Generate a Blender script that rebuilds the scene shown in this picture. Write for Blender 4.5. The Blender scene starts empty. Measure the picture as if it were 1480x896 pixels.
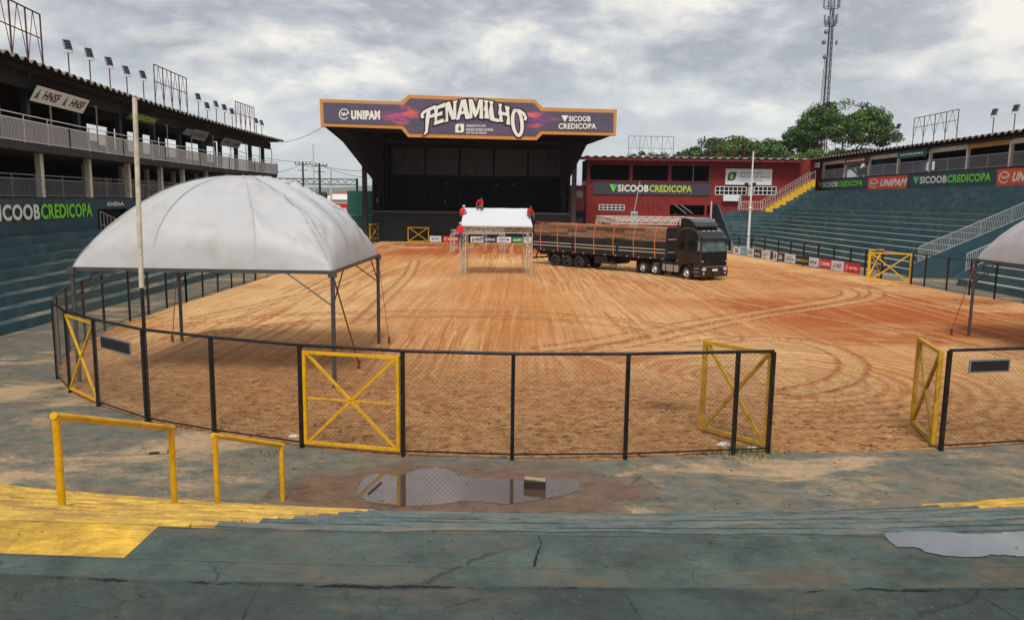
import bpy, math, random
import numpy as np
from mathutils import Vector, Matrix
random.seed(7)
rng = np.random.default_rng(7)
SC = bpy.context.scene
COL = SC.collection
R = math.radians
# ------------------------------------------------------------------ camera, sky, sun
FPX, CX, CY, EYE, ROLL = 1115.0, 740.0, 448.0, 5.3, 0.0130
PITCH = math.atan(158.5 / FPX)
cam = bpy.data.cameras.new("camera")
cam.sensor_width = 36.0
cam.lens = 36.0 * FPX / 1480.0
cam.clip_start = 0.1
cam.clip_end = 12000
camo = bpy.data.objects.new("camera", cam)
COL.objects.link(camo)
camo.matrix_world = Matrix.Translation((0, 0, EYE)) @ Matrix.Rotation(math.pi / 2 - PITCH, 4, 'X') @ Matrix.Rotation(ROLL, 4, 'Z')
SC.camera = camo
SC.view_settings.view_transform = 'Standard'
SC.view_settings.look = 'None'
SC.view_settings.exposure = 0.52
SC.view_settings.gamma = 1
SUN_EL, SUN_AZ = R(52), R(182)          # azimuth from +Y towards +X
world = bpy.data.worlds.new("World")
SC.world = world
world.use_nodes = True
wn, wl = world.node_tree.nodes, world.node_tree.links
wn.clear()


def N(nodes, typ, **kw):
    n = nodes.new(typ)
    for k, v in kw.items():
        if k.startswith('i_'):
            n.inputs[k[2:].replace('_', ' ')].default_value = v
        else:
            setattr(n, k, v)
    return n


def ramp(nodes, stops, interp='LINEAR'):
    n = nodes.new('ShaderNodeValToRGB')
    cr = n.color_ramp
    cr.interpolation = interp
    while len(cr.elements) < len(stops):
        cr.elements.new(0.5)
    for e, (p, c) in zip(cr.elements, stops):
        e.position = p
        e.color = (*c, 1) if len(c) == 3 else c
    return n


def sky():
    out = N(wn, 'ShaderNodeOutputWorld')
    bg = N(wn, 'ShaderNodeBackground', i_Strength=0.1)
    nish = N(wn, 'ShaderNodeTexSky', sky_type='NISHITA', sun_disc=False)
    nish.sun_elevation = SUN_EL
    nish.sun_rotation = SUN_AZ
    tc = N(wn, 'ShaderNodeTexCoord')
    sep = N(wn, 'ShaderNodeSeparateXYZ')
    wl.new(tc.outputs['Generated'], sep.inputs[0])
    zz = N(wn, 'ShaderNodeMath', operation='MAXIMUM'); zz.inputs[1].default_value = 0.0
    wl.new(sep.outputs['Z'], zz.inputs[0])
    za = N(wn, 'ShaderNodeMath', operation='ADD'); za.inputs[1].default_value = 0.34
    wl.new(zz.outputs[0], za.inputs[0])
    dx = N(wn, 'ShaderNodeMath', operation='DIVIDE'); wl.new(sep.outputs['X'], dx.inputs[0]); wl.new(za.outputs[0], dx.inputs[1])
    dy = N(wn, 'ShaderNodeMath', operation='DIVIDE'); wl.new(sep.outputs['Y'], dy.inputs[0]); wl.new(za.outputs[0], dy.inputs[1])
    cmb = N(wn, 'ShaderNodeCombineXYZ')
    wl.new(dx.outputs[0], cmb.inputs['X']); wl.new(dy.outputs[0], cmb.inputs['Y'])
    n1 = N(wn, 'ShaderNodeTexNoise', i_Scale=2.3, i_Detail=10.0, i_Roughness=0.6, i_Distortion=0.1)
    wl.new(cmb.outputs[0], n1.inputs['Vector'])
    r1 = ramp(wn, [(0.38, (7.2, 6.8, 6.1)), (0.44, (5.2, 5.1, 5.0)), (0.49, (3.9, 4.0, 4.2)), (0.56, (2.95, 3.05, 3.3)), (0.65, (4.3, 4.4, 4.55))])
    wl.new(n1.outputs['Fac'], r1.inputs[0])
    # small bright tufts
    n2 = N(wn, 'ShaderNodeTexNoise', i_Scale=3.4, i_Detail=6.0, i_Roughness=0.6, i_Distortion=0.5)
    off = N(wn, 'ShaderNodeVectorMath', operation='ADD'); off.inputs[1].default_value = (11.3, 4.7, 2)
    wl.new(cmb.outputs[0], off.inputs[0]); wl.new(off.outputs[0], n2.inputs['Vector'])
    r2 = ramp(wn, [(0.52, (0, 0, 0)), (0.72, (1, 1, 1))])
    wl.new(n2.outputs['Fac'], r2.inputs[0])
    m2 = N(wn, 'ShaderNodeMix', data_type='RGBA'); m2.inputs['B'].default_value = (6.8, 6.5, 5.9, 1)
    f2 = N(wn, 'ShaderNodeMath', operation='MULTIPLY'); f2.inputs[1].default_value = 0.75
    wl.new(r2.outputs[0], f2.inputs[0]); wl.new(f2.outputs[0], m2.inputs['Factor']); wl.new(r1.outputs[0], m2.inputs['A'])
    # paler, slightly clear band near the horizon
    hz = N(wn, 'ShaderNodeMapRange', i_From_Min=0.0, i_From_Max=0.17, i_To_Min=0.85, i_To_Max=0.0)
    wl.new(zz.outputs[0], hz.inputs['Value'])
    m3 = N(wn, 'ShaderNodeMix', data_type='RGBA'); m3.inputs['B'].default_value = (5.6, 5.9, 6.1, 1)
    wl.new(hz.outputs[0], m3.inputs['Factor']); wl.new(m2.outputs['Result'], m3.inputs['A'])
    # a little of the clear sky shows through
    m4 = N(wn, 'ShaderNodeMix', data_type='RGBA', i_Factor=0.9)
    wl.new(nish.outputs[0], m4.inputs['A']); wl.new(m3.outputs['Result'], m4.inputs['B'])
    wl.new(m4.outputs['Result'], bg.inputs['Color'])
    wl.new(bg.outputs[0], out.inputs[0])


sky()
sl = bpy.data.lights.new("sun", 'SUN')
sl.energy = 1.75
sl.angle = R(17)
sl.color = (1.0, 0.95, 0.87)
so = bpy.data.objects.new("sun", sl)
COL.objects.link(so)
sd = Vector((math.sin(SUN_AZ) * math.cos(SUN_EL), math.cos(SUN_AZ) * math.cos(SUN_EL), math.sin(SUN_EL)))
so.rotation_euler = sd.to_track_quat('Z', 'Y').to_euler()
so.location = (0, 0, 60)

# ------------------------------------------------------------------ pixel -> world (measuring aid)
_c, _s = math.cos(PITCH), math.sin(PITCH)


def ray(x, y):
    a, b = x - CX, CY - y
    u = (a * math.cos(ROLL) - b * math.sin(ROLL)) / FPX
    v = (a * math.sin(ROLL) + b * math.cos(ROLL)) / FPX
    return (u, _c + v * _s, -_s + v * _c)


def G(x, y, z=0.0):                      # point on the level z
    r = ray(x, y); t = (z - EYE) / r[2]
    return Vector((r[0] * t, r[1] * t, z))


def V(x, y, Y):                          # point at depth Y
    r = ray(x, y); t = Y / r[1]
    return Vector((r[0] * t, Y, EYE + r[2] * t))


def W(x, y, fx):                         # point on the vertical surface X = fx(Y)
    r = ray(x, y); Y = 50.0
    for _ in range(60):
        Y = fx(Y) * r[1] / r[0]
    return Vector((fx(Y), Y, EYE + r[2] / r[1] * Y))


# ------------------------------------------------------------------ materials
def s2l(c):
    return tuple(((v / 255) / 12.92 if v / 255 <= 0.04045 else (((v / 255) + 0.055) / 1.055) ** 2.4) for v in c)


def mat(name, col, rough=0.6, metal=0.0, var=0.18, scale=4.0, bump=0.15, bscale=40.0, dirt=None, dirt_amt=0.4, dirt_scale=1.2, spec=0.5, coat=0.0, stretch=None):
    """procedural material; col is linear"""
    m = bpy.data.materials.new(name)
    m.use_nodes = True
    nt = m.node_tree; nd, lk = nt.nodes, nt.links
    b = nd['Principled BSDF']
    b.inputs['Roughness'].default_value = rough
    b.inputs['Metallic'].default_value = metal
    b.inputs['Specular IOR Level'].default_value = spec
    b.inputs['Coat Weight'].default_value = coat
    tc = nd.new('ShaderNodeTexCoord')
    src = tc.outputs['Object']
    if stretch:
        mp = nd.new('ShaderNodeMapping'); mp.inputs['Scale'].default_value = stretch
        lk.new(src, mp.inputs[0]); src = mp.outputs[0]
    n = N(nd, 'ShaderNodeTexNoise', i_Scale=scale, i_Detail=6.0, i_Roughness=0.62)
    lk.new(src, n.inputs['Vector'])
    lo = tuple(max(0, v * (1 - var)) for v in col); hi = tuple(min(1, v * (1 + var)) for v in col)
    r = ramp(nd, [(0.3, lo), (0.7, hi)])
    lk.new(n.outputs['Fac'], r.inputs[0])
    out = r.outputs[0]
    if dirt:
        n2 = N(nd, 'ShaderNodeTexNoise', i_Scale=dirt_scale, i_Detail=8.0, i_Roughness=0.7, i_Distortion=0.4)
        lk.new(src, n2.inputs['Vector'])
        r2 = ramp(nd, [(0.48, (0, 0, 0)), (0.68, (dirt_amt,) * 3)])
        lk.new(n2.outputs['Fac'], r2.inputs[0])
        mx = N(nd, 'ShaderNodeMix', data_type='RGBA'); mx.inputs['B'].default_value = (*dirt, 1)
        lk.new(r2.outputs[0], mx.inputs['Factor']); lk.new(out, mx.inputs['A']); out = mx.outputs['Result']
    lk.new(out, b.inputs['Base Color'])
    if bump:
        n3 = N(nd, 'ShaderNodeTexNoise', i_Scale=bscale, i_Detail=4.0)
        lk.new(src, n3.inputs['Vector'])
        bp = N(nd, 'ShaderNodeBump', i_Strength=bump, i_Distance=0.02)
        lk.new(n3.outputs['Fac'], bp.inputs['Height']); lk.new(bp.outputs[0], b.inputs['Normal'])
        rr = N(nd, 'ShaderNodeMapRange', i_To_Min=max(0.03, rough - 0.1), i_To_Max=min(1, rough + 0.12))
        lk.new(n.outputs['Fac'], rr.inputs['Value']); lk.new(rr.outputs[0], b.inputs['Roughness'])
    return m


def painted_concrete(name, paint, bare, sand, worn=0.5, sandy=0.35, rough=0.72, sc=1.0, cracks=0.5, wet=None):
    """worn floor paint over concrete, with scuffs, cracks and blown sand"""
    m = bpy.data.materials.new(name); m.use_nodes = True
    nd, lk = m.node_tree.nodes, m.node_tree.links
    b = nd['Principled BSDF']
    tc = nd.new('ShaderNodeTexCoord'); src = tc.outputs['Object']

    def noise(s, d=7.0, r=0.65, dist=0.0, off=(0, 0, 0), st=(1, 1, 1)):
        mp = nd.new('ShaderNodeMapping'); mp.inputs['Location'].default_value = off; mp.inputs['Scale'].default_value = st
        lk.new(src, mp.inputs[0])
        n = N(nd, 'ShaderNodeTexNoise', i_Scale=s * sc, i_Detail=d, i_Roughness=r, i_Distortion=dist)
        lk.new(mp.outputs[0], n.inputs['Vector']); return n.outputs['Fac']

    def mix(f, a, c):
        mx = N(nd, 'ShaderNodeMix', data_type='RGBA')
        lk.new(f, mx.inputs['Factor'])
        for k, v in (('A', a), ('B', c)):
            if isinstance(v, tuple): mx.inputs[k].default_value = (*v, 1)
            else: lk.new(v, mx.inputs[k])
        return mx.outputs['Result']

    def rmp(f, a, c, amt=1.0):
        r = ramp(nd, [(a, (0, 0, 0)), (c, (amt,) * 3)]); lk.new(f, r.inputs[0]); return r.outputs[0]
    base = mix(rmp(noise(2.3, 10, 0.8), 0.36, 0.64), tuple(v * 0.52 for v in paint), tuple(v * 1.5 for v in paint))
    base = mix(rmp(noise(0.7, 6, 0.6, 0.3, (6, 6, 0)), 0.5, 0.7, 0.55), base, tuple((v + w) * 0.42 for v, w in zip(paint, bare)))
    base = mix(rmp(noise(1.1, 9, 0.75, 0.6, (3, 1, 0), (1, 2.2, 1)), 0.62 - 0.2 * worn, 0.80 - 0.2 * worn, 0.75), base, bare)
    base = mix(rmp(noise(14, 8, 0.8, 0.3, (9, 1, 0)), 0.60, 0.72, 0.6 * worn), base, tuple(v * 1.25 for v in bare))
    base = mix(rmp(noise(30, 3, 0.6, 0, (2, 8, 0)), 0.68, 0.76, 0.6), base, tuple(v * 0.35 for v in paint))
    sf0 = rmp(noise(0.30, 8, 0.66, 0.5, (7, 2, 0), (0.9, 1.5, 1)), 0.64 - 0.3 * sandy, 0.80 - 0.3 * sandy, 1.0)
    sb = N(nd, 'ShaderNodeMath', operation='MULTIPLY_ADD'); lk.new(noise(7, 8, 0.8, 0.3, (1, 7, 0), (1, 2, 1)), sb.inputs[0]); sb.inputs[1].default_value = 1.5; sb.inputs[2].default_value = -1.0
    sa = N(nd, 'ShaderNodeMath', operation='ADD', use_clamp=True); lk.new(sf0, sa.inputs[0]); lk.new(sb.outputs[0], sa.inputs[1])
    sfr = ramp(nd, [(0.22, (0, 0, 0)), (0.95, (0.85,) * 3)]); lk.new(sa.outputs[0], sfr.inputs[0]); sf = sfr.outputs[0]
    grain = rmp(noise(60, 3, 0.5), 0.3, 0.7)
    sandc = mix(grain, tuple(v * 0.85 for v in sand), tuple(v * 1.12 for v in sand))
    base = mix(sf, base, sandc)
    base = mix(rmp(noise(7, 9, 0.8, 0.8, (5, 5, 0), (1, 3, 1)), 0.52, 0.66, 0.45), base, tuple(v * 0.55 for v in paint))
    base = mix(rmp(noise(45, 4, 0.7, 0, (1, 3, 0)), 0.62, 0.72, 0.5), base, tuple(min(1, v * 1.7) for v in bare))
    # pale scratches
    base = mix(rmp(noise(5, 6, 0.8, 1.6, (1, 5, 0), (1, 5, 1)), 0.66, 0.70, 0.35), base, tuple(min(1, v * 2.0) for v in bare))
    hgt = noise(25, 6, 0.7)
    if cracks:
        wv = nd.new('ShaderNodeVectorMath'); wv.operation = 'MULTIPLY_ADD'
        nc = N(nd, 'ShaderNodeTexNoise', i_Scale=2.5, i_Detail=5.0)
        lk.new(src, nc.inputs['Vector']); lk.new(nc.outputs['Color'], wv.inputs[0])
        wv.inputs[1].default_value = (0.5, 0.5, 0.5); lk.new(src, wv.inputs[2])
        vo = N(nd, 'ShaderNodeTexVoronoi', feature='DISTANCE_TO_EDGE', i_Scale=0.42)
        lk.new(wv.outputs[0], vo.inputs['Vector'])
        cr = ramp(nd, [(0.0, (1, 1, 1)), (0.009, (0, 0, 0))]); lk.new(vo.outputs['Distance'], cr.inputs[0])
        msk = rmp(noise(0.5, 4, 0.5, 0, (4, 4, 0)), 0.5, 0.58, cracks)
        mm = N(nd, 'ShaderNodeMath', operation='MULTIPLY'); lk.new(cr.outputs[0], mm.inputs[0]); lk.new(msk, mm.inputs[1])
        base = mix(mm.outputs[0], base, (0.012, 0.014, 0.015))
        vo2 = N(nd, 'ShaderNodeTexVoronoi', feature='DISTANCE_TO_EDGE', i_Scale=1.9)
        lk.new(wv.outputs[0], vo2.inputs['Vector'])
        cr2 = ramp(nd, [(0.0, (1, 1, 1)), (0.012, (0, 0, 0))]); lk.new(vo2.outputs['Distance'], cr2.inputs[0])
        mm2 = N(nd, 'ShaderNodeMath', operation='MULTIPLY'); lk.new(cr2.outputs[0], mm2.inputs[0]); lk.new(rmp(noise(0.9, 5, 0.6, 0, (14, 4, 0)), 0.54, 0.62, 0.75), mm2.inputs[1])
        base = mix(mm2.outputs[0], base, tuple(v * 0.3 for v in paint))
        vo3 = N(nd, 'ShaderNodeTexVoronoi', feature='F1', i_Scale=30.0); lk.new(src, vo3.inputs['Vector'])
        ch = ramp(nd, [(0.0, (1, 1, 1)), (0.10, (1, 1, 1)), (0.16, (0, 0, 0))]); lk.new(vo3.outputs['Distance'], ch.inputs[0])
        mm3 = N(nd, 'ShaderNodeMath', operation='MULTIPLY'); lk.new(ch.outputs[0], mm3.inputs[0]); lk.new(rmp(noise(1.7, 5, 0.6, 0, (4, 14, 0)), 0.54, 0.62, 0.6), mm3.inputs[1])
        base = mix(mm3.outputs[0], base, tuple(min(1, v * 2.0) for v in bare))
        vo4 = N(nd, 'ShaderNodeTexVoronoi', feature='F1', i_Scale=5.0); lk.new(wv.outputs[0], vo4.inputs['Vector'])
        ch = ramp(nd, [(0.0, (1, 1, 1)), (0.12, (1, 1, 1)), (0.2, (0, 0, 0))]); lk.new(vo4.outputs['Distance'], ch.inputs[0])
        mm4 = N(nd, 'ShaderNodeMath', operation='MULTIPLY'); lk.new(ch.outputs[0], mm4.inputs[0]); lk.new(rmp(noise(1.3, 5, 0.6, 0, (24, 14, 0)), 0.50, 0.58, 0.55), mm4.inputs[1])
        base = mix(mm4.outputs[0], base, tuple(v * 0.5 for v in bare))
    lk.new(base, b.inputs['Base Color'])
    rr = N(nd, 'ShaderNodeMapRange', i_To_Min=rough - 0.12, i_To_Max=min(1, rough + 0.15))
    if wet is not None:
        wf = rmp(noise(0.6, 5, 0.6, 0.5, (3, 3, 1)), 0.42, 0.62)
        lk.new(wf, rr.inputs['Value']); rr.inputs['To Min'].default_value = wet
    else:
        lk.new(hgt, rr.inputs['Value'])
    lk.new(rr.outputs[0], b.inputs['Roughness'])
    bp = N(nd, 'ShaderNodeBump', i_Strength=0.9, i_Distance=0.02)
    lk.new(hgt, bp.inputs['Height']); lk.new(bp.outputs[0], b.inputs['Normal'])
    return m


TEAL = s2l((62, 88, 92))
M = {}
M['nosing'] = painted_concrete('worn_step_edge', s2l((84, 102, 102)), s2l((140, 126, 108)), s2l((188, 150, 112)), worn=0.8, sandy=0.0, cracks=0)
M['yellow_nosing'] = painted_concrete('worn_yellow_edge', s2l((226, 184, 76)), s2l((150, 112, 70)), s2l((188, 150, 112)), worn=1.0, sandy=0.0, cracks=0)
M['terrace'] = painted_concrete('worn_teal_paint', s2l((72, 88, 82)), s2l((112, 92, 72)), s2l((164, 128, 96)), worn=0.6, sandy=0.22, cracks=0.8, wet=0.38)
M['terrace_dark'] = painted_concrete('damp_teal_paint', s2l((54, 68, 64)), s2l((104, 94, 80)), s2l((150, 120, 90)), worn=0.55, sandy=0.0, cracks=0.8, wet=0.42)
M['walk'] = painted_concrete('walkway_paint', s2l((98, 102, 92)), s2l((146, 120, 92)), s2l((214, 176, 132)), worn=0.8, sandy=0.63, cracks=0.5)
M['yellow_floor'] = painted_concrete('worn_yellow_paint', s2l((222, 176, 56)), s2l((132, 96, 56)), s2l((186, 142, 84)), worn=0.95, sandy=0.42, cracks=0.0, rough=0.6)
M['yellow_step'] = mat('yellow_stair_paint', s2l((222, 174, 34)), .6, var=.15, scale=2, bump=.1, dirt=s2l((140, 110, 60)), dirt_amt=.3)
M['riser'] = mat('teal_riser_paint', s2l((50, 86, 96)), 0.7, var=0.25, scale=1.2, bump=0.2, dirt=s2l((96, 108, 104)), dirt_amt=0.8, dirt_scale=0.6)
M['tread'] = mat('dusty_teal_tread', s2l((124, 138, 134)), 0.8, var=0.5, scale=0.9, bump=0.2, dirt=s2l((190, 165, 130)), dirt_amt=0.7, dirt_scale=0.5)
M['tread_left'] = mat('dusty_left_tread', s2l((66, 94, 98)), 0.8, var=0.4, scale=0.6, bump=0.2, dirt=s2l((176, 156, 128)), dirt_amt=0.85, dirt_scale=0.45)
M['signwall'] = mat('teal_wall_paint', s2l((36, 72, 84)), 0.65, var=0.12, scale=0.8, bump=0.08, dirt=s2l((88, 96, 96)), dirt_amt=0.3)
M['teal_wall'] = mat('stage_side_teal', s2l((30, 92, 86)), 0.6, var=0.1, scale=0.6, bump=0.05, dirt=s2l((90, 120, 110)), dirt_amt=0.3)
M['black_steel'] = mat('black_painted_steel', s2l((26, 28, 31)), 0.42, 0.3, var=0.3, scale=6, bump=0.1, dirt=s2l((95, 80, 68)), dirt_amt=0.35, dirt_scale=5)
M['wire'] = mat('chain_wire', s2l((104, 96, 86)), 0.5, 0.3, var=0.1, bump=0)
M['yellow'] = mat('yellow_painted_steel', s2l((228, 172, 16)), 0.4, 0.0, var=0.12, scale=5, bump=0.1, dirt=s2l((120, 70, 30)), dirt_amt=0.45, dirt_scale=4)
M['yellow_dull'] = mat('weathered_yellow_steel', s2l((196, 150, 36)), 0.5, 0.0, var=0.2, scale=4, bump=0.1, dirt=s2l((90, 52, 24)), dirt_amt=0.7, dirt_scale=3)
M['galv'] = mat('galvanised_tube', s2l((88, 92, 96)), 0.42, 0.55, var=0.2, scale=6, bump=0.08, dirt=s2l((120, 84, 60)), dirt_amt=0.25, dirt_scale=3)
M['rail_grey'] = mat('grey_railing_paint', s2l((176, 180, 184)), 0.5, 0.2, var=0.12, scale=3, bump=0.05)
M['rail_dark'] = mat('dull_grey_railing', s2l((140, 144, 150)), 0.5, 0.2, var=0.15, scale=3, bump=0.05)
M['cream'] = mat('cream_column_paint', s2l((208, 203, 188)), 0.7, var=0.12, scale=2, bump=0.1, dirt=s2l((110, 96, 78)), dirt_amt=0.4)
M['dark_col'] = mat('dark_column_paint', s2l((40, 44, 50)), 0.7, var=0.2, scale=2, bump=0.1)
M['slab'] = mat('dark_concrete_slab', s2l((50, 52, 54)), 0.8, var=0.25, scale=1.5, bump=0.2, dirt=s2l((96, 92, 84)), dirt_amt=0.35)
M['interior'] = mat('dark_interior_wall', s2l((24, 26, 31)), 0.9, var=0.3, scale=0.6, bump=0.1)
M['corrug'] = mat('weathered_fibre_cement', s2l((128, 118, 104)), 0.85, var=0.35, scale=2, bump=0.2, dirt=s2l((70, 60, 52)), dirt_amt=0.6, dirt_scale=1.5)
M['corrug_dark'] = mat('dark_roof_underside', s2l((34, 32, 32)), 0.9, var=0.2, scale=2, bump=0.1)  # much darker tone for sheet undersides and ceilings
M['rust'] = mat('rusty_red_steel', s2l((104, 52, 46)), 0.7, 0.1, var=0.3, scale=6, bump=0.1)
M['pole'] = mat('weathered_concrete_pole', s2l((204, 198, 180)), 0.75, var=0.12, scale=5, bump=0.1, dirt=s2l((96, 80, 62)), dirt_amt=0.45, dirt_scale=3)
M['canvas'] = mat('white_tent_canvas', s2l((186, 187, 190)), 0.5, var=0.05, scale=1.2, bump=0.10, bscale=7, dirt=s2l((160, 138, 104)), dirt_amt=0.38, dirt_scale=0.75)
M['sheet'] = mat('white_roof_sheet', s2l((212, 214, 218)), 0.5, var=0.03, scale=2, bump=0.05)
M['alu'] = mat('aluminium_truss', s2l((206, 200, 188)), 0.4, 0.5, var=0.15, scale=6, bump=0.03)
M['truss_white'] = mat('white_truss_paint', s2l((214, 206, 196)), 0.5, 0.1, var=0.1, scale=6, bump=0.03)
M['red_wall'] = mat('red_wall_paint', s2l((134, 34, 28)), 0.75, var=0.16, scale=0.9, bump=0.1, dirt=s2l((96, 22, 26)), dirt_amt=0.5, dirt_scale=0.5)
M['maroon'] = mat('maroon_steel', s2l((116, 34, 36)), 0.6, var=0.15, scale=2, bump=0.05)
M['white'] = mat('white_paint', s2l((226, 226, 224)), 0.5, var=0.05, scale=2, bump=0.03)
M['white_board'] = mat('white_board', s2l((224, 228, 234)), 0.5, var=0.04, scale=1, bump=0.0)
M['glass_dark'] = mat('dark_window_glass', s2l((20, 23, 28)), 0.12, var=0.3, scale=0.5, bump=0)
M['black'] = mat('stage_black_cloth', s2l((15, 17, 24)), 0.85, var=0.2, scale=0.7, bump=0.1)
M['black_wall'] = mat('stage_black_steel', s2l((24, 26, 33)), 0.6, 0.1, var=0.25, scale=0.6, bump=0.1)
M['stage_panel'] = mat('translucent_grey_panel', s2l((92, 97, 106)), 0.6, var=0.4, scale=1.2, bump=0.1, stretch=(5, 1, 0.4))
M['stage_floor'] = mat('stage_floor_edge', s2l((86, 88, 90)), 0.7, var=0.15, scale=2)
M['stage_col'] = mat('brown_stage_column', s2l((62, 50, 50)), 0.6, 0.2, var=0.15, scale=2)
M['orange_trim'] = mat('ochre_sign_border', s2l((206, 142, 66)), 0.5, var=0.06, scale=1, bump=0)
M['letter_white'] = mat('sign_white_print', s2l((236, 234, 224)), 0.5, var=0.03, scale=2, bump=0)
M['letter_dark'] = mat('sign_black_print', s2l((26, 22, 28)), 0.5, var=0.05, scale=2, bump=0)
M['green_print'] = mat('lime_green_print', s2l((128, 226, 24)), 0.5, var=0.04, bump=0)
M['lime_print'] = mat('yellow_green_print', s2l((190, 208, 40)), 0.5, var=0.04, bump=0)
M['teal_print'] = mat('turquoise_print', s2l((40, 170, 160)), 0.5, var=0.04, bump=0)
M['grey_print'] = mat('grey_print', s2l((120, 124, 128)), 0.5, var=0.04, bump=0)
M['darkgreen_print'] = mat('dark_green_print', s2l((28, 84, 78)), 0.5, var=0.04, bump=0)
M['orange_board'] = mat('orange_red_board', s2l((226, 78, 44)), 0.5, var=0.05, scale=1, bump=0)
M['red_board'] = mat('red_board', s2l((212, 34, 38)), 0.5, var=0.05, scale=1, bump=0)
M['navy'] = mat('navy_board', s2l((44, 44, 92)), 0.5, var=0.05, bump=0)
M['blue_board'] = mat('light_blue_board', s2l((110, 172, 204)), 0.5, var=0.05, bump=0)
M['green_board'] = mat('green_board', s2l((36, 128, 78)), 0.5, var=0.05, bump=0)
M['dkgreen_board'] = mat('dark_green_board', s2l((34, 70, 58)), 0.5, var=0.05, bump=0)
M['charcoal'] = mat('charcoal_banner', s2l((62, 62, 74)), 0.55, var=0.08, scale=0.6, bump=0.03)
M['blue_print'] = mat('blue_print', s2l((60, 80, 150)), 0.5, var=0.04, bump=0)


# ------------------------------------------------------------------ objects
def reg(o, parent=None, Mw=None):
    COL.objects.link(o)
    if parent is not None:
        o.parent = parent
    WM[o.name] = Mw if Mw is not None else (WM[parent.name] if parent is not None else Matrix.Identity(4))
    return o


WM = {}


def tag(o, label=None, cat=None, group=None, kind=None):
    if label: o['label'] = label
    if cat: o['category'] = cat
    if group: o['group'] = group
    if kind: o['kind'] = kind
    return o


def thing(name, label, cat, loc=(0, 0, 0), rz=0.0, group=None, kind=None):
    o = bpy.data.objects.new(name, None)
    o.empty_display_size = 0.3
    o.location = loc
    o.rotation_euler = (0, 0, rz)
    reg(o, None, Matrix.Translation(loc) @ Matrix.Rotation(rz, 4, 'Z'))
    return tag(o, label, cat, group, kind)


def kids(o):
    return [c for c in KIDS.get(o.name, [])]


KIDS = {}


def copy_tree(o, parent=None):
    c = o.copy()
    COL.objects.link(c)
    c.parent = parent
    WM[c.name] = WM[o.name]
    if parent is not None:
        KIDS.setdefault(parent.name, []).append(c)
    for ch in kids(o):
        copy_tree(ch, c)
    return c


def dup(o, loc, rz=0.0, label=None, group=None, scale=None):
    c = copy_tree(o)
    c.location = loc
    c.rotation_euler = (0, 0, rz)
    if scale: c.scale = scale
    if label: c['label'] = label
    if group: c['group'] = group
    WM[c.name] = Matrix.Translation(loc) @ Matrix.Rotation(rz, 4, 'Z')
    return c


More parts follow.
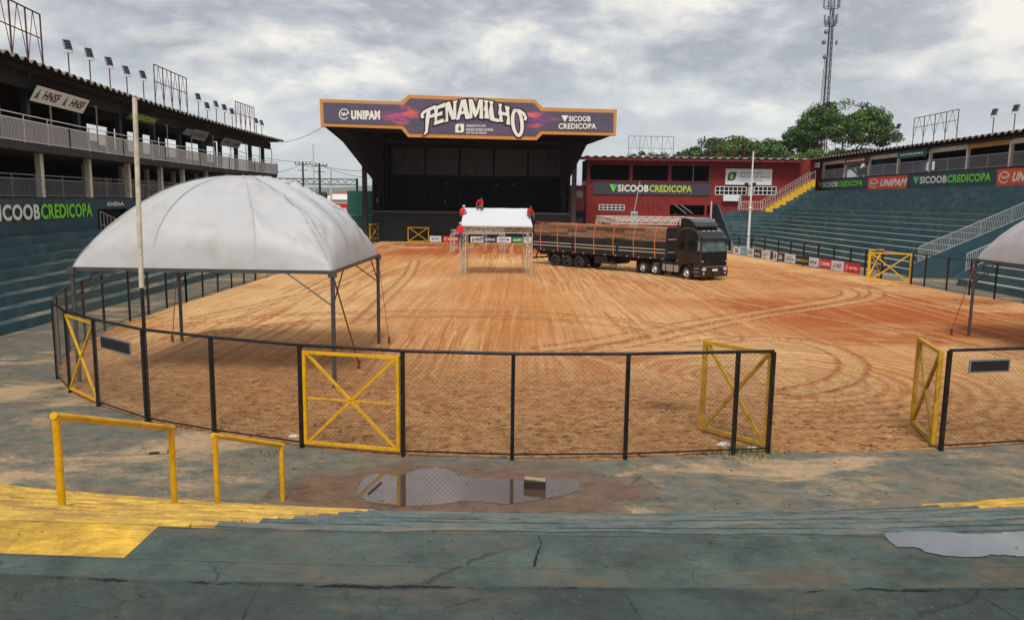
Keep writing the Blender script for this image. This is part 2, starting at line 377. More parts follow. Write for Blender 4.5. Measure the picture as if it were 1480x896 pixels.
class MB:
    """collects geometry; build() links it as one mesh object"""

    def __init__(s):
        s.v, s.f, s.m, s.sm = [], [], [], []
        s.cur = 0
        s.smooth = False

    def add(s, vs, fs):
        b = len(s.v)
        s.v += [tuple(p) for p in vs]
        for f in fs:
            s.f.append(tuple(b + i for i in f)); s.m.append(s.cur); s.sm.append(s.smooth)
        return s

    def box(s, x0, x1, y0, y1, z0, z1):
        vs = [(x, y, z) for z in (z0, z1) for y in (y0, y1) for x in (x0, x1)]
        return s.add(vs, [(0, 2, 3, 1), (4, 5, 7, 6), (0, 1, 5, 4), (2, 6, 7, 3), (0, 4, 6, 2), (1, 3, 7, 5)])

    def bar(s, p, q, w, h=None, up=(0, 0, 1)):
        p, q = Vector(p), Vector(q)
        h = h or w
        d = (q - p).normalized()
        u = Vector(up)
        if abs(d.dot(u)) > 0.95: u = Vector((1, 0, 0)) if abs(d.x) < 0.9 else Vector((0, 1, 0))
        a = d.cross(u).normalized() * w / 2
        b = a.cross(d).normalized() * h / 2
        vs = [e + i * a + j * b for e in (p, q) for i, j in ((-1, -1), (1, -1), (1, 1), (-1, 1))]
        return s.add(vs, [(3, 2, 1, 0), (4, 5, 6, 7), (0, 1, 5, 4), (1, 2, 6, 5), (2, 3, 7, 6), (3, 0, 4, 7)])

    def tube(s, p, q, r, r2=None, n=8, cap=True):
        p, q = Vector(p), Vector(q)
        r2 = r if r2 is None else r2
        d = (q - p).normalized()
        u = Vector((0, 0, 1)) if abs(d.z) < 0.9 else Vector((1, 0, 0))
        a = d.cross(u).normalized(); b = a.cross(d)
        vs = []
        for e, rr in ((p, r), (q, r2)):
            for k in range(n):
                t = 2 * math.pi * k / n
                vs.append(e + rr * (math.cos(t) * a + math.sin(t) * b))
        sm = s.smooth; s.smooth = n > 6
        s.add(vs, [(k, (k + 1) % n, n + (k + 1) % n, n + k) for k in range(n)])
        s.smooth = False
        if cap:
            s.add(vs[:n], [tuple(range(n))[::-1]]); s.add(vs[n:], [tuple(range(n))])
        s.smooth = sm
        return s

    def path(s, pts, r, n=6):
        for a, b in zip(pts[:-1], pts[1:]):
            s.tube(a, b, r, n=n)
        return s

    def prism(s, pts, off):
        """closed polygon pts (3d) extruded by vector off"""
        n = len(pts); off = Vector(off)
        vs = [Vector(p) for p in pts] + [Vector(p) + off for p in pts]
        return s.add(vs, [tuple(range(n))[::-1], tuple(range(n, 2 * n))] + [(k, (k + 1) % n, n + (k + 1) % n, n + k) for k in range(n)])

    def lathe(s, prof, c, axis, n=20):
        """prof [(r, t)] round axis through c"""
        ax = Vector(axis).normalized(); c = Vector(c)
        u = Vector((0, 0, 1)) if abs(ax.z) < 0.9 else Vector((1, 0, 0))
        a = ax.cross(u).normalized(); b = a.cross(ax)
        vs, fs = [], []
        for r, t in prof:
            for k in range(n):
                w = 2 * math.pi * k / n
                vs.append(c + ax * t + r * (math.cos(w) * a + math.sin(w) * b))
        for i in range(len(prof) - 1):
            for k in range(n):
                fs.append((i * n + k, i * n + (k + 1) % n, (i + 1) * n + (k + 1) % n, (i + 1) * n + k))
        sm = s.smooth; s.smooth = True
        s.add(vs, fs); s.smooth = sm
        return s

    def build(s, name, mats, parent=None, origin=None, local=False, smooth=None):
        if not isinstance(mats, (list, tuple)): mats = [mats]
        me = bpy.data.meshes.new(name)
        vs = s.v
        if parent is not None and not local:
            inv = WM[parent.name].inverted()
            vs = [tuple(inv @ Vector(p)) for p in vs]
        elif origin is not None:
            vs = [(p[0] - origin[0], p[1] - origin[1], p[2] - origin[2]) for p in vs]
        me.from_pydata(vs, [], s.f)
        for m in mats: me.materials.append(m)
        me.polygons.foreach_set('material_index', s.m)
        me.polygons.foreach_set('use_smooth', s.sm if smooth is None else [smooth] * len(s.f))
        me.update()
        o = bpy.data.objects.new(name, me)
        if origin is not None: o.location = origin
        reg(o, parent, Matrix.Translation(origin) if origin is not None else None)
        if parent is not None: KIDS.setdefault(parent.name, []).append(o)
        return o


def bevel(o, w=0.02, seg=2):
    md = o.modifiers.new('bevel', 'BEVEL'); md.width = w; md.segments = seg; md.limit_method = 'ANGLE'; md.angle_limit = R(40)
    return o


def inst(o, parent, loc=(0, 0, 0), rot=(0, 0, 0), scale=(1, 1, 1), name=None):
    """another part sharing the mesh of o"""
    c = bpy.data.objects.new(name or o.name.split('.')[0], o.data)
    c.location = loc; c.rotation_euler = rot; c.scale = scale
    reg(c, parent)
    KIDS.setdefault(parent.name, []).append(c)
    return c


# ------------------------------------------------------------------ lettering
_fc = {}


def text_poly(txt, bold=0.0, res=3):
    key = (txt, bold)
    if key in _fc: return _fc[key]
    cu = bpy.data.curves.new('lettering', 'FONT')
    cu.body = txt; cu.offset = bold; cu.resolution_u = res; cu.space_character = 1.0 + bold * 2.0
    o = bpy.data.objects.new('lettering', cu)
    COL.objects.link(o)
    dg = bpy.context.evaluated_depsgraph_get()
    me = bpy.data.meshes.new_from_object(o.evaluated_get(dg))
    vs = np.array([v.co[:2] for v in me.vertices]); fs = [tuple(p.vertices) for p in me.polygons]
    bpy.data.objects.remove(o); bpy.data.meshes.remove(me)
    lo = vs.min(0); hi = vs.max(0)
    _fc[key] = ((vs - lo) / (hi - lo), fs)
    return _fc[key]


def text_on(mb, txt, P, x0, y0, x1, y1, bold=0.02, depth=0.0, shear=0.0):
    """letters filling the rectangle; P maps (x, y, depth) -> 3d"""
    vs, fs = text_poly(txt, bold)
    out = []
    for u, v in vs:
        out.append(P(x0 + (x1 - x0) * u + shear * (y1 - y0) * v, y0 + (y1 - y0) * v, depth))
    mb.add(out, fs)
    return mb


def blocks_on(mb, P, x0, y0, x1, y1, n, seed=1, depth=0.012):
    """a word too small to read: a row of uneven upright strokes"""
    r = random.Random(seed)
    for k in range(n):
        a = x0 + (x1 - x0) * (k + .1) / n; w = (x1 - x0) / n * r.uniform(.45, .75)
        b, t = y0 + (y1 - y0) * r.choice([0, 0, .0, .2]), y1 - (y1 - y0) * r.choice([0, .15, .35])
        mb.add([P(a, b, depth), P(a + w, b, depth), P(a + w, t, depth), P(a, t, depth)], [(0, 1, 2, 3)])
    return mb


def frame(o, ux, uy, n):
    o, ux, uy, n = Vector(o), Vector(ux), Vector(uy), Vector(n)
    return lambda x, y, d=0.0: o + ux * x + uy * y + n * d


# value noise for numpy geometry
def vnoise(x, y, seed=0):
    r = np.random.default_rng(seed).random((256, 256))
    xi = np.floor(x).astype(int); yi = np.floor(y).astype(int)
    fx = x - xi; fy = y - yi
    fx = fx * fx * (3 - 2 * fx); fy = fy * fy * (3 - 2 * fy)
    a = r[xi % 256, yi % 256]; b = r[(xi + 1) % 256, yi % 256]; c = r[xi % 256, (yi + 1) % 256]; d = r[(xi + 1) % 256, (yi + 1) % 256]
    return (a * (1 - fx) + b * fx) * (1 - fy) + (c * (1 - fx) + d * fx) * fy


def fbm(x, y, seed=0, o=5, g=0.5):
    s = 0; a = 1; t = 0
    for k in range(o):
        s = s + a * vnoise(x * 2 ** k + 17 * k, y * 2 ** k + 5 * k, seed + k); t += a; a *= g
    return s / t
# ------------------------------------------------------------------ ground, walkway, arena sand
ARENA = [(-13.14, 21.82), (-11.86, 20.27), (-10.4, 19), (-8.51, 17.61), (-6.64, 16.77), (-4.44, 15.93), (-2.22, 15.45), (0.04, 15.35), (2.39, 15.48), (4.74, 15.85),
         (5.49, 15.95), (9.36, 16.35), (11.49, 16.85), (14, 17.7), (18, 20), (22, 24.5), (25.5, 31), (27.6, 38), (28.11, 42), (27.4, 46), (27.2, 48.1), (27, 50.4),
         (26.74, 51.7), (26.27, 59.5), (25.5, 63), (24.9, 67), (24.4, 71.4), (23, 80.3), (20, 88), (15, 94), (6, 95.6), (-5, 95.8), (-16.4, 95.6), (-16.4, 49.4),
         (-16.4, 38), (-16.25, 33), (-15.95, 29.8), (-15.2, 26.3), (-14.3, 23.9)]


def ground_material():
    m = bpy.data.materials.new('dry_grassland'); m.use_nodes = True
    nd, lk = m.node_tree.nodes, m.node_tree.links
    b = nd['Principled BSDF']; b.inputs['Roughness'].default_value = 0.95
    tc = nd.new('ShaderNodeTexCoord')
    n = N(nd, 'ShaderNodeTexNoise', i_Scale=0.02, i_Detail=10.0); lk.new(tc.outputs['Object'], n.inputs['Vector'])
    r = ramp(nd, [(0.35, s2l((84, 96, 60))), (0.5, s2l((120, 112, 76))), (0.65, s2l((140, 104, 72)))])
    lk.new(n.outputs['Fac'], r.inputs[0]); lk.new(r.outputs[0], b.inputs['Base Color'])
    return m


mb = MB()
k = 48
ring = [(9000 * math.cos(2 * math.pi * i / k), 9000 * math.sin(2 * math.pi * i / k), -0.3) for i in range(k)]
mb.add(ring, [tuple(range(k))])
o = mb.build('ground', ground_material()); o['kind'] = 'structure'

# concrete walkway round the arena
mb = MB()
xs = np.linspace(-23, 34, 58); ys = np.linspace(7, 106, 100)
vs = [(x, y, 0.0) for y in ys for x in xs]
nx = len(xs)
fs = [(j * nx + i, j * nx + i + 1, (j + 1) * nx + i + 1, (j + 1) * nx + i) for j in range(len(ys) - 1) for i in range(nx - 1)]
mb.add(vs, fs)
o = mb.build('walkway', M['walk']); o['kind'] = 'structure'


def poly_dist(px, py, poly, closed=True):
    d = np.full(px.shape, 1e9); inside = np.zeros(px.shape, bool)
    n = len(poly)
    for i in range(n if closed else n - 1):
        x0, y0 = poly[i]; x1, y1 = poly[(i + 1) % n]
        dx, dy = x1 - x0, y1 - y0
        t = np.clip(((px - x0) * dx + (py - y0) * dy) / (dx * dx + dy * dy + 1e-12), 0, 1)
        d = np.minimum(d, np.hypot(px - x0 - t * dx, py - y0 - t * dy))
        if closed:
            c = ((y0 > py) != (y1 > py)) & (px < (x1 - x0) * (py - y0) / (y1 - y0 + 1e-12) + x0)
            inside ^= c
    return d, inside


def smooth(a, b, x):
    t = np.clip((x - a) / (b - a), 0, 1)
    return t * t * (3 - 2 * t)


def curve_pts(pix, n=60):
    p = np.array([G(*q)[:2] for q in pix])
    t = np.linspace(0, len(p) - 1, n)
    out = []
    for v in t:                                    # catmull-rom
        i = min(int(v), len(p) - 2); f = v - i
        p0, p1, p2, p3 = p[max(i - 1, 0)], p[i], p[i + 1], p[min(i + 2, len(p) - 1)]
        out.append(tuple(0.5 * ((2 * p1) + (-p0 + p2) * f + (2 * p0 - 5 * p1 + 4 * p2 - p3) * f * f + (-p0 + 3 * p1 - 3 * p2 + p3) * f ** 3)))
    return out


def sand():
    ys = [15.0]
    while ys[-1] < 97.5: ys.append(ys[-1] + 0.0034 * ys[-1])
    ys = np.array(ys); xs = np.arange(-17.2, 29.2, 0.105)
    X, Y = np.meshgrid(xs, ys)
    d, ins = poly_dist(X, Y, ARENA)
    sd = np.where(ins, d, -d) + 0.18 * (fbm(X * 1.3, Y * 1.3, 3) - 0.5) * 2
    # colour fields
    red = fbm(X * 0.09 + 4, Y * 0.07, 21, 5)
    redm = smooth(0.42, 0.62, red)
    far = smooth(66, 80, Y) * (1 - smooth(8, 16, X))
    right = smooth(4, 15, X) * (1 - smooth(38, 47, Y)) * smooth(19, 25, Y)
    redm = np.clip(0.35 * redm + 1.0 * far * smooth(.3, .5, fbm(X * .1, Y * .2, 88)) + 0.95 * right * smooth(0.35, 0.6, fbm(X * 0.12, Y * 0.3, 8)) + 0.25 * smooth(10, 20, X) * smooth(0.4, 0.6, fbm(X * .2, Y * .5, 5)), 0, 1)
    pale = smooth(0.40, 0.60, fbm(X * 0.16 + 9, Y * 0.05 + 3, 31)) * (1 - redm)
    near = 1 - smooth(19, 27, Y + 2.0 * (fbm(X * .3, Y * .3, 77) - .5) + 0.12 * (X))
    # harrow lines running towards the stage
    warp = 0.8 * (fbm(X * 0.10, Y * 0.04, 41) - 0.5) + 0.0016 * (Y - 50) * X * 0.4
    ph = (X + warp) * 2 * math.pi / 0.62
    amp = smooth(0.30, 0.55, fbm(X * 0.3, Y * 0.06, 51)) * (1 - near) * (0.5 + 0.5 * (1 - right))
    ph2 = (X * 0.94 + warp * 1.3 + 0.11 * Y) * 2 * math.pi / 0.27
    lines = (0.35 * np.sin(ph) + 2.6 * (fbm((X + warp) * 2.1 + 30, Y * 0.11, 43, 5, .7) - .5) * 1.6) * (0.35 + 0.65 * amp) * (1 - near)
    lines = np.clip(lines, -1, 1)
    fine = np.clip(4 * (fbm((X * .97 + .1 * Y + warp) * 4.3, Y * .25, 63, 4, .7) - .5), -1, 1) * smooth(0.4, 0.6, fbm(X * .8, Y * .12, 61)) * (1 - near)
    # concentric turning marks on the right
    c = G(1100, 548)
    rr = np.hypot((X - c[0]) * 0.85, Y - c[1])
    cm = smooth(1.2, 2.0, rr) * (1 - smooth(5.2, 6.6, rr)) * smooth(-5, -1, (X - c[0]) + 0.6 * (Y - c[1]))
    circ = np.sin(rr * 2 * math.pi / 0.46 + 2 * fbm(X * .5, Y * .5, 14)) * cm
    lump = 0.06 - np.abs(fbm(X * 3.6, Y * 3.4, 71, 4, 0.75) - 0.5) * 0.9 + (fbm(X * 4.5, Y * 4.5, 72, 3, .8) - .5) * .75
    lump2 = fbm(X * 7, Y * 6, 75, 3, 0.7) - 0.5
    h = 0.06 + 0.014 * lines + 0.008 * fine + 0.014 * circ + lump * (0.025 + 0.10 * near) + lump2 * (0.015 + 0.05 * near) + 0.08 * (fbm(X * .15, Y * .15, 91) - .5)
    # tyre tracks
    trk = np.zeros_like(X); edge = np.zeros_like(X)
    for pix, w in (([(225, 478), (330, 466), (400, 459), (520, 455), (640, 453), (760, 455), (860, 462), (960, 474), (1060, 492)], 0.34),
                   ([(250, 492), (360, 478), (470, 467), (600, 461), (740, 462), (850, 470), (940, 484)], 0.28),
                   ([(790, 508), (880, 494), (960, 478), (1040, 463), (1120, 449), (1190, 438), (1228, 429), (1215, 419), (1150, 411), (1060, 404)], 0.42),
                   ([(850, 512), (940, 494), (1030, 474), (1110, 458), (1190, 446), (1262, 432), (1256, 418), (1180, 404), (1080, 395)], 0.36),
                   ([(1000, 500), (1100, 492), (1180, 500), (1230, 524), (1220, 552), (1150, 572)], 0.4),
                   ([(1480, 470), (1380, 452), (1300, 432), (1240, 415), (1160, 400), (1075, 388)], 0.35),
                   ([(545, 382), (520, 400), (470, 420), (390, 440), (290, 462)], 0.35),
                   ([(600, 378), (590, 400), (560, 430), (520, 470)], 0.3),
                   ([(870, 402), (1000, 425), (1150, 455), (1300, 480), (1470, 520)], 0.33)):
        pl = curve_pts(pix)
        dd, _ = poly_dist(X, Y, pl, closed=False)
        dd = dd + 0.10 * (fbm(X * 2, Y * 2, 13) - 0.5)
        trk = np.maximum(trk, 1 - smooth(w * 0.7, w, dd))
        edge = np.maximum(edge, np.exp(-((dd - w * 1.1) / 0.09) ** 2))
    tread = 0.5 + 0.5 * np.sin((X * 1.0 + Y * 1.0) * 2 * math.pi / 0.3)
    h = np.maximum(h, 0.045); h += -0.045 * trk + 0.015 * trk * tread + 0.055 * edge
    band = smooth(22.5, 24, Y) * (1 - smooth(25.2, 26.2, Y))
    h = np.where(sd > 0, h * smooth(0, 0.25, sd) + 0.005, -0.06)
    h = np.where((sd <= 0), -0.06, h)
    # colour
    tan = np.array(s2l((218, 158, 98))); ltan = np.array(s2l((236, 196, 140))); rd = np.array(s2l((176, 86, 38))); br = np.array(s2l((218, 152, 98))); dk = np.array(s2l((134, 80, 44)))
    C = tan[None, None] * np.ones(X.shape + (1,))

    def mixc(C, c, f): return C * (1 - f[..., None]) + c * f[..., None]
    C = mixc(C, ltan, pale * 0.75)
    C = mixc(C, rd, np.clip(redm, 0, 1) * 0.9)
    C = mixc(C, br, near * 0.7)
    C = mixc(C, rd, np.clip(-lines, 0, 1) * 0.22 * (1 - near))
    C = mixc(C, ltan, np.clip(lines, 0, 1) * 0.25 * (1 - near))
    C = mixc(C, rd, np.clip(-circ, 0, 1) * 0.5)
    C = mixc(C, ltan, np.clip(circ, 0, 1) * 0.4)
    C = mixc(C, ltan * 0.95, trk * 0.5)
    C = mixc(C, rd * .8, edge * 0.5)
    C = mixc(C, dk, trk * tread * 0.35)
    C = mixc(C, dk, edge * 0.4)
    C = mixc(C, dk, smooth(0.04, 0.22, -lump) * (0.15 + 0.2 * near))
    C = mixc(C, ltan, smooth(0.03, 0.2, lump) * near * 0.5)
    # pale apron of dry sand along the right hand fence and near edge
    dapr = (1 - smooth(1.0, 5.5, sd)) * smooth(30, 45, Y)
    C = mixc(C, ltan, dapr * 0.6 * smooth(.35, .6, fbm(X * .4, Y * .4, 55)))
    # dark damp patch near the fence
    g = G(962, 590)
    C = mixc(C, dk * 0.7, np.exp(-(((X - g[0]) / 0.7) ** 2 + ((Y - g[1]) / 0.45) ** 2)) * 0.8)
    C *= (0.88 + 0.24 * fbm(X * 5, Y * 5, 99, 3))[..., None]
    ny, nx = X.shape
    co = np.stack([X, Y, h], -1).reshape(-1, 3)
    idx = np.arange(nx * ny).reshape(ny, nx)
    q = np.stack([idx[:-1, :-1], idx[:-1, 1:], idx[1:, 1:], idx[1:, :-1]], -1).reshape(-1, 4)
    keep = (sd.reshape(-1)[q] > -0.25).any(1)
    q = q[keep]
    used = np.unique(q); remap = np.full(nx * ny, -1); remap[used] = np.arange(len(used))
    q = remap[q]; co = co[used]; cc = C.reshape(-1, 3)[used]
    me = bpy.data.meshes.new('arena_sand')
    me.vertices.add(len(co)); me.vertices.foreach_set('co', co.ravel())
    me.loops.add(len(q) * 4); me.loops.foreach_set('vertex_index', q.ravel().astype(np.int32))
    me.polygons.add(len(q)); me.polygons.foreach_set('loop_start', (np.arange(len(q)) * 4).astype(np.int32)); me.polygons.foreach_set('loop_total', np.full(len(q), 4, np.int32))
    me.polygons.foreach_set('use_smooth', np.ones(len(q), bool))
    me.update(calc_edges=True)
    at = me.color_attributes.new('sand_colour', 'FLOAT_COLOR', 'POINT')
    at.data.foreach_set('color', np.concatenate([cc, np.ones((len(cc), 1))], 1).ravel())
    fa = me.attributes.new('furrow', 'FLOAT_VECTOR', 'POINT')
    # centreline-following coordinate: bends round the turning circle on the right and along the tracks
    uu = X + warp
    f_ = cm[..., None]
    co2 = np.stack([uu * (1 - cm) + rr * 1.0 * cm, Y * (1 - cm) + 8 * np.arctan2(Y - c[1], X - c[0]) * cm, np.zeros_like(X)], -1).reshape(-1, 3)[used]
    fa.data.foreach_set('vector', co2.ravel())
    ma = me.attributes.new('sandmask', 'FLOAT_VECTOR', 'POINT')
    amp2 = (0.35 + 0.65 * smooth(0.35, 0.6, fbm(X * 0.2 + 3, Y * 0.05, 58))) * (1 - near) * (1 - .7 * trk)
    ma.data.foreach_set('vector', np.stack([amp2, near, trk], -1).reshape(-1, 3)[used].ravel())
    m = bpy.data.materials.new('raked_sand'); m.use_nodes = True
    nd, lk = m.node_tree.nodes, m.node_tree.links
    b = nd['Principled BSDF']; b.inputs['Roughness'].default_value = 0.95; b.inputs['Specular IOR Level'].default_value = 0.15
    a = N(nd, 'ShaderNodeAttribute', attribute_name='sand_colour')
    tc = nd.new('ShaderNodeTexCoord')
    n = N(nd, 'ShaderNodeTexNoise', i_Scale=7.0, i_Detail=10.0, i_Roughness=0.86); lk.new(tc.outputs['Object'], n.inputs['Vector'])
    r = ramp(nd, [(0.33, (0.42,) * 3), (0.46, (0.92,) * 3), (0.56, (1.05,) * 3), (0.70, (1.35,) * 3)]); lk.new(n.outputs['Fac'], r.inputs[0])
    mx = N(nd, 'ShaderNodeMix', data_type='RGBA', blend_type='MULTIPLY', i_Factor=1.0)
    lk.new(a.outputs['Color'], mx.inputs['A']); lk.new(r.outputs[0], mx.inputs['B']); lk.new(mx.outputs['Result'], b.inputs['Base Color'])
    fu_ = N(nd, 'ShaderNodeAttribute', attribute_name='furrow'); mk_ = N(nd, 'ShaderNodeAttribute', attribute_name='sandmask')
    sx_ = N(nd, 'ShaderNodeSeparateXYZ'); lk.new(mk_.outputs['Vector'], sx_.inputs[0])

    def streak(sc, off):
        mp = nd.new('ShaderNodeMapping'); mp.inputs['Scale'].default_value = sc; mp.inputs['Location'].default_value = off
        lk.new(fu_.outputs['Vector'], mp.inputs[0])
        q = N(nd, 'ShaderNodeTexNoise', i_Scale=1.0, i_Detail=5.0, i_Roughness=0.7); lk.new(mp.outputs[0], q.inputs['Vector']); return q.outputs['Fac']

    def math_(op, a_, b_):
        q = N(nd, 'ShaderNodeMath', operation=op)
        for i_, v_ in enumerate((a_, b_)):
            if isinstance(v_, float): q.inputs[i_].default_value = v_
            else: lk.new(v_, q.inputs[i_])
        return q.outputs[0]
    col = mx.outputs['Result']
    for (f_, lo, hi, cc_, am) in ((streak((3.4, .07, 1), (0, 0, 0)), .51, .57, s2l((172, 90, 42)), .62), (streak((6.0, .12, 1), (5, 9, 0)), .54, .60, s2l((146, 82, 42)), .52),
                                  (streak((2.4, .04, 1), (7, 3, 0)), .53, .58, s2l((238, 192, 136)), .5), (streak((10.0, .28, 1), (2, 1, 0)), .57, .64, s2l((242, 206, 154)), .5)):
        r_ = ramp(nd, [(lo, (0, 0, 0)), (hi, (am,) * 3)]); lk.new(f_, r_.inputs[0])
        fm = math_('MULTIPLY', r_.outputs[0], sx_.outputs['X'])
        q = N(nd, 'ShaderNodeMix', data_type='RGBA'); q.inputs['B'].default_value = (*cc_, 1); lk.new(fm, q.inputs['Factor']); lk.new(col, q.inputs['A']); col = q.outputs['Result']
    # scuffed clods near the fence
    cl = N(nd, 'ShaderNodeTexNoise', i_Scale=5.6, i_Detail=9.0, i_Roughness=0.74, i_Distortion=.4); mpc = nd.new('ShaderNodeMapping'); mpc.inputs['Scale'].default_value = (.8, 1.5, 1); lk.new(tc.outputs['Object'], mpc.inputs[0]); lk.new(mpc.outputs[0], cl.inputs['Vector'])
    r_ = ramp(nd, [(.39, (.85,) * 3), (.475, (0, 0, 0))]); lk.new(cl.outputs['Fac'], r_.inputs[0])
    nm_ = math_('ADD', sx_.outputs['Y'], .12)
    fm = math_('MULTIPLY', r_.outputs[0], nm_); q = N(nd, 'ShaderNodeMix', data_type='RGBA'); q.inputs['B'].default_value = (*s2l((122, 72, 40)), 1); lk.new(fm, q.inputs['Factor']); lk.new(col, q.inputs['A']); col = q.outputs['Result']
    r_ = ramp(nd, [(.54, (0, 0, 0)), (.64, (.7,) * 3)]); lk.new(cl.outputs['Fac'], r_.inputs[0])
    fm = math_('MULTIPLY', r_.outputs[0], nm_); q = N(nd, 'ShaderNodeMix', data_type='RGBA'); q.inputs['B'].default_value = (*s2l((234, 192, 138)), 1); lk.new(fm, q.inputs['Factor']); lk.new(col, q.inputs['A']); col = q.outputs['Result']
    lk.new(col, b.inputs['Base Color'])
    hs = math_('MULTIPLY', streak((3.4, .07, 1), (0, 0, 0)), sx_.outputs['X']); hs = math_('MULTIPLY', hs, -1.2)
    hc = math_('MULTIPLY', cl.outputs['Fac'], math_('MULTIPLY', nm_, 1.9))
    hh_ = math_('ADD', math_('ADD', hs, hc), math_('MULTIPLY', n.outputs['Fac'], .7))
    bp = N(nd, 'ShaderNodeBump', i_Strength=1.0, i_Distance=0.09); lk.new(hh_, bp.inputs['Height']); lk.new(bp.outputs[0], b.inputs['Normal'])
    me.materials.append(m)
    o = bpy.data.objects.new('arena_sand', me); reg(o); o['kind'] = 'structure'


sand()

# ------------------------------------------------------------------ puddles
WATER = bpy.data.materials.new('muddy_water'); WATER.use_nodes = True
_b = WATER.node_tree.nodes['Principled BSDF']
_b.inputs['Base Color'].default_value = (*s2l((84, 64, 50)), 1); _b.inputs['Roughness'].default_value = 0.02; _b.inputs['IOR'].default_value = 1.33
_b.inputs['Coat Weight'].default_value = 1.0; _b.inputs['Coat Roughness'].default_value = 0.0; _b.inputs['Coat IOR'].default_value = 1.42
WATER2 = WATER.copy(); _b = WATER2.node_tree.nodes['Principled BSDF']; _b.inputs['Base Color'].default_value = (*s2l((104, 108, 110)), 1); _b.inputs['Coat IOR'].default_value = 1.7
MUD = painted_concrete('wet_mud', s2l((110, 84, 64)), s2l((128, 98, 74)), s2l((136, 106, 80)), worn=0.6, sandy=0.3, cracks=0, rough=0.20)
DAMP = painted_concrete('damp_concrete', s2l((104, 94, 80)), s2l((128, 102, 80)), s2l((170, 134, 100)), worn=0.7, sandy=0.5, cracks=0, rough=0.55)


def blob(pix, z, name, m, rough=0.05, seed=1, z0=0.0):
    p = [G(x, y, z) for x, y in pix]
    n = len(p); out = []
    r = random.Random(seed)
    for i in range(n):
        a, b, c, d = p[i - 1], p[i], p[(i + 1) % n], p[(i + 2) % n]
        for k in range(6):
            f = k / 6
            q = 0.5 * ((2 * b) + (-a + c) * f + (2 * a - 5 * b + 4 * c - d) * f * f + (-a + 3 * b - 3 * c + d) * f ** 3)
            out.append((q.x + r.uniform(-rough, rough), q.y + r.uniform(-rough, rough) * 0.7, z))
    mb = MB(); mb.add(out, [tuple(range(len(out)))])
    o = mb.build(name, m)
    if o.data.polygons[0].normal.z < 0: o.data.flip_normals()
    o['kind'] = 'structure'
    return o


blob([(380, 724), (400, 700), (440, 684), (498, 680), (540, 672), (612, 664), (690, 668), (760, 666), (828, 672), (870, 686), (930, 690), (955, 706), (945, 722), (905, 732), (900, 741), (800, 741.5), (700, 742), (610, 741), (530, 738), (460, 732)], 0.003, 'damp_patch', DAMP, 0.09, 14)
blob([(415, 721), (423, 704), (457, 689), (498, 687), (540, 679), (612, 671), (680, 676), (740, 677), (790, 681), (828, 680), (862, 692), (900, 698), (922, 706), (920, 719), (890, 724), (884, 739), (800, 739), (700, 740), (610, 739), (540, 736), (475, 729)], 0.006, 'wet_mud', MUD, 0.05, 4)
blob([(517, 706), (522, 694), (540, 685), (565, 686), (582, 686), (597, 680), (612, 676.5), (630, 676.5), (647, 678), (658, 684), (680, 690), (703, 691), (740, 692), (775, 694), (815, 691), (838, 696), (834, 708), (805, 718), (765, 724), (740, 728), (700, 725), (665, 724), (640, 728), (612, 730), (574, 731), (540, 727), (520, 718)], 0.012, 'puddle', WATER, 0.045, 9)
blob([(1278, 772), (1300, 768.5), (1330, 767), (1370, 769), (1410, 771), (1450, 769), (1490, 768), (1560, 770), (1600, 790), (1560, 806), (1480, 804), (1440, 801), (1400, 805), (1350, 800), (1325, 791), (1295, 789)], 3.207, 'puddle', WATER2, 0.012, 5)

# ------------------------------------------------------------------ the terrace we stand on
YC = 55.6


def ringY(R0, x): return YC - math.sqrt(R0 * R0 - x * x)


def ring_block(Ya, Yb, x0, x1, z0, z1, jag=0.0, n=None, seed=0):
    """terrace block between the arcs that pass X=0 at Ya (near) and Yb (far)"""
    r = random.Random(seed)
    n = n or max(2, int(abs(x1 - x0) / 0.5))
    mb = MB(); A = []; B = []
    for i in range(n + 1):
        x = x0 + (x1 - x0) * i / n
        A.append((x, ringY(YC - Ya, x)))
        B.append((x, ringY(YC - Yb, x) + (r.uniform(-jag, jag) if 0 < i < n else 0)))
    N_ = n + 1
    vs = [(x, y, z1) for x, y in A] + [(x, y, z1) for x, y in B] + [(x, y, z0) for x, y in A] + [(x, y, z0) for x, y in B]
    fs = []
    for i in range(n):
        fs += [(i, i + 1, N_ + i + 1, N_ + i), (N_ + i, N_ + i + 1, 3 * N_ + i + 1, 3 * N_ + i), (2 * N_ + i, i, i + 1, 2 * N_ + i + 1)][:2]
    fs += [(0, N_, 3 * N_, 2 * N_), (n, 2 * N_ + n, 3 * N_ + n, N_ + n)]
    mb.add(vs, fs)
    return mb


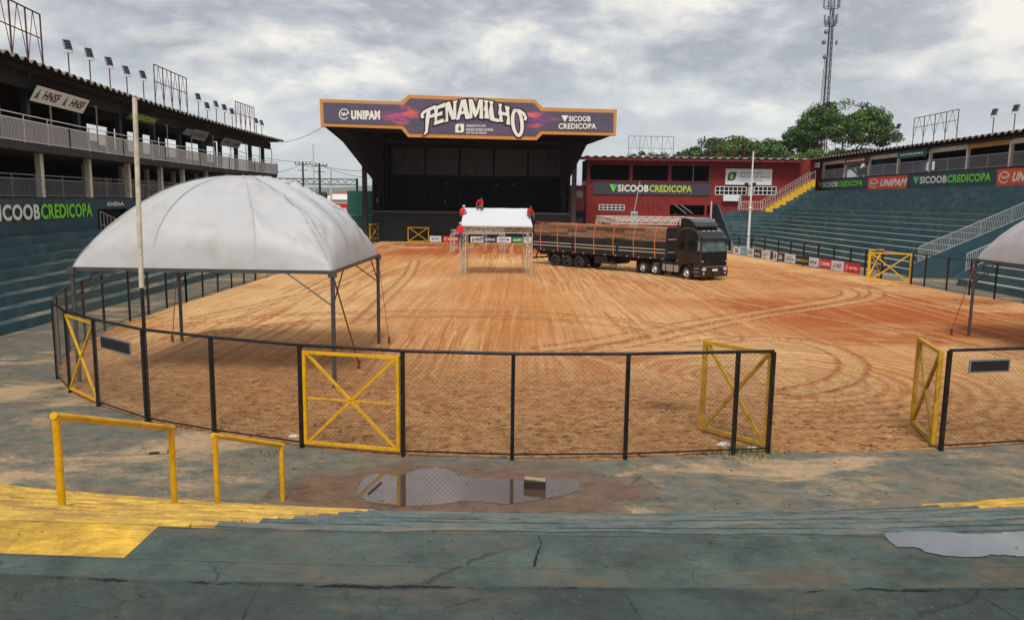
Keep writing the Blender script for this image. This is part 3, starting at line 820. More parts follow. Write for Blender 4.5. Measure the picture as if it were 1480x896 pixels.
ter = thing('spectator_terrace', 'worn teal painted concrete terrace stepping down in front of the camera', 'terrace', (0, 12, 0))
XL, XR, AL, AR = -17.0, 17.0, -2.25, 7.1
mb = ring_block(-6, 3.23, XL, XR, 3.2, 3.6, jag=0.004, n=220, seed=3)
mb.build('step', M['terrace_dark'], ter)
ring_block(3.21, 4.17, XL, XR, 2.8, 3.222, jag=0.003, n=200, seed=5).build('step', M['terrace'], ter)
ring_block(4.16, 4.65, AL, XR, 2.8, 3.2, jag=0.003, n=160, seed=6).build('step', M['terrace'], ter)
ring_block(4.16, 4.65, XL, AL, 2.8, 3.204, jag=0.003, n=120, seed=7).build('step', M['yellow_floor'], ter)
for i in range(7):
    ya, yb, z = 4.65 + i, 5.65 + i, 2.8 - 0.4 * i
    ring_block(ya - 0.05, yb, AL, AR, z - 0.4, z, jag=0.004, n=150, seed=10 + i).build('step', M['terrace'], ter)
    ring_block(ya - 0.05, yb, XL, AL, z - 0.4, z, jag=0.005, n=90, seed=30 + i).build('step', M['yellow_floor'], ter)
    ring_block(ya - 0.05, yb, AR, XR, z - 0.4, z, jag=0.005, n=90, seed=40 + i).build('step', M['yellow_floor'], ter)
    # the aisles have a half step on every tread
    ring_block(ya - 0.02, ya + 0.5, -9.8, AL - 0.004, z, z + 0.2, jag=0.005, n=90, seed=50 + i).build('step', M['yellow_floor'], ter)
    ring_block(ya - 0.02, ya + 0.5, AR + 0.004, 13, z, z + 0.2, jag=0.005, n=60, seed=60 + i).build('step', M['yellow_floor'], ter)
ring_block(11.6, 12.15, -9.8, AL - 0.004, 0, 0.2, jag=0.005, n=90, seed=70).build('step', M['yellow_floor'], ter)
ring_block(11.6, 12.15, AR + 0.004, 13, 0, 0.2, jag=0.005, n=60, seed=71).build('step', M['yellow_floor'], ter)
# worn paler edge of every step
def nosing(Yb, x0, x1, z, m, seed, w=.05):
    r = random.Random(seed); mb = MB(); n = int((x1 - x0) / .06); vs = []; ww = w
    for i in range(n + 1):
        x = x0 + (x1 - x0) * i / n; ww = min(w * 1.3, max(w * .5, ww + r.uniform(-.12, .12) * w)); y = ringY(YC - Yb, x)
        vs += [(x, y - ww, z + .004), (x, y - .004, z + .004)]
    mb.add(vs, [(2 * i, 2 * i + 2, 2 * i + 3, 2 * i + 1) for i in range(n)]); return mb.build('step_edge', m, ter)


for i in range(7):
    yb, z = 5.65 + i, 2.8 - 0.4 * i
    nosing(yb, AL, AR, z, M['nosing'], 80 + i, .09)
    nosing(yb, -9.8, AL, z, M['yellow_nosing'], 90 + i, .10); nosing(yb - .5, -9.8, AL - .01, z + .2, M['yellow_nosing'], 100 + i, .08)
nosing(4.65, AL, 4, 3.2, M['nosing'], 79, .014); nosing(4.17, -4, 4, 3.222, M['nosing'], 78, .010)
# open joint and cracks
CR = mat('crack_shadow_dirt', (0.006, 0.006, 0.007), 0.95, bump=0)


def crack(pts, z, w, seed, n=14):
    r = random.Random(seed); mb = MB(); L = []
    for (a, b) in zip(pts[:-1], pts[1:]):
        for k in range(n):
            f = k / n
            L.append((a[0] + (b[0] - a[0]) * f, a[1] + (b[1] - a[1]) * f))
    L.append(pts[-1])
    dx, dy = pts[-1][0] - pts[0][0], pts[-1][1] - pts[0][1]; l = math.hypot(dx, dy); nx, ny = -dy / l, dx / l
    vs = []; wob = 0; wd = .2
    for (x, y) in L:
        wob = wob * 0.9 + r.uniform(-1, 1) * w * 0.35
        wd = min(1.3, max(-.6, wd + r.uniform(-.35, .35)))
        ww = max(0.0010, w * wd) / 2
        vs += [(x + nx * (wob - ww), y + ny * (wob - ww), z), (x + nx * (wob + ww), y + ny * (wob + ww), z)]
    mb.add(vs, [(2 * i, 2 * i + 1, 2 * i + 3, 2 * i + 2) for i in range(len(L) - 1)])
    o = mb.build('crack', CR, ter)
    return o


jl = [(x, ringY(YC - 3.20, x)) for x in np.linspace(-3.2, 3.2, 14)]
crack(jl, 3.606, 0.016, 3, 40)
crack([tuple(G(780, 776, 3.2)[:2]), tuple(G(785, 790, 3.2)[:2]), tuple(G(776, 806, 3.2)[:2]), tuple(G(773, 822, 3.2)[:2])], 3.2075, 0.012, 8, 10)
crack([tuple(G(640, 822, 3.22)[:2]), tuple(G(780, 823, 3.22)[:2])], 3.228, 0.006, 9, 20)
crack([tuple(G(470, 818, 3.22)[:2]), tuple(G(550, 821, 3.22)[:2])], 3.228, 0.005, 10, 20)
crack([tuple(G(905, 862, 3.6)[:2]), tuple(G(928, 896, 3.6)[:2])], 3.606, 0.006, 11)
crack([tuple(G(1390, 845, 3.6)[:2]), tuple(G(1475, 896, 3.6)[:2])], 3.606, 0.005, 12)
crack([tuple(G(378, 842, 3.6)[:2]), tuple(G(350, 896, 3.6)[:2])], 3.606, 0.005, 13)
crack([tuple(G(640, 880, 3.6)[:2]), tuple(G(700, 864, 3.6)[:2]), tuple(G(760, 868, 3.6)[:2]), tuple(G(800, 884, 3.6)[:2])], 3.606, 0.005, 14)

# ------------------------------------------------------------------ chain link fences and gates


def wires(mb, a, b, z0, z1, sp, r=0.0022):
    a, b = Vector((a[0], a[1], 0)), Vector((b[0], b[1], 0))
    w = (b - a).length; u = (b - a) / w; h = z1 - z0

    def pt(x, z): return a + u * x + Vector((0, 0, z0 + z))
    x = -h
    while x < w:
        for sgn in (0, 1):
            xa, xb = x, x + h          # rising line from (xa,0) to (xb,h)
            s0, s1 = max(0, -xa) , min(h, w - xa)
            if s1 <= s0 + 0.01: continue
            p, q = (pt(xa + s0, s0), pt(xa + s1, s1)) if sgn == 0 else (pt(xa + s0, h - s0), pt(xa + s1, h - s1))
            mb.tube(p, q, r, n=3, cap=False)
        x += sp


def fence(label, pts, h, spacing_wire, postw=0.078, skip=(), cat='fence', rails=True, group=None, zb=0.12, wr=0.0024, midposts=0):
    c = pts[len(pts) // 2]
    t = thing('chain_link_fence', label, cat, (c[0], c[1], 0), group=group)
    for i, p in enumerate(pts):
        mb = MB(); j = pts[min(i + 1, len(pts) - 1)]; k = pts[max(i - 1, 0)]
        mb.bar((p[0], p[1], -0.03), (p[0], p[1], h), postw, postw, up=(j[0] - k[0], j[1] - k[1], 0))
        mb.build('post', M['black_steel'], t)
    for i, (a, b) in enumerate(zip(pts[:-1], pts[1:])):
        if i in skip: continue
        mb = MB(); mb.tube((*a, h + 0.01), (*b, h + 0.01), 0.036, n=8); mb.build('top_rail', M['black_steel'], t)
        if rails:
            mb = MB(); mb.bar((*a, zb), (*b, zb), 0.025, 0.03); mb.build('bottom_rail', M['black_steel'], t)
        if spacing_wire:
            mb = MB(); wires(mb, a, b, zb, h, spacing_wire, wr); o = mb.build('wire_mesh', M['wire'], t); o['kind'] = 'stuff'
    return t


def gate(label, a, b, z0, z1, rz=None, m='yellow', group=None, w=0.07, mid=False, mesh=0.11, upright=True):
    t = thing('steel_gate', label, 'gate', (a[0], a[1], 0), group=group)
    A0, A1, B0, B1 = (*a, z0), (*a, z1), (*b, z0), (*b, z1)
    mb = MB(); d = (b[0] - a[0], b[1] - a[1], 0)
    mb.bar(A0, A1, w, w, up=d); mb.bar(B0, B1, w, w, up=d)
    mb.bar((a[0], a[1], z1 - w / 2), (b[0], b[1], z1 - w / 2), w * 0.9, w * 0.9); mb.bar((a[0], a[1], z0 + w / 2), (b[0], b[1], z0 + w / 2), w * 0.9, w * 0.9)
    mb.build('gate_frame', M[m], t)
    for p, q in ((A0, B1), (A1, B0)):
        mb = MB(); mb.bar(Vector(p) + (Vector(q) - Vector(p)) * 0.02, Vector(p) + (Vector(q) - Vector(p)) * 0.98, w * 0.75, w * 0.75); mb.build('diagonal_brace', M[m], t)
    if mid:
        zm = (z0 + z1) / 2
        mb = MB(); mb.bar((*a, zm), (*b, zm), 0.03, 0.035); mb.build('cross_bar', M[m], t)
    if mesh:
        mb = MB(); wires(mb, a, b, z0 + 0.04, z1 - 0.04, mesh); o = mb.build('wire_mesh', M['wire'], t); o['kind'] = 'stuff'
    return t


HF = 2.22
nl = [(-16.4, 38.5), (-16.4, 36.3), (-16.3, 34.24), (-16.25, 32.43), (-16.0, 29.9), (-15.55, 27.7), (-15.0, 25.7), (-14.15, 23.7), (-13.14, 21.82), (-11.9, 20.3), (-10.45, 19.0), (-8.56, 17.61), (-6.64, 16.74), (-4.46, 15.95), (-2.22, 15.45), (0.04, 15.32), (2.39, 15.46), (4.74, 15.83), (5.52, 15.95)]
fence('long curved black chain link fence between the near walkway and the sand', nl, HF, 0.11, skip=(9, 13))
for i in (9,):
    t = None
gate('closed yellow cross-braced gate at the left bend of the near fence', nl[9], nl[10], 0.1, HF - 0.06)
mb = MB(); mb.tube((*nl[9], HF + .01), (*nl[10], HF + .01), 0.036); mb.build('gate_top_rail', M['black_steel'], None, origin=(*nl[9], 0)); bpy.data.objects['gate_top_rail'].location = (*nl[9], 0)
o = bpy.data.objects['gate_top_rail']; tag(o, 'black top rail over the closed yellow gate at the left bend', 'rail')
g2a = (-4.36, 15.92); g2b = (-2.32, 15.47)
gate('closed yellow gate with crossed braces and a thin middle bar in the near fence', g2a, g2b, 0.1, HF - 0.1, mid=True)
mb = MB(); mb.tube((*nl[13], HF + .01), (*nl[14], HF + .01), 0.036); o = mb.build('gate_top_rail', M['black_steel'], None, origin=(*nl[13], 0)); tag(o, 'black top rail over the closed yellow gate with the middle bar', 'rail')
gate('yellow gate leaf swung open into the sand on the left of the entrance gap', (5.5, 16.05), (4.42, 17.3), 0.12, HF - 0.02, w=0.09, m='yellow_dull')
nr = [(9.42, 16.3), (11.6, 16.75), (13.7, 17.6), (15.9, 18.9), (18.0, 20.4)]
fence('black chain link fence right of the entrance gap', nr, HF, 0.11)
gate('yellow gate leaf swung open beside the black post right of the gap', (9.3, 16.42), (9.68, 18.05), 0.12, HF - 0.02, w=0.09, m='yellow_dull')
fl = [(-16.4, 38.5 + 2.1 * i) for i in range(6)]
fence('straight black chain link fence along the left walkway behind the big tent', fl, HF, 0.2, wr=0.003)
gate('yellow gate post and leaf in the left fence seen past the tent leg', (-16.4, 49.2), (-16.35, 51.3), 0.1, HF, mesh=0)
fl = [(-16.4, 51.4 + 2.6 * i) for i in range(18)]
fence('far black chain link fence running along the left side to the stage', fl, 2.1, 0.3, wr=0.003)
fr = [(28.6, 39.0), (28.11, 42.0), (27.67, 44.0), (27.39, 46.0), (27.19, 48.1), (27.02, 50.4), (26.85, 51.75)]
fence('black chain link fence on the right between the yellow gates and the second tent', fr, 2.1, 0.2, wr=0.003)
fr2 = [(26.55, 55.4), (26.35, 57.6), (26.1, 59.6), (25.75, 61.9), (25.4, 64.2), (25.05, 66.5), (24.75, 68.8), (24.45, 71.2), (24.05, 73.8), (23.6, 76.4), (23.15, 79.2), (22.3, 82.2), (21.2, 85.2)]
fence('black railing fence above the row of advertising boards on the right', fr2, 2.0, 0.3, postw=0.10, wr=0.003)
g = [G(1252, 408), G(1313, 410)]
gate('near one of two yellow gates at the right side of the arena', (24.5, 52.9), (26.85, 52.0), 0.1, 2.1, w=0.1, mesh=0)
gate('farther one of two yellow gates at the right, standing ajar', (25.55, 55.3), (27.3, 57.0), 0.1, 2.1, w=0.1, mesh=0)
ff = [(-10.3 + 2.5 * i, 95.9 - 0.05 * i) for i in range(9)]
fence('low black fence in front of the stage apron', ff, 1.75, 0, postw=0.06, rails=False)
gate('yellow cross-braced gate in front of the stage', (-12.96, 95.7), (-10.45, 95.8), 0.08, 1.85, w=0.11, mesh=0)
gate('orange yellow gate beside the teal wall left of the stage', (-17.6, 95.2), (-16.6, 97.0), 0.3, 2.2, w=0.13, mesh=0)

# black plates wired to the fence
for a, b, z0, z1, lab in ((tuple(W(157, 480, lambda Y: -10.25 + 0 * Y)), None, 0, 0, 'tilted black plate wired to the near fence on the left'),):
    P0, P1 = Vector((-10.1, 18.72, 1.9)), Vector((-9.0, 17.98, 1.86))
    t = thing('fence_sign', lab, 'sign', (P0.x, P0.y, 0))
    u = (P1 - P0).normalized(); nrm = Vector((u.y, -u.x, 0)) * 0.05
    mb = MB(); mb.prism([P0 + nrm, P1 + nrm, P1 + nrm + Vector((0, 0, -0.33)), P0 + nrm + Vector((0, 0, -0.33))], -nrm * 0.5); mb.build('border', M['grey_print'], t)
    mb = MB(); q = u * 0.04
    mb.prism([P0 + nrm * 1.2 + q + Vector((0, 0, -.04)), P1 + nrm * 1.2 - q + Vector((0, 0, -.04)), P1 + nrm * 1.2 - q + Vector((0, 0, -0.29)), P0 + nrm * 1.2 + q + Vector((0, 0, -0.29))], -nrm * 0.2); mb.build('plate', M['letter_dark'], t)
P0, P1 = Vector((9.85, 16.33, 2.03)), Vector((10.85, 16.53, 2.03))
t = thing('fence_sign', 'dark plate with a grey border wired to the fence right of the entrance gap', 'sign', (P0.x, P0.y, 0))
u = (P1 - P0).normalized(); nrm = Vector((u.y, -u.x, 0)) * 0.05
mb = MB(); mb.prism([P0 + nrm, P1 + nrm, P1 + nrm + Vector((0, 0, -0.29)), P0 + nrm + Vector((0, 0, -0.29))], -nrm * 0.5); mb.build('border', M['grey_print'], t)
q = u * 0.04
mb = MB(); mb.prism([P0 + nrm * 1.2 + q + Vector((0, 0, -.035)), P1 + nrm * 1.2 - q + Vector((0, 0, -.035)), P1 + nrm * 1.2 - q + Vector((0, 0, -0.25)), P0 + nrm * 1.2 + q + Vector((0, 0, -0.25))], -nrm * 0.2); mb.build('plate', M['letter_dark'], t)

# yellow hand rails on the aisle
for lab, a, b in (('tall yellow pipe handrail on the yellow steps, nearer of the two', (-5.0, 8.22, 1.72), (-4.83, 10.62, 0.95)),
                  ('smaller yellow pipe handrail lower on the yellow steps', (-4.62, 11.65, 0.3), (-4.0, 13.0, 0.0))):
    t = thing('handrail', lab, 'handrail', (a[0], a[1], a[2]))
    hh = 0.98
    ya = 601 if 'tall' in lab else 629; yb = 618 if 'tall' in lab else 643
    xa, xb = (80, 250) if 'tall' in lab else (307, 407)
    za, zb_ = V(xa, ya, a[1]).z, V(xb, yb, b[1]).z
    mb = MB(); mb.tube((a[0], a[1], a[2] - 0.3), (a[0], a[1], za), 0.042, n=12); mb.build('post', M['yellow'], t)
    mb = MB(); mb.tube((b[0], b[1], b[2] - 0.3), (b[0], b[1], zb_), 0.042, n=12); mb.build('post', M['yellow'], t)
    d = (Vector((b[0], b[1], zb_)) - Vector((a[0], a[1], za))).normalized() * 0.04
    mb = MB(); mb.tube(Vector((a[0], a[1], za)) - d, Vector((b[0], b[1], zb_)) + d, 0.042, n=12); mb.build('top_rail', M['yellow'], t)

# tall pole standing on the near fence
pb = Vector((-8.52, 17.63, 0)); pt_ = V(194.5, 141, 17.6)
t = thing('flag_pole', 'tall slim weathered pole rising from the near fence on the left', 'pole', tuple(pb))
md = pb + (Vector((pb.x, 17.6, pt_.z)) - pb) * 0.43
mb = MB(); mb.tube(pb + Vector((0, 0, 0)), md, 0.045, 0.042, n=10); mb.build('black_base', M['black_steel'], t)
mb = MB(); mb.tube(md, Vector((pt_.x, 17.6, pt_.z)), 0.056, 0.052, n=10); mb.build('shaft', M['pole'], t)


# loose stones, wood and litter
def stone(name, label, cat, loc, s, m, seed, group=None, flat=1.0):
    r = random.Random(seed); mb = MB()
    n1, n2 = 7, 5; vs = [(0, 0, s * flat)]
    for j in range(1, n2):
        for i in range(n1):
            a = math.pi * j / n2; b = 2 * math.pi * i / n1
            k = s * r.uniform(0.75, 1.15)
            vs.append((k * math.sin(a) * math.cos(b) * 1.4, k * math.sin(a) * math.sin(b), k * math.cos(a) * flat))
    vs.append((0, 0, -s * flat)); fs = []
    for i in range(n1):
        fs.append((0, 1 + i, 1 + (i + 1) % n1)); fs.append((len(vs) - 1, 1 + (n2 - 2) * n1 + (i + 1) % n1, 1 + (n2 - 2) * n1 + i))
        for j in range(n2 - 2):
            a, b = 1 + j * n1 + i, 1 + j * n1 + (i + 1) % n1
            fs.append((a, a + n1, b + n1, b))
    mb.add(vs, fs)
    o = mb.build(name, m, None); o.location = (loc[0], loc[1], loc[2] + s * flat * 0.6)
    tag(o, label, cat, group)
    return o


CONC = mat('broken_concrete', s2l((170, 150, 122)), 0.85, var=0.2, scale=8, bump=0.4)
PLAST = mat('dirty_white_plastic', s2l((214, 210, 200)), 0.5, var=0.1, scale=20, bump=0.1)
WOODB = mat('wet_dark_wood', s2l((52, 42, 36)), 0.5, var=0.3, scale=8, bump=0.3)
stone('stone', 'pale chunk of broken concrete lying on the yellow steps', 'stone', G(147, 757, 3.0) if False else (-2.62, 4.9, 2.8), 0.035, CONC, 1)
p = G(228, 655); t = thing('brick', 'broken pale brick on sandy concrete behind the tall handrail', 'brick', (p.x, p.y, 0), 0.25)
mb = MB(); mb.box(-.19, .2, -.08, .08, 0, .09); bevel(mb.build('block', CONC, t, local=True), 0.015); mb = MB(); mb.box(-.15, .05, -.085, -.078, .015, .06); mb.build('broken_face', WOODB, t, local=True)
p = G(773, 705); t = thing('wood_block', 'dark wooden block with a pale top lying in the puddle', 'wooden block', (p.x, p.y, 0), -0.12)
mb = MB(); mb.box(-.2, .2, -.09, .09, 0, .16); bevel(mb.build('block', WOODB, t, local=True), 0.01)
mb = MB(); mb.prism([(-.2, -.02, .163), (.2, -.1, .163), (.2, .05, .163), (-.2, .08, .163)], (0, 0, .02)); mb.build('pale_top', CONC, t, local=True)
a, b = G(533, 713, .02), G(551, 697, .02)
mb = MB(); mb.bar(a, b, .035, .025); o = mb.build('stick', WOODB, None, origin=tuple(a)); tag(o, 'thin brown stick lying in the left end of the puddle', 'stick')
for i, (x, y, s, lab) in enumerate(((425, 632, .09, 'crumpled white plastic at the foot of the post left of the closed gate'), (344, 620, .05, 'small white plastic scrap on the sand behind the fence left of the gates'),
                                    (612, 627, .05, 'white disposable cup lid on the sand right of the closed gate'), (1046, 645, .13, 'crumpled white sack at the foot of the open gate leaf'), (1088, 650, .10, 'torn white plastic between the last two posts before the gap'),
                                    (1258, 611, .06, 'white litter on the open sand in the entrance gap'), (440, 410, .1, 'white scrap on the pale sand far behind the big tent'))):
    p = G(x, y, .03); o = stone('plastic_litter', lab, 'litter', (p.x, p.y, .03), s, PLAST, 20 + i, flat=.45)
rs = random.Random(5)
DEB = mat('dark_debris', s2l((44, 36, 30)), 0.8, var=0.4, scale=20)
mb = MB()
for k in range(420):                                                     # crumbs and twigs scattered on the terrace and walkway
    x = rs.uniform(-9, 10); y = rs.choice([rs.uniform(2.4, 3.1), rs.uniform(4.1, 4.6), rs.uniform(12.7, 15.2), rs.uniform(5, 11.5)])
    z = 3.6 if y < 3.2 else (3.2 if y < 4.65 else (0 if y > 12.6 else None))
    if y < 5 and abs(x) > 3.4: continue
    if z is None:
        i = int(y - 4.65 - 0.02) if y > 4.65 else 0
        z = 2.8 - 0.4 * i
        if x < AL or x > AR: z += 0.2
        if (y - 4.65) % 1 > .75 or (y - 4.65) % 1 < .05: continue
        if not (AL < x < AR) and (y - 4.65) % 1 > .4: continue
    s = rs.uniform(.002, .008) * (0.6 if y < 5 else 1.5)
    a = rs.uniform(0, 3.14)
    if x * x > 40 and y > 12 : y += x * x / 86
    elif y > 5: y += x * x / 90
    d = Vector((math.cos(a), math.sin(a), 0)) * s * rs.uniform(.8, 3)
    mb.bar(Vector((x, y, z + .012)) - d, Vector((x, y, z + .012)) + d, s, s * .7)
o = mb.build('debris', DEB); o['kind'] = 'stuff'
GRASS = mat('weed_green', s2l((88, 104, 52)), 0.8, var=0.4, scale=6)
mb = MB()
for cx, cy, nn, sc in ((504, 640, 60, .16), (1075, 655, 130, .2), (1265, 418, 50, .25), (1290, 413, 50, .3), (1420, 440, 60, .25), (1450, 445, 60, .2), (262, 618, 30, .12), (390, 655, 40, .1), (225, 462, 50, .2), (250, 598, 40, .12), (1130, 655, 40, .1), (1385, 435, 40, .25), (1180, 395, 50, .2)):
    p = G(cx, cy, .03)
    for k in range(nn):
        x = p.x + rs.gauss(0, sc * 1.8); y = p.y + rs.gauss(0, sc); h = sc * rs.uniform(.3, 1.0); a = rs.uniform(0, 6.28)
        l = Vector((math.cos(a), math.sin(a), 0)) * h * .5; w = Vector((-math.sin(a), math.cos(a), 0)) * .012
        b0 = Vector((x, y, .02)); mb.add([b0 - w, b0 + w, b0 + l + Vector((0, 0, h))], [(0, 1, 2)])
o = mb.build('weeds', GRASS); o['kind'] = 'stuff'
# ------------------------------------------------------------------ right grandstand
RX0, RX1, RN, RZT, RZF = 30.0, 41.0, 15, 7.0, 8.45
RYA, RYB = 34.0, 104.5


def band_mesh(pts0, pts1):
    """quads between two 3d polylines"""
    n = len(pts0); mb = MB()
    mb.add(list(pts0) + list(pts1), [(i, i + 1, n + i + 1, n + i) for i in range(n - 1)])
    return mb


def railing(t, pts, z, h, m, sp=0.14, post_every=None, name='railing', bt=0.02, ztop=0.0):
    """balustrade following pts (list of xy); one part with its balusters as sub-part"""
    mb = MB()
    P = [Vector((p[0], p[1], z(p) if callable(z) else z)) for p in pts]
    for a, b in zip(P[:-1], P[1:]):
        mb.bar(a + Vector((0, 0, h)), b + Vector((0, 0, h)), .05, .05)
        mb.bar(a + Vector((0, 0, .08)), b + Vector((0, 0, .08)), .04, .04)
        if ztop: mb.bar(a + Vector((0, 0, h + ztop)), b + Vector((0, 0, h + ztop)), .05, .05)
    for p in P: mb.bar(p, p + Vector((0, 0, h + ztop)), .05, .05)
    o = mb.build(name, m, t)
    mb = MB()
    for a, b in zip(P[:-1], P[1:]):
        L = (b - a).length; n = max(1, int(L / sp))
        for k in range(1, n):
            q = a + (b - a) * (k / n)
            mb.bar(q + Vector((0, 0, .08)), q + Vector((0, 0, h)), bt, bt)
    c = mb.build('balusters', m, o); c['kind'] = 'stuff'
    return o


rs_ = thing('grandstand', 'teal concrete grandstand on the right with a roofed gallery along its top', 'grandstand', (RX0, 70, 0))
tw = (RX1 - RX0) / RN; th = RZT / RN
CH0, CH1 = 51.6, 57.2                       # exit channel cut through the stand
AC = (24.0, 95.3)


def row_front(i, y0):
    X_ = RX0 + tw * i; r = X_ - AC[0]; pts = [(X_, y0), (X_, AC[1])]
    ymax = 106.0 if i <= 8 else 102.64
    for k in range(1, 25):
        a = k / 24 * math.pi / 2; x, y = AC[0] + r * math.cos(a), AC[1] + r * math.sin(a)
        if x < 27.4:
            a = math.acos((27.4 - AC[0]) / r); pts.append((27.4, AC[1] + r * math.sin(a))); break
        if y > ymax:
            a = math.asin((ymax - AC[1]) / r); pts.append((AC[0] + r * math.cos(a), ymax)); break
        pts.append((x, y))
    return pts


for i in range(RN):
    x0 = RX0 + tw * i; z0, z1 = th * i, th * (i + 1)
    mb = MB(); mb.box(x0, RX1, RYA, CH0, z0 + 0.002, z1); mb.m = [1 if k == 1 else 0 for k in range(6)]
    mb.build('step', [M['riser'], M['tread']], rs_)
    fr_ = row_front(i, CH1); nf = len(fr_)
    tail = [(41, 102.64), (41, CH1)] if i > 8 else ([(27.4, 106.0)] if fr_[-1][0] < 27.5 else []) + [(33.25, 106.0), (33.25, 102.64), (41, 102.64), (41, CH1)]
    ol = fr_ + tail; n_ = len(ol)
    mb = MB(); mb.add([(x, y, z0 + .002) for x, y in ol] + [(x, y, z1) for x, y in ol], [(k, (k + 1) % n_, n_ + (k + 1) % n_, n_ + k) for k in range(n_)] + [tuple(range(n_, 2 * n_))])
    mb.m = [0] * n_ + [1]
    mb.build('step', [M['riser'], M['tread']], rs_)
# channel side wall with sloping top, and floor ramp at the back
mb = MB(); mb.prism([(29.6, CH1 - .17, 0), (41, CH1 - .17, 0), (41, CH1 - .17, 6.1), (30.0, CH1 - .17, 1.15), (29.6, CH1 - .17, 1.0)], (0, 0.16, 0)); mb.build('channel_wall', M['signwall'], rs_)
mb = MB(); mb.prism([(29.9, CH0 + .01, 0), (41, CH0 + .01, 0), (41, CH0 + .01, 6.1), (30.2, CH0 + .01, .9)], (0, 0.16, 0)); mb.build('channel_wall', M['signwall'], rs_)
mb = MB(); mb.prism([(32.5, CH0 + .18, .01), (41, CH0 + .18, .01), (41, CH0 + .18, 5.2)], (0, CH1 - CH0 - .36, 0)); mb.build('channel_stair', M['riser'], rs_)
railing(rs_, [(30.0 + 2.2 * k, CH1 - .09) for k in range(6)], lambda p: 1.12 + .45 * (p[0] - 30), 1.15, M['rail_grey'], sp=.13, name='stair_railing', bt=.028)
railing(rs_, [(30.4 + 2.1 * k, CH0 + .09) for k in range(6)], lambda p: 1.0 + .45 * (p[0] - 30.4), 1.15, M['rail_grey'], sp=.13, name='stair_railing', bt=.028)
# sign wall
mb = MB(); mb.box(RX1, RX1 + .25, RYA, RYB, RZT - .3, RZF); mb.build('sign_wall', M['signwall'], rs_)
mb = MB(); mb.box(RX1 - .05, RX1 + 6, RYA, RYB, RZF, RZF + .14); mb.build('gallery_floor', M['slab'], rs_)
mb = MB(); mb.box(RX1 + 5.8, RX1 + 6, RYA, RYB, 0, RZF); mb.build('back_support', M['slab'], rs_)
RXF = lambda Y: RX1
cols = [W(x, 240, RXF).y for x in (1189, 1221, 1255, 1296.5, 1342, 1395.6, 1457)]
cols = [RYB - .4] + cols + [cols[-1] - 6.2 * k for k in range(1, 5)]
RBE = 10.72
for y in cols:
    mb = MB(); mb.box(RX1 + .02, RX1 + .28, y - .13, y + .13, RZF + .14, RBE); mb.build('column', M['cream'], rs_)
BR = mat('bare_wood_beam', s2l((186, 128, 66)), 0.7, var=0.2, scale=3, stretch=(1, .3, 1))
for i, (a, b) in enumerate(zip(cols[:-1], cols[1:])):
    mb = MB(); mb.box(RX1 + .05, RX1 + .22, b + .14, a - .14, RBE - .3, RBE + .12)
    mb.build('beam', BR if i == 6 else M['cream'], rs_)
    railing(rs_, [(RX1 + .12, b + .14), (RX1 + .12, (a + b) / 2), (RX1 + .12, a - .14)], RZF + .14, 1.15, M['rail_grey'], sp=.13)
# back wall with openings
mb = MB()
oy = [(W(x1, 240, lambda Y: 46.9).y, W(x0, 240, lambda Y: 46.9).y) for x0, x1 in ((1188, 1201), (1240, 1252), (1303, 1325), (1333, 1352))]
mb.box(46.8, 47, RYA, RYB, RZF + .14, RZF + .8); mb.box(46.8, 47, RYA, RYB, 10.2, 11.0)
ys_ = sorted([RYA, RYB] + [v for p in oy for v in p])
for a, b in zip(ys_[::2], ys_[1::2]): mb.box(46.8, 47, a, b, RZF + .8, 10.2)
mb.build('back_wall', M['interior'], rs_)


def corr_roof(t, front, back, zf, zb, pitch=.49, amp=.075, thick=.02, m=None, nper=4, name='roof_sheet'):
    """corrugated roof between two polylines of equal parameter; front/back: functions s->(x,y), s in metres along"""
    L = front[-1]
    n = int(L / pitch) * nper
    mb = MB(); vs = []
    for i in range(n + 1):
        s = L * i / n
        ph = (i % nper) / nper
        w = [1, 1, -1, -1][i % nper] * amp if nper == 4 else amp * math.cos(2 * math.pi * ph)
        fx, fy = front[0](s); bx, by = back(s)
        for (x, y, z) in ((fx, fy, zf), (bx, by, zb)):
            vs += [(x, y, z + w), (x, y, z + w - thick - .03)]
    fs = []; ms = []
    for i in range(n):
        a, b = 4 * i, 4 * i + 4
        fs += [(a, b, b + 2, a + 2), (a + 1, a + 3, b + 3, b + 1), (a, a + 1, b + 1, b), (a + 2, b + 2, b + 3, a + 3)]
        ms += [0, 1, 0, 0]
    mb.add(vs, fs); mb.m = ms
    return mb.build(name, [m or M['corrug'], M['corrug_dark']], t)


corr_roof(rs_, (lambda s: (40.0, RYA + s), RYB - RYA + 2.5), lambda s: (48.2, RYA + s), 11.28, 10.95, m=mat('dark_weathered_tiles', s2l((112, 94, 84)), .85, var=.3, scale=2, dirt=s2l((60, 50, 46)), dirt_amt=.6), pitch=.9, amp=.1)
mb = MB(); mb.box(40.3, 47.5, RYA, RYB, 10.90, 10.96); mb.build('ceiling', M['corrug_dark'], rs_)
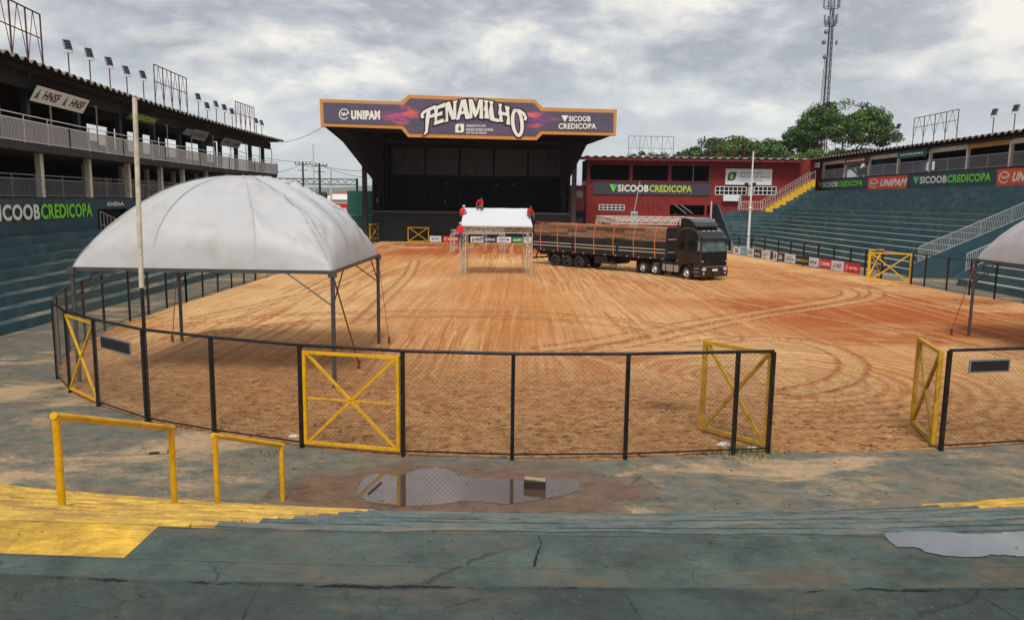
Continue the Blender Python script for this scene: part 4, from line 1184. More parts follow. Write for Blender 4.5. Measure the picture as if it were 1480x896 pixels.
# end block with yellow stair, landing and parapet
mb = MB(); mb.prism([(27.12, 97.2, 0), (27.12, 105.9, 0), (27.12, 105.9, 5.1), (27.12, 103.6, 5.1), (27.12, 97.2, 1.2)], (.25, 0, 0)); mb.build('end_parapet', M['signwall'], rs_)
n = 12; sx0, sz0, SXE = 33.3, 4.4, 39.6
for i in range(n):
    x0 = sx0 + (SXE - sx0) * i / n; z0 = sz0 + (RZF - sz0) * i / n; x1 = x0 + (SXE - sx0) / n
    mb = MB(); mb.box(x0, x1 + .01, 102.7, RYB + .05, z0 - .62, z0 + .34); mb.build('yellow_step', M['yellow_step'], rs_)
    mb = MB(); mb.box(x0, x1 + .01, 102.65, RYB + .04, z0 - 2.6, z0 - .63); mb.build('stair_base', M['riser'], rs_)
for yy in (102.75, RYB + .1):
    pts = [(33.2 + 1.27 * k, yy) for k in range(6)]
    railing(rs_, pts, lambda p: 4.6 + .63 * (p[0] - 33.3), 1.05, M['rail_grey'], sp=.35, name='stair_railing', bt=.03)
railing(rs_, [(30.3, 103.4), (31.8, 103.4), (33.1, 103.4)], 4.42, 1.1, M['white'], sp=.3, name='landing_railing', bt=.03)
mb = MB(); mb.bar((29.9, 103.4, 4.4), (30.0, 103.2, 6.2), .9, .06); mb.build('landing_door', M['white_board'], rs_)

# painted and hung signs on the right stand: y increases away, lettering reads towards +y -> -? (faces -X)


def sign_frame(Yl, Yr, zb, zt, fx=lambda Y: RX1 - .02):
    """frame for lettering on a wall seen from inside the arena: x runs 0..1 left to right as seen"""
    def P(u, v, d=0.0):
        Y = Yl + (Yr - Yl) * u
        x = fx(Yl) + (fx(Yr) - fx(Yl)) * u
        sg = -1 if x > 0 else 1
        return Vector((x + sg * d, Y, zb + (zt - zb) * v))
    return P


def sicoob_mark(mb, P, x0, x1, y0, y1, mi=(0, 1)):
    mb.cur = mi[0]; mb.add([P(x0, y1, .012), P((x0 + x1) / 2, y0, .012), P(x1, y1, .012)], [(0, 1, 2)])
    mb.cur = mi[1]; mb.add([P((x0 + x1) / 2, y0 + (y1 - y0) * .35, .02), P(x1, y1, .02), P(x0 + (x1 - x0) * .45, y1, .02)], [(0, 1, 2)])


def unipam_mark(mb, P, cx, cy, rx, ry, d=.012):
    n = 20; vs = []
    for k in range(n):
        a = 2 * math.pi * k / n
        for r in (1, .82): vs.append(P(cx + rx * r * math.cos(a), cy + ry * r * math.sin(a), d))
    mb.add(vs, [(2 * k, 2 * ((k + 1) % n), 2 * ((k + 1) % n) + 1, 2 * k + 1) for k in range(n - 2)])
    pts = [(-.55, .35), (-.15, -.35), (.05, .35), (.3, -.3), (.75, .3)]
    for (a, b), (c, e) in zip(pts[:-1], pts[1:]):
        w = .13
        mb.add([P(cx + rx * (a - w), cy + ry * b, d), P(cx + rx * (a + w), cy + ry * b, d), P(cx + rx * (c + w), cy + ry * e, d), P(cx + rx * (c - w), cy + ry * e, d)], [(0, 1, 2, 3)])


def paint_sicoob(t, P, x0=.0, x1=1., y0=.1, y1=.9, name='lettering', mats=None, two=False, d=.012, mark=True):
    mb = MB()
    mw = .095 * (x1 - x0) if not two else 0
    if mark: sicoob_mark(mb, P, x0, x0 + mw, y0, y1)
    mb.cur = 2
    w = x1 - x0
    text_on(mb, 'SICOOB', P, x0 + .10 * w, y0 + .06, x0 + .475 * w, y1 - .02, .035, d)
    mb.cur = 3
    text_on(mb, 'CREDICOPA', P, x0 + .485 * w, y0 + .06, x1, y1 - .02, .03, d)
    return mb.build(name, mats or [M['green_print'], M['teal_print'], M['letter_white'], M['green_print']], t)


def Yx(px, fx, py=265): return W(px, py, fx).y


P = sign_frame(Yx(1183, RXF), Yx(1247, RXF), 7.35, 8.28); paint_sicoob(rs_, P)
P = sign_frame(Yx(1320, RXF), Yx(1432, RXF), 7.3, 8.28); paint_sicoob(rs_, P)
for a, b, lab in ((1255, 1312, 'orange red board with white lettering in the middle of the right stand wall'), (1441, 1512, 'orange red board with white lettering cut off by the right picture edge')):
    P = sign_frame(Yx(a, RXF), Yx(b, RXF), 7.02, 8.4)
    c = P(.5, 0)
    t = thing('sign_board', lab, 'sign board', tuple(c))
    mb = MB(); mb.prism([P(0, 0, .0), P(1, 0, .0), P(1, 1, .0), P(0, 1, .0)], (-.05, 0, 0)); mb.build('panel', M['orange_board'], t)
    mb = MB(); unipam_mark(mb, P, .165, .5, .12, .36, .07); text_on(mb, 'UNIPAM', P, .33, .22, .96, .78, .05, .07, shear=.08); mb.build('lettering', M['letter_white'], t)
# banners hung in front of the beams
for a, b, za, zb_, m, lab, txt in ((1164, 1186, 10.15, 10.8, 'white_board', 'narrow white banner under the far end of the right stand roof', ''),
                                   (1222, 1254, 10.1, 10.9, 'maroon', 'maroon banner hanging under the right stand roof', ''),
                                   (1298, 1339, 10.15, 10.85, 'teal_wall', 'blue green banner hanging under the right stand roof', '')):
    fx = lambda Y: 40.7
    P = sign_frame(Yx(a, fx, 225), Yx(b, fx, 225), za, zb_, fx)
    t = thing('banner', lab, 'banner', tuple(P(.5, 0)))
    mb = MB(); mb.prism([P(0, 0), P(1, 0), P(1, 1), P(0, 1)], (-.04, 0, 0)); mb.build('cloth', M[m], t)
    mb = MB()
    for k in range(9): mb.add([P(.1 + .09 * k, .4, .045), P(.1 + .09 * k + .06, .4, .045), P(.1 + .09 * k + .06, .62, .045), P(.1 + .09 * k, .62, .045)], [(0, 1, 2, 3)])
    mb.build('lettering', M['grey_print'] if m == 'white_board' else M['letter_white'], t)

# ------------------------------------------------------------------ left grandstand


def UX(Y):
    Yc_ = min(Y, 92)
    return -24.4 - .104 * (Yc_ - 37.4) + .00144 * (Yc_ - 37.4) * (Yc_ - 54.7)


LX = lambda Y: UX(Y) - .9           # lower gallery front
EX = lambda Y: UX(Y) + 1.5          # eave
LY0, LY1 = 22.0, 90.0
ys_l = [LY0 + (LY1 - LY0) * i / 34 for i in range(35)]
ls = thing('grandstand', 'two storey left grandstand with teal steps, grey railings and a dark corrugated roof', 'grandstand', (-25, 55, 0))
LZT, LZF, LU = 3.1, 5.0, 7.9
BX = lambda Y: -19.25 - .02 * (Y - 30)
LN = 8
for i in range(LN):
    f0, f1 = i / LN, 1.0
    a = [(BX(y) + (LX(y) - BX(y)) * f0, y) for y in ys_l]; c = [(BX(y) + (LX(y) - BX(y)) * (i + 1.15) / LN, y) for y in ys_l]
    z0, z1 = LZT * i / LN, LZT * (i + 1) / LN
    n = len(a); mb = MB()
    mb.add([(*p, z0) for p in a] + [(*p, z1) for p in a] + [(*p, z1) for p in c], [(k, k + 1, n + k + 1, n + k) for k in range(n - 1)] + [(n + k, n + k + 1, 2 * n + k + 1, 2 * n + k) for k in range(n - 1)])
    mb.m = [0] * (n - 1) + [1] * (n - 1)
    mb.build('step', [M['riser'], M['tread_left']], ls)
SD = (W(142, 320, LX).y, W(185, 320, LX).y)           # exit doorway in the wall


def wall_strip(fx, ya, yb, z0, z1, th=.2, n=10, side=-1):
    mb = MB()
    for i in range(n):
        y0, y1 = ya + (yb - ya) * i / n, ya + (yb - ya) * (i + 1) / n
        mb.prism([(fx(y0), y0, z0), (fx(y1), y1, z0), (fx(y1), y1, z1), (fx(y0), y0, z1)], (side * th, 0, 0))
    return mb


wall_strip(LX, LY0, SD[0], LZT - .3, LZF, n=14).build('sign_wall', M['signwall'], ls)
wall_strip(LX, SD[1], LY1, LZT - .3, LZF, n=18).build('sign_wall', M['signwall'], ls)
wall_strip(LX, SD[0], SD[1], LZF - .62, LZF, n=4).build('lintel', M['signwall'], ls)
wall_strip(lambda y: LX(y) - .5, SD[0] - .8, SD[1] + .8, 1.2, LZF - .05, n=3).build('doorway_recess', M['interior'], ls)
P = sign_frame(W(-36, 312, LX).y, W(132, 312, LX).y, 3.88, 4.78, lambda Y: LX(Y) + .02)
paint_sicoob(ls, P, .0, 1., .0, 1., d=.05)
P = sign_frame(W(154, 295, LX).y, W(179, 295, LX).y, LZF - .42, LZF - .12, lambda Y: LX(Y) + .02)
mb = MB(); text_on(mb, 'SAÍDA', P, 0, 0, 1, 1, .04, .012); mb.build('exit_lettering', M['letter_white'], ls)
y0, y1 = SD
mb = MB(); k = 9
A = lambda f: (LX(y0 + (y1 - y0) * f) + .15, y0 + (y1 - y0) * f)
for i in range(k + 1):
    f = i / k; mb.bar((*A(f), 2.2), (*A(f), 4.25 - 1.1 * f), .04, .04)
mb.bar((*A(0), 4.25), (*A(1), 3.15), .05, .05); mb.bar((*A(0), 3.4), (*A(1), 2.6), .05, .05)
mb.build('exit_grille', M['rail_grey'], ls)
# floors, columns
for nm, fx, z, dpt, thk in (('lower_floor', LX, LZF, 6.2, .12), ('upper_floor', UX, LU, 7.0, .42)):
    mb = MB()
    for a, b in zip(ys_l[:-1], ys_l[1:]):
        mb.prism([(fx(a), a, z - (thk if nm == 'upper_floor' else 0)), (fx(b), b, z - (thk if nm == 'upper_floor' else 0)), (fx(b) - dpt, b, z - (thk if nm == 'upper_floor' else 0)), (fx(a) - dpt, a, z - (thk if nm == 'upper_floor' else 0))], (0, 0, thk))
    mb.build(nm, M['slab'], ls)
ucol = [W(x, 190, UX).y for x in (49, 120, 179, 227, 263.6, 296, 322, 345, 365, 383)]
ucol = [ucol[0] - 5.2 * k for k in (3, 2, 1)] + ucol
lcol = [W(x, 260, LX).y for x in (57, 127, 184, 231, 263)]
lcol = [lcol[0] - 5.2 * k for k in (3, 2, 1)] + lcol + [lcol[-1] + 5.6 * k for k in range(1, 5)]
for y in ucol:
    x = UX(y) - .35
    mb = MB(); mb.box(x - .16, x + .16, y - .16, y + .16, LU, 11.3); mb.build('upper_column', M['dark_col'], ls)
    mb = MB(); p = (UX(y) + .02, y + 1.9)
    mb.bar((UX(y + 1.9) + .03, y + 1.9, LU + .1), (UX(y + 1.9) + .03, y + 1.9, LU + 2.75), .06, .06)
    mb.bar((UX(y + 1.9) + .03, y + 1.9, LU + 2.72), (UX(y) - .35, y + .3, LU + 2.72), .05, .05)
    mb.build('pipe_frame', M['rail_grey'], ls)
for y in lcol:
    x = LX(y) + .06
    mb = MB(); mb.box(x - .16, x + .14, y - .15, y + .15, LZF + .12, LU - .42); mb.build('lower_column', M['cream'], ls)
    x -= 3
    mb = MB(); mb.box(x - .16, x + .14, y - .15, y + .15, LZF + .12, LU - .42); mb.build('inner_column', M['cream'], ls)
for a, b in zip(lcol[:-1], lcol[1:]):
    q = [(LX(y) - .15, y) for y in (a + .2, (a + b) / 2, b - .2)]
    railing(ls, q, LZF + .12, .98, M['rail_dark'], sp=.13, ztop=.22, bt=.022)
ub = [LY0 + (LY1 - LY0) * i / 27 for i in range(28)]
for i in range(0, 27, 3):
    q = [(UX(y) + .03, y) for y in ub[i:i + 4]]
    railing(ls, q, LU - .05, 1.12, M['white'], sp=.14, ztop=.26, bt=.03)
# end railing of the upper gallery
railing(ls, [(UX(LY1) + .03, LY1), (UX(LY1) - 3, LY1 + .1)], LU - .05, 1.2, M['dark_col'], sp=.1, bt=.05)
# back walls
ubx = lambda y: UX(y) - 6.9
mb = MB()
wins = [(126, 159), (165, 172.5), (184, 196), (206, 224), (228.5, 233), (238.5, 261), (268, 288.5), (298, 312), (324, 343), (349, 364), (370, 381)]
wy = []
for a, b in wins: wy.append((W(a, 195, ubx).y, W(b, 210, ubx).y))


def holed(fx, wy, z0, z1, zw0, zw1, ya, yb):
    mb = wall_strip(fx, ya, yb, z0, zw0, n=20)
    m2 = wall_strip(fx, ya, yb, zw1, z1, n=20); mb.add(m2.v, m2.f)
    e = sorted([ya, yb] + [v for p in wy for v in p])
    for a, b in zip(e[::2], e[1::2]):
        m2 = wall_strip(fx, a, b, zw0, zw1, n=max(1, int((b - a) / 4))); mb.add(m2.v, m2.f)
    return mb


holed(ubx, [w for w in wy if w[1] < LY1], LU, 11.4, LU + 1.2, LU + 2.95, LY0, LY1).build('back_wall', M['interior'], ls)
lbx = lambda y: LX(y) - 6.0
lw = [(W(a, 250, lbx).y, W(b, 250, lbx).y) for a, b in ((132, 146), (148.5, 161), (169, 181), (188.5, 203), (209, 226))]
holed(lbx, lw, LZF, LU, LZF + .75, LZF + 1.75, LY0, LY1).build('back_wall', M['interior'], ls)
GLZ = mat('lit_amber_glass', s2l((170, 150, 96)), 0.2, var=.35, scale=.8, bump=0)  # light showing in these windows is put into the pale amber colour
mb = MB()
for a, b in lw: mb.box(lbx(a) - .12, lbx(a) - .08, a, b, LZF + .75, LZF + 1.75)
mb.build('window_glass', GLZ, ls)
# inner clutter under the roof: seating rake and cross beams
for k in range(5):
    mb = wall_strip(lambda y: UX(y) - 2.4 - .9 * k, LY0, 60, LU, LU + .35 + .35 * k, th=.9, n=12); mb.build('inner_step', M['interior'], ls)
# roof
from itertools import accumulate
seg = [(EX(y), y) for y in [16 + i for i in range(73)]]
cum = [0] + list(accumulate(math.dist(a, b) for a, b in zip(seg[:-1], seg[1:])))


def along(s, off=0.0):
    i = max(0, min(len(seg) - 2, sum(1 for c in cum if c <= s) - 1))
    f = (s - cum[i]) / (cum[i + 1] - cum[i])
    return (seg[i][0] + (seg[i + 1][0] - seg[i][0]) * f + off, seg[i][1] + (seg[i + 1][1] - seg[i][1]) * f)


ZE = 11.55
corr_roof(ls, (along, cum[-1]), lambda s: along(s, -9.5), ZE, ZE + .25, pitch=.86, amp=.085)
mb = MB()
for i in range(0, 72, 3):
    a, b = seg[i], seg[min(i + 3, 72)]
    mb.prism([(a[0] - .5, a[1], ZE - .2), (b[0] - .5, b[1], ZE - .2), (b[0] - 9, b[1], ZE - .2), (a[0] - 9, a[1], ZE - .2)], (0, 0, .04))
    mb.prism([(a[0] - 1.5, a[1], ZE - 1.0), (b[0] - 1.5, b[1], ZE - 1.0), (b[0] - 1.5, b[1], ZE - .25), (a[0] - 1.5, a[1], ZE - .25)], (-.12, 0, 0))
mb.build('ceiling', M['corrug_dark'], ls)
# hanging boards under the left roof
HX = lambda y: UX(y) + .55
for (xa, xb, yc, z0, z1, m, lab, txts) in ((54, 128, 127, 10.0, 10.75, 'white_board', 'weathered white board with green marks hanging from the left roof', ('HNSF', 'HNSF')),
                                         (190, 230, 162, 10.35, 10.85, 'dkgreen_board', 'dark banner with faded yellow green lettering under the left roof', ('CREDICOPA',)),
                                         (270, 281, 180, 10.2, 10.65, 'grey_print', 'small grey board, left of the pair under the far part of the left roof', ()),
                                         (282, 302, 184, 10.0, 10.75, 'grey_print', 'larger grey board, right of the pair under the far part of the left roof', ('~',)),
                                         (324, 350, 197, 9.95, 10.65, 'grey_print', 'long grey board hanging nearest the far end of the left roof', ('~', '~'))):
    Ya, Yb = W(xa, yc, HX).y, W(xb, yc, HX).y
    pa = V(xa + (xb - xa) * .0, 0, Ya)
    P = sign_frame(Ya, Yb, z0, z1, HX)
    t = thing('hanging_board', lab, 'sign board', tuple(P(.5, 0)))
    tilt = .35
    Q = lambda u, v, d=0.0, P=P: P(u, v, d + .02) + Vector((-.45 * (1 - v) , 0, 0))
    a, b, c, d = Q(0, 0), Q(1, 0), Q(1, 1), Q(0, 1)
    mb = MB(); mb.prism([a, b, c, d], (-.04, 0, 0)); mb.build('panel', M[m], t)
    if txts:
        mb = MB(); n = len(txts)
        for i, s in enumerate(txts):
            mb.cur = 0
            x0 = i / n + .13 / n if len(txts) > 1 else .08
            if s == '~': blocks_on(mb, Q, x0 + .02, .3, (i + 1) / n - .08, .72, 7, i + 3)
            else: text_on(mb, s, Q, x0 + (.1 if n > 1 else 0), .22, (i + 1) / n - .06, .8, .03, .012, shear=.03)
            if 'HNSF' in s:
                mb.cur = 1; mb.add([Q(i / n + .03, .2, .012), Q(i / n + .1, .2, .012), Q(i / n + .08, .9, .012)], [(0, 1, 2)])
        mb.build('lettering', [M['lime_print'] if m == 'dkgreen_board' else M['letter_dark'], M['green_board']], t)

# ------------------------------------------------------------------ floodlights and billboard frames on the roofs


def floodlight():
    t = thing('floodlight', 'x', 'floodlight', (0, 0, 0))
    mb = MB(); mb.tube((0, 0, -.5), (0, 0, 1.15), .035, n=6); mb.build('mast', M['rust'], t, local=True)
    mb = MB(); mb.bar((-.24, 0, 1.15), (.24, 0, 1.15), .04, .04); mb.bar((-.24, 0, 1.15), (-.24, 0, 1.45), .035, .035); mb.bar((.24, 0, 1.15), (.24, 0, 1.45), .035, .035); mb.build('bracket', M['white'], t, local=True)
    a = R(25)
    o1 = MB(); o1.box(-.2, .2, -.07, .05, 0, .56)
    c, s = math.cos(a), math.sin(a)
    o1.v = [(x, y * c + (z - .2) * s * 1, (z - .2) * c - y * s + 1.5) for x, y, z in o1.v]
    bevel(o1.build('lamp_housing', M['grey_print'], t, local=True), .02)
    o1 = MB()
    for k in range(3): o1.box(-.17, .17, -.082, -.073, .03 + .17 * k, .17 + .17 * k)
    o1.v = [(x, y * c + (z - .2) * s, (z - .2) * c - y * s + 1.5) for x, y, z in o1.v]
    o1.build('lens', M['glass_dark'], t, local=True)
    return t


F0 = floodlight()
FXL = lambda y: UX(y) + .6
ordn = ['first', 'second', 'third', 'fourth', 'fifth', 'sixth', 'seventh', 'eighth', 'ninth', 'tenth', 'eleventh', 'twelfth']
first = True
for i, (x, ytop) in enumerate(((97, 56), (128, 68), (157, 81), (182, 94), (206, 101), (286, 134), (299, 147), (312, 145), (324, 150), (335, 156), (370, 170), (378, 173))):
    q = W(x, ytop, FXL)
    lab = f'grey floodlight on a red mast, {ordn[i]} from the left on the left stand roof'
    h = q.z - 1.9
    if first: F0.location = (q.x, q.y, h); F0['label'] = lab; F0['group'] = 'floodlights on the stand roofs'; F0.rotation_euler = (0, 0, R(55)); first = False; WM[F0.name] = Matrix.Translation(F0.location)
    else: dup(F0, (q.x, q.y, h), R(55 + rs.uniform(-12, 12)), lab)
for i, (x, ytop) in enumerate(((1299, 178), (1438, 156), (1469, 150))):
    fx = lambda y: 40.5
    q = W(x, ytop, fx)
    dup(F0, (q.x, q.y, q.z - 2.0), R(-60), f'floodlight on a thin mast, {ordn[i]} from the left on the right stand roof', scale=(1.15, 1.15, 1.05))


def billboard(label, A, B, zb, h, m, nb=4, hang=.35, ext=.6):
    """open lattice frame that once carried a poster"""
    A, B = Vector(A), Vector(B); t = thing('billboard_frame', label, 'billboard frame', (A.x, A.y, zb))
    Z = Vector((0, 0, 1)); a, b = Vector((A.x, A.y, zb)), Vector((B.x, B.y, zb))
    w = .06
    mb = MB(); z0 = h * hang
    mb.bar(a + Z * h, b + Z * h, w); mb.bar(a + Z * z0 * 1.6, b + Z * z0 * 1.6, w * .8)
    mb.build('rail', m, t)
    for k in range(nb + 1):
        p = a + (b - a) * k / nb
        mb = MB(); mb.bar(p - Z * ext, p + Z * h, w); mb.build('post', m, t)
    mb = MB()
    for k in range(nb):
        p, q = a + (b - a) * k / nb, a + (b - a) * (k + 1) / nb; mid = (p + q) / 2
        mb.bar(p + Z * 0.1, mid + Z * h, w * .45); mb.bar(q + Z * .1, mid + Z * h, w * .45)
    mb.build('lattice', m, t)
    return t


def bl(label, px0, px1, yt0, yt1, fx, hgt, m=None, nb=4, **kw):
    a, b = W(px0, yt0, fx), W(px1, yt1, fx)
    return billboard(label, (a.x, a.y), (b.x, b.y), (a.z + b.z) / 2 - hgt, hgt, m or M['rust'], nb, **kw)


bl('rusty billboard frame at the left picture edge on the left stand roof', -42, 57, -22, 17, lambda y: UX(y) + .2, 2.75, ext=.7)
bl('rusty billboard frame in the middle of the left stand roof', 222, 269, 94, 113, lambda y: UX(y) + .2, 2.7)
bl('rusty billboard frame near the far end of the left stand roof', 340, 367, 146, 157, lambda y: UX(y) + .2, 2.5)
bl('rusty billboard frame on the right stand roof', 1322, 1386, 170, 160, lambda y: 41.5, 2.2, nb=4)
bl('far low frame above the right stand roof in front of the tall tree', 1172, 1208, 204, 201, lambda y: 43.5, 2.0, nb=2)
c0, c1 = V(909, 197, 106), V(974, 197, 106)
billboard('pale scaffold billboard frame on the left half of the red building roof', (c0.x, 106), (c1.x, 106), 11.0, c0.z - 11.0, M['galv'], 4, hang=.3, ext=.8)
c0, c1 = V(1029, 200, 106), V(1093, 199, 106)
billboard('rusty billboard frame on the red building roof in front of the trees', (c0.x, 106), (c1.x, 106), 11.0, c0.z - 11.0, M['rust'], 4, hang=.3, ext=.8)
# blue water tank behind the right roof
for lab, x, s in (('blue water tank behind the right stand roof, left one', 1262, 1.0), ('larger blue water tank behind the right stand roof', 1278, 1.2)):
    p = V(x, 205, 92); mb = MB(); mb.lathe([(.01, 1.5 * s), (1.6 * s, 1.35 * s), (2.3 * s, .9 * s), (2.4 * s, .4 * s), (2.2 * s, -2.5)], (p.x + 2, 92, 9.9 if s == 1 else 9.75), (0, 0, 1), 20)
    o = mb.build('water_tank', mat('blue_tank', s2l((40, 60, 110)), .45, var=.06), None, origin=(p.x + 2, 92, 8.5)); tag(o, lab, 'water tank')

# ------------------------------------------------------------------ stage
st = thing('concert_stage', 'huge black concert stage with a wide roof tapering out to the sign', 'stage', (-5, 97, 0))
SZ = 3.72; SXL, SXR, SY = -17.4, 6.9, 96.6
mb = MB(); mb.box(SXL, SXR, SY, SY + 14, 0, SZ - .12); mb.build('apron', M['black_wall'], st)
mb = MB(); mb.box(SXL - .1, SXR + .1, SY - .12, SY + 14, SZ - .12, SZ + .06); mb.build('floor_slab', M['stage_floor'], st)
for k in range(9):
    x = SXL + 1.0 + 2.8 * k; mb = MB(); mb.box(x, x + 2.7, SY - .05, SY - .002, .15, SZ - .45); mb.build('apron_panel', M['black_wall'], st)
for i, (x, y0) in enumerate(((527.5, 350), (829, 350))):
    p = V(x, 300, SY - 1.2)
    mb = MB(); mb.box(p.x - .28, p.x + .28, SY - 1.4, SY - 1.0, 0, 14.0); mb.build('front_column', M['stage_col'], st)
BK = SY + 12
mb = MB(); mb.box(SXL - .12, SXR + .12, BK, BK + .2, SZ + .06, 15); mb.build('back_wall', M['black'], st)
for k in range(5):
    x = SXL + .6 + 4.72 * k
    mb = MB(); mb.box(x, x + 4.45, BK - .12, BK - .005, 8.6, 12.3)
    n = 22; mb2 = MB()
    for j in range(n):
        xx = x + 4.45 * j / n; mb2.box(xx, xx + 4.45 / n * .55, BK - .18, BK - .12, 8.6, 12.3)
    o = mb.build('light_panel', M['stage_panel'], st); mb2.build('ribs', M['stage_panel'], o)
    mb = MB(); mb.box(x - .22, x - .02, BK - .5, BK - .2, SZ + .06, 14.5); mb.build('back_column', M['black_wall'], st)
mb = MB(); mb.box(SXL + .4, SXR - .4, BK - .45, BK - .25, 8.25, 8.5); mb.build('back_beam', M['black_wall'], st)
for k in range(3):
    mb = MB(); mb.box(SXL + .5, SXR - .5, SY + 2 + 3.6 * k, SY + 2.3 + 3.6 * k, 12.3, 12.6); mb.build('roof_beam', M['black_wall'], st)
for sx, x in ((-1, SXL), (1, SXR)):
    mb = MB(); mb.box(x - .1, x + .1, SY, BK, SZ + .06, 14.5); mb.build('side_wall', M['black'], st)
    for k in range(3):
        mb = MB(); mb.box(x - sx * .5 - .12, x - sx * .5 + .12, SY + 1 + 3.4 * k, SY + 1.3 + 3.4 * k, SZ + .06, 14); mb.build('side_column', M['black_wall'], st)
# sign plane
SA, SB = V(463, 163, 86.0), V(890, 178, 89.5)
ux = (Vector((SB.x, SB.y, 0)) - Vector((SA.x, SA.y, 0))).normalized(); uz = Vector((0, 0, 1)); nn = ux.cross(uz)   # towards the camera
if nn.y > 0: nn = -nn
S0 = Vector((SA.x, SA.y, 0))


def SP(px, py, d=0.0):
    r = Vector(ray(px, py)); o_ = Vector((0, 0, EYE))
    t = (S0 - o_).dot(nn) / r.dot(nn)
    return o_ + r * t + nn * d


out = [(461.8, 143.2), (578.4, 147.4), (591, 137.1), (773.7, 144.4), (784, 155.6), (891.8, 158.7), (890.3, 196.2), (784, 194.2), (775.9, 202.8), (589.9, 198.4), (580, 186.6), (463.5, 182.7)]
inn = [(467.0, 148.3), (583.5, 152), (592.5, 142.5), (772, 149.6), (781.5, 161), (886.8, 163.6), (886.3, 191.8), (781, 189.2), (773.5, 197.4), (591.5, 193), (583.5, 181.8), (468.2, 178.2)]
sg = thing('stage_sign', 'wide purple stage fascia sign with ochre border and arched white lettering', 'sign', tuple((SP(676, 200) - Vector((0, 0, 0)))))
mb = MB(); mb.prism([SP(*p, 0) for p in out], -nn * .5); mb.build('border', M['orange_trim'], sg)
# artwork panel
am = bpy.data.materials.new('purple_nebula_print'); am.use_nodes = True
nd, lk = am.node_tree.nodes, am.node_tree.links
bb = nd['Principled BSDF']; bb.inputs['Roughness'].default_value = .5
tc = nd.new('ShaderNodeTexCoord'); sp = N(nd, 'ShaderNodeSeparateXYZ'); lk.new(tc.outputs['Object'], sp.inputs[0])
mp = nd.new('ShaderNodeMapping'); mp.inputs['Scale'].default_value = (.28, .28, 1.1); lk.new(tc.outputs['Object'], mp.inputs[0])
n1 = N(nd, 'ShaderNodeTexNoise', i_Scale=1.0, i_Detail=8.0, i_Roughness=.65, i_Distortion=1.2); lk.new(mp.outputs[0], n1.inputs['Vector'])
r1 = ramp(nd, [(.38, s2l((84, 74, 110))), (.47, s2l((120, 70, 140))), (.54, s2l((196, 84, 110))), (.62, s2l((222, 112, 84)))]); lk.new(n1.outputs['Fac'], r1.inputs[0])
n2 = N(nd, 'ShaderNodeTexNoise', i_Scale=.6, i_Detail=6.0); lk.new(tc.outputs['Object'], n2.inputs['Vector'])
r2 = ramp(nd, [(.4, s2l((78, 76, 98))), (.62, s2l((96, 80, 106)))]); lk.new(n2.outputs['Fac'], r2.inputs[0])
# flames concentrated in two bands either side of the main lettering
ax = N(nd, 'ShaderNodeMath', operation='ABSOLUTE'); lk.new(sp.outputs['X'], ax.inputs[0])
d1 = N(nd, 'ShaderNodeMath', operation='SUBTRACT'); lk.new(ax.outputs[0], d1.inputs[0]); d1.inputs[1].default_value = 7.3
d2 = N(nd, 'ShaderNodeMath', operation='ABSOLUTE'); lk.new(d1.outputs[0], d2.inputs[0])
zz_ = N(nd, 'ShaderNodeMath', operation='SUBTRACT'); lk.new(sp.outputs['Z'], zz_.inputs[0]); zz_.inputs[1].default_value = 2.3
za_ = N(nd, 'ShaderNodeMath', operation='ABSOLUTE'); lk.new(zz_.outputs[0], za_.inputs[0])
zs_ = N(nd, 'ShaderNodeMath', operation='MULTIPLY'); lk.new(za_.outputs[0], zs_.inputs[0]); zs_.inputs[1].default_value = 2.6
sm_ = N(nd, 'ShaderNodeMath', operation='ADD'); lk.new(d2.outputs[0], sm_.inputs[0]); lk.new(zs_.outputs[0], sm_.inputs[1])
nz = N(nd, 'ShaderNodeMath', operation='MULTIPLY_ADD'); lk.new(n1.outputs['Fac'], nz.inputs[0]); nz.inputs[1].default_value = -5.0; lk.new(sm_.outputs[0], nz.inputs[2])
mr = N(nd, 'ShaderNodeMapRange', i_From_Min=-1.2, i_From_Max=.6, i_To_Min=1.0, i_To_Max=0.0); lk.new(nz.outputs[0], mr.inputs['Value'])
mx = N(nd, 'ShaderNodeMix', data_type='RGBA'); lk.new(mr.outputs[0], mx.inputs['Factor']); lk.new(r2.outputs[0], mx.inputs['A']); lk.new(r1.outputs[0], mx.inputs['B'])
lk.new(mx.outputs['Result'], bb.inputs['Base Color'])
mb = MB(); mb.prism([SP(*p, .06) for p in inn], -nn * .05); mb.build('artwork_panel', am, sg)
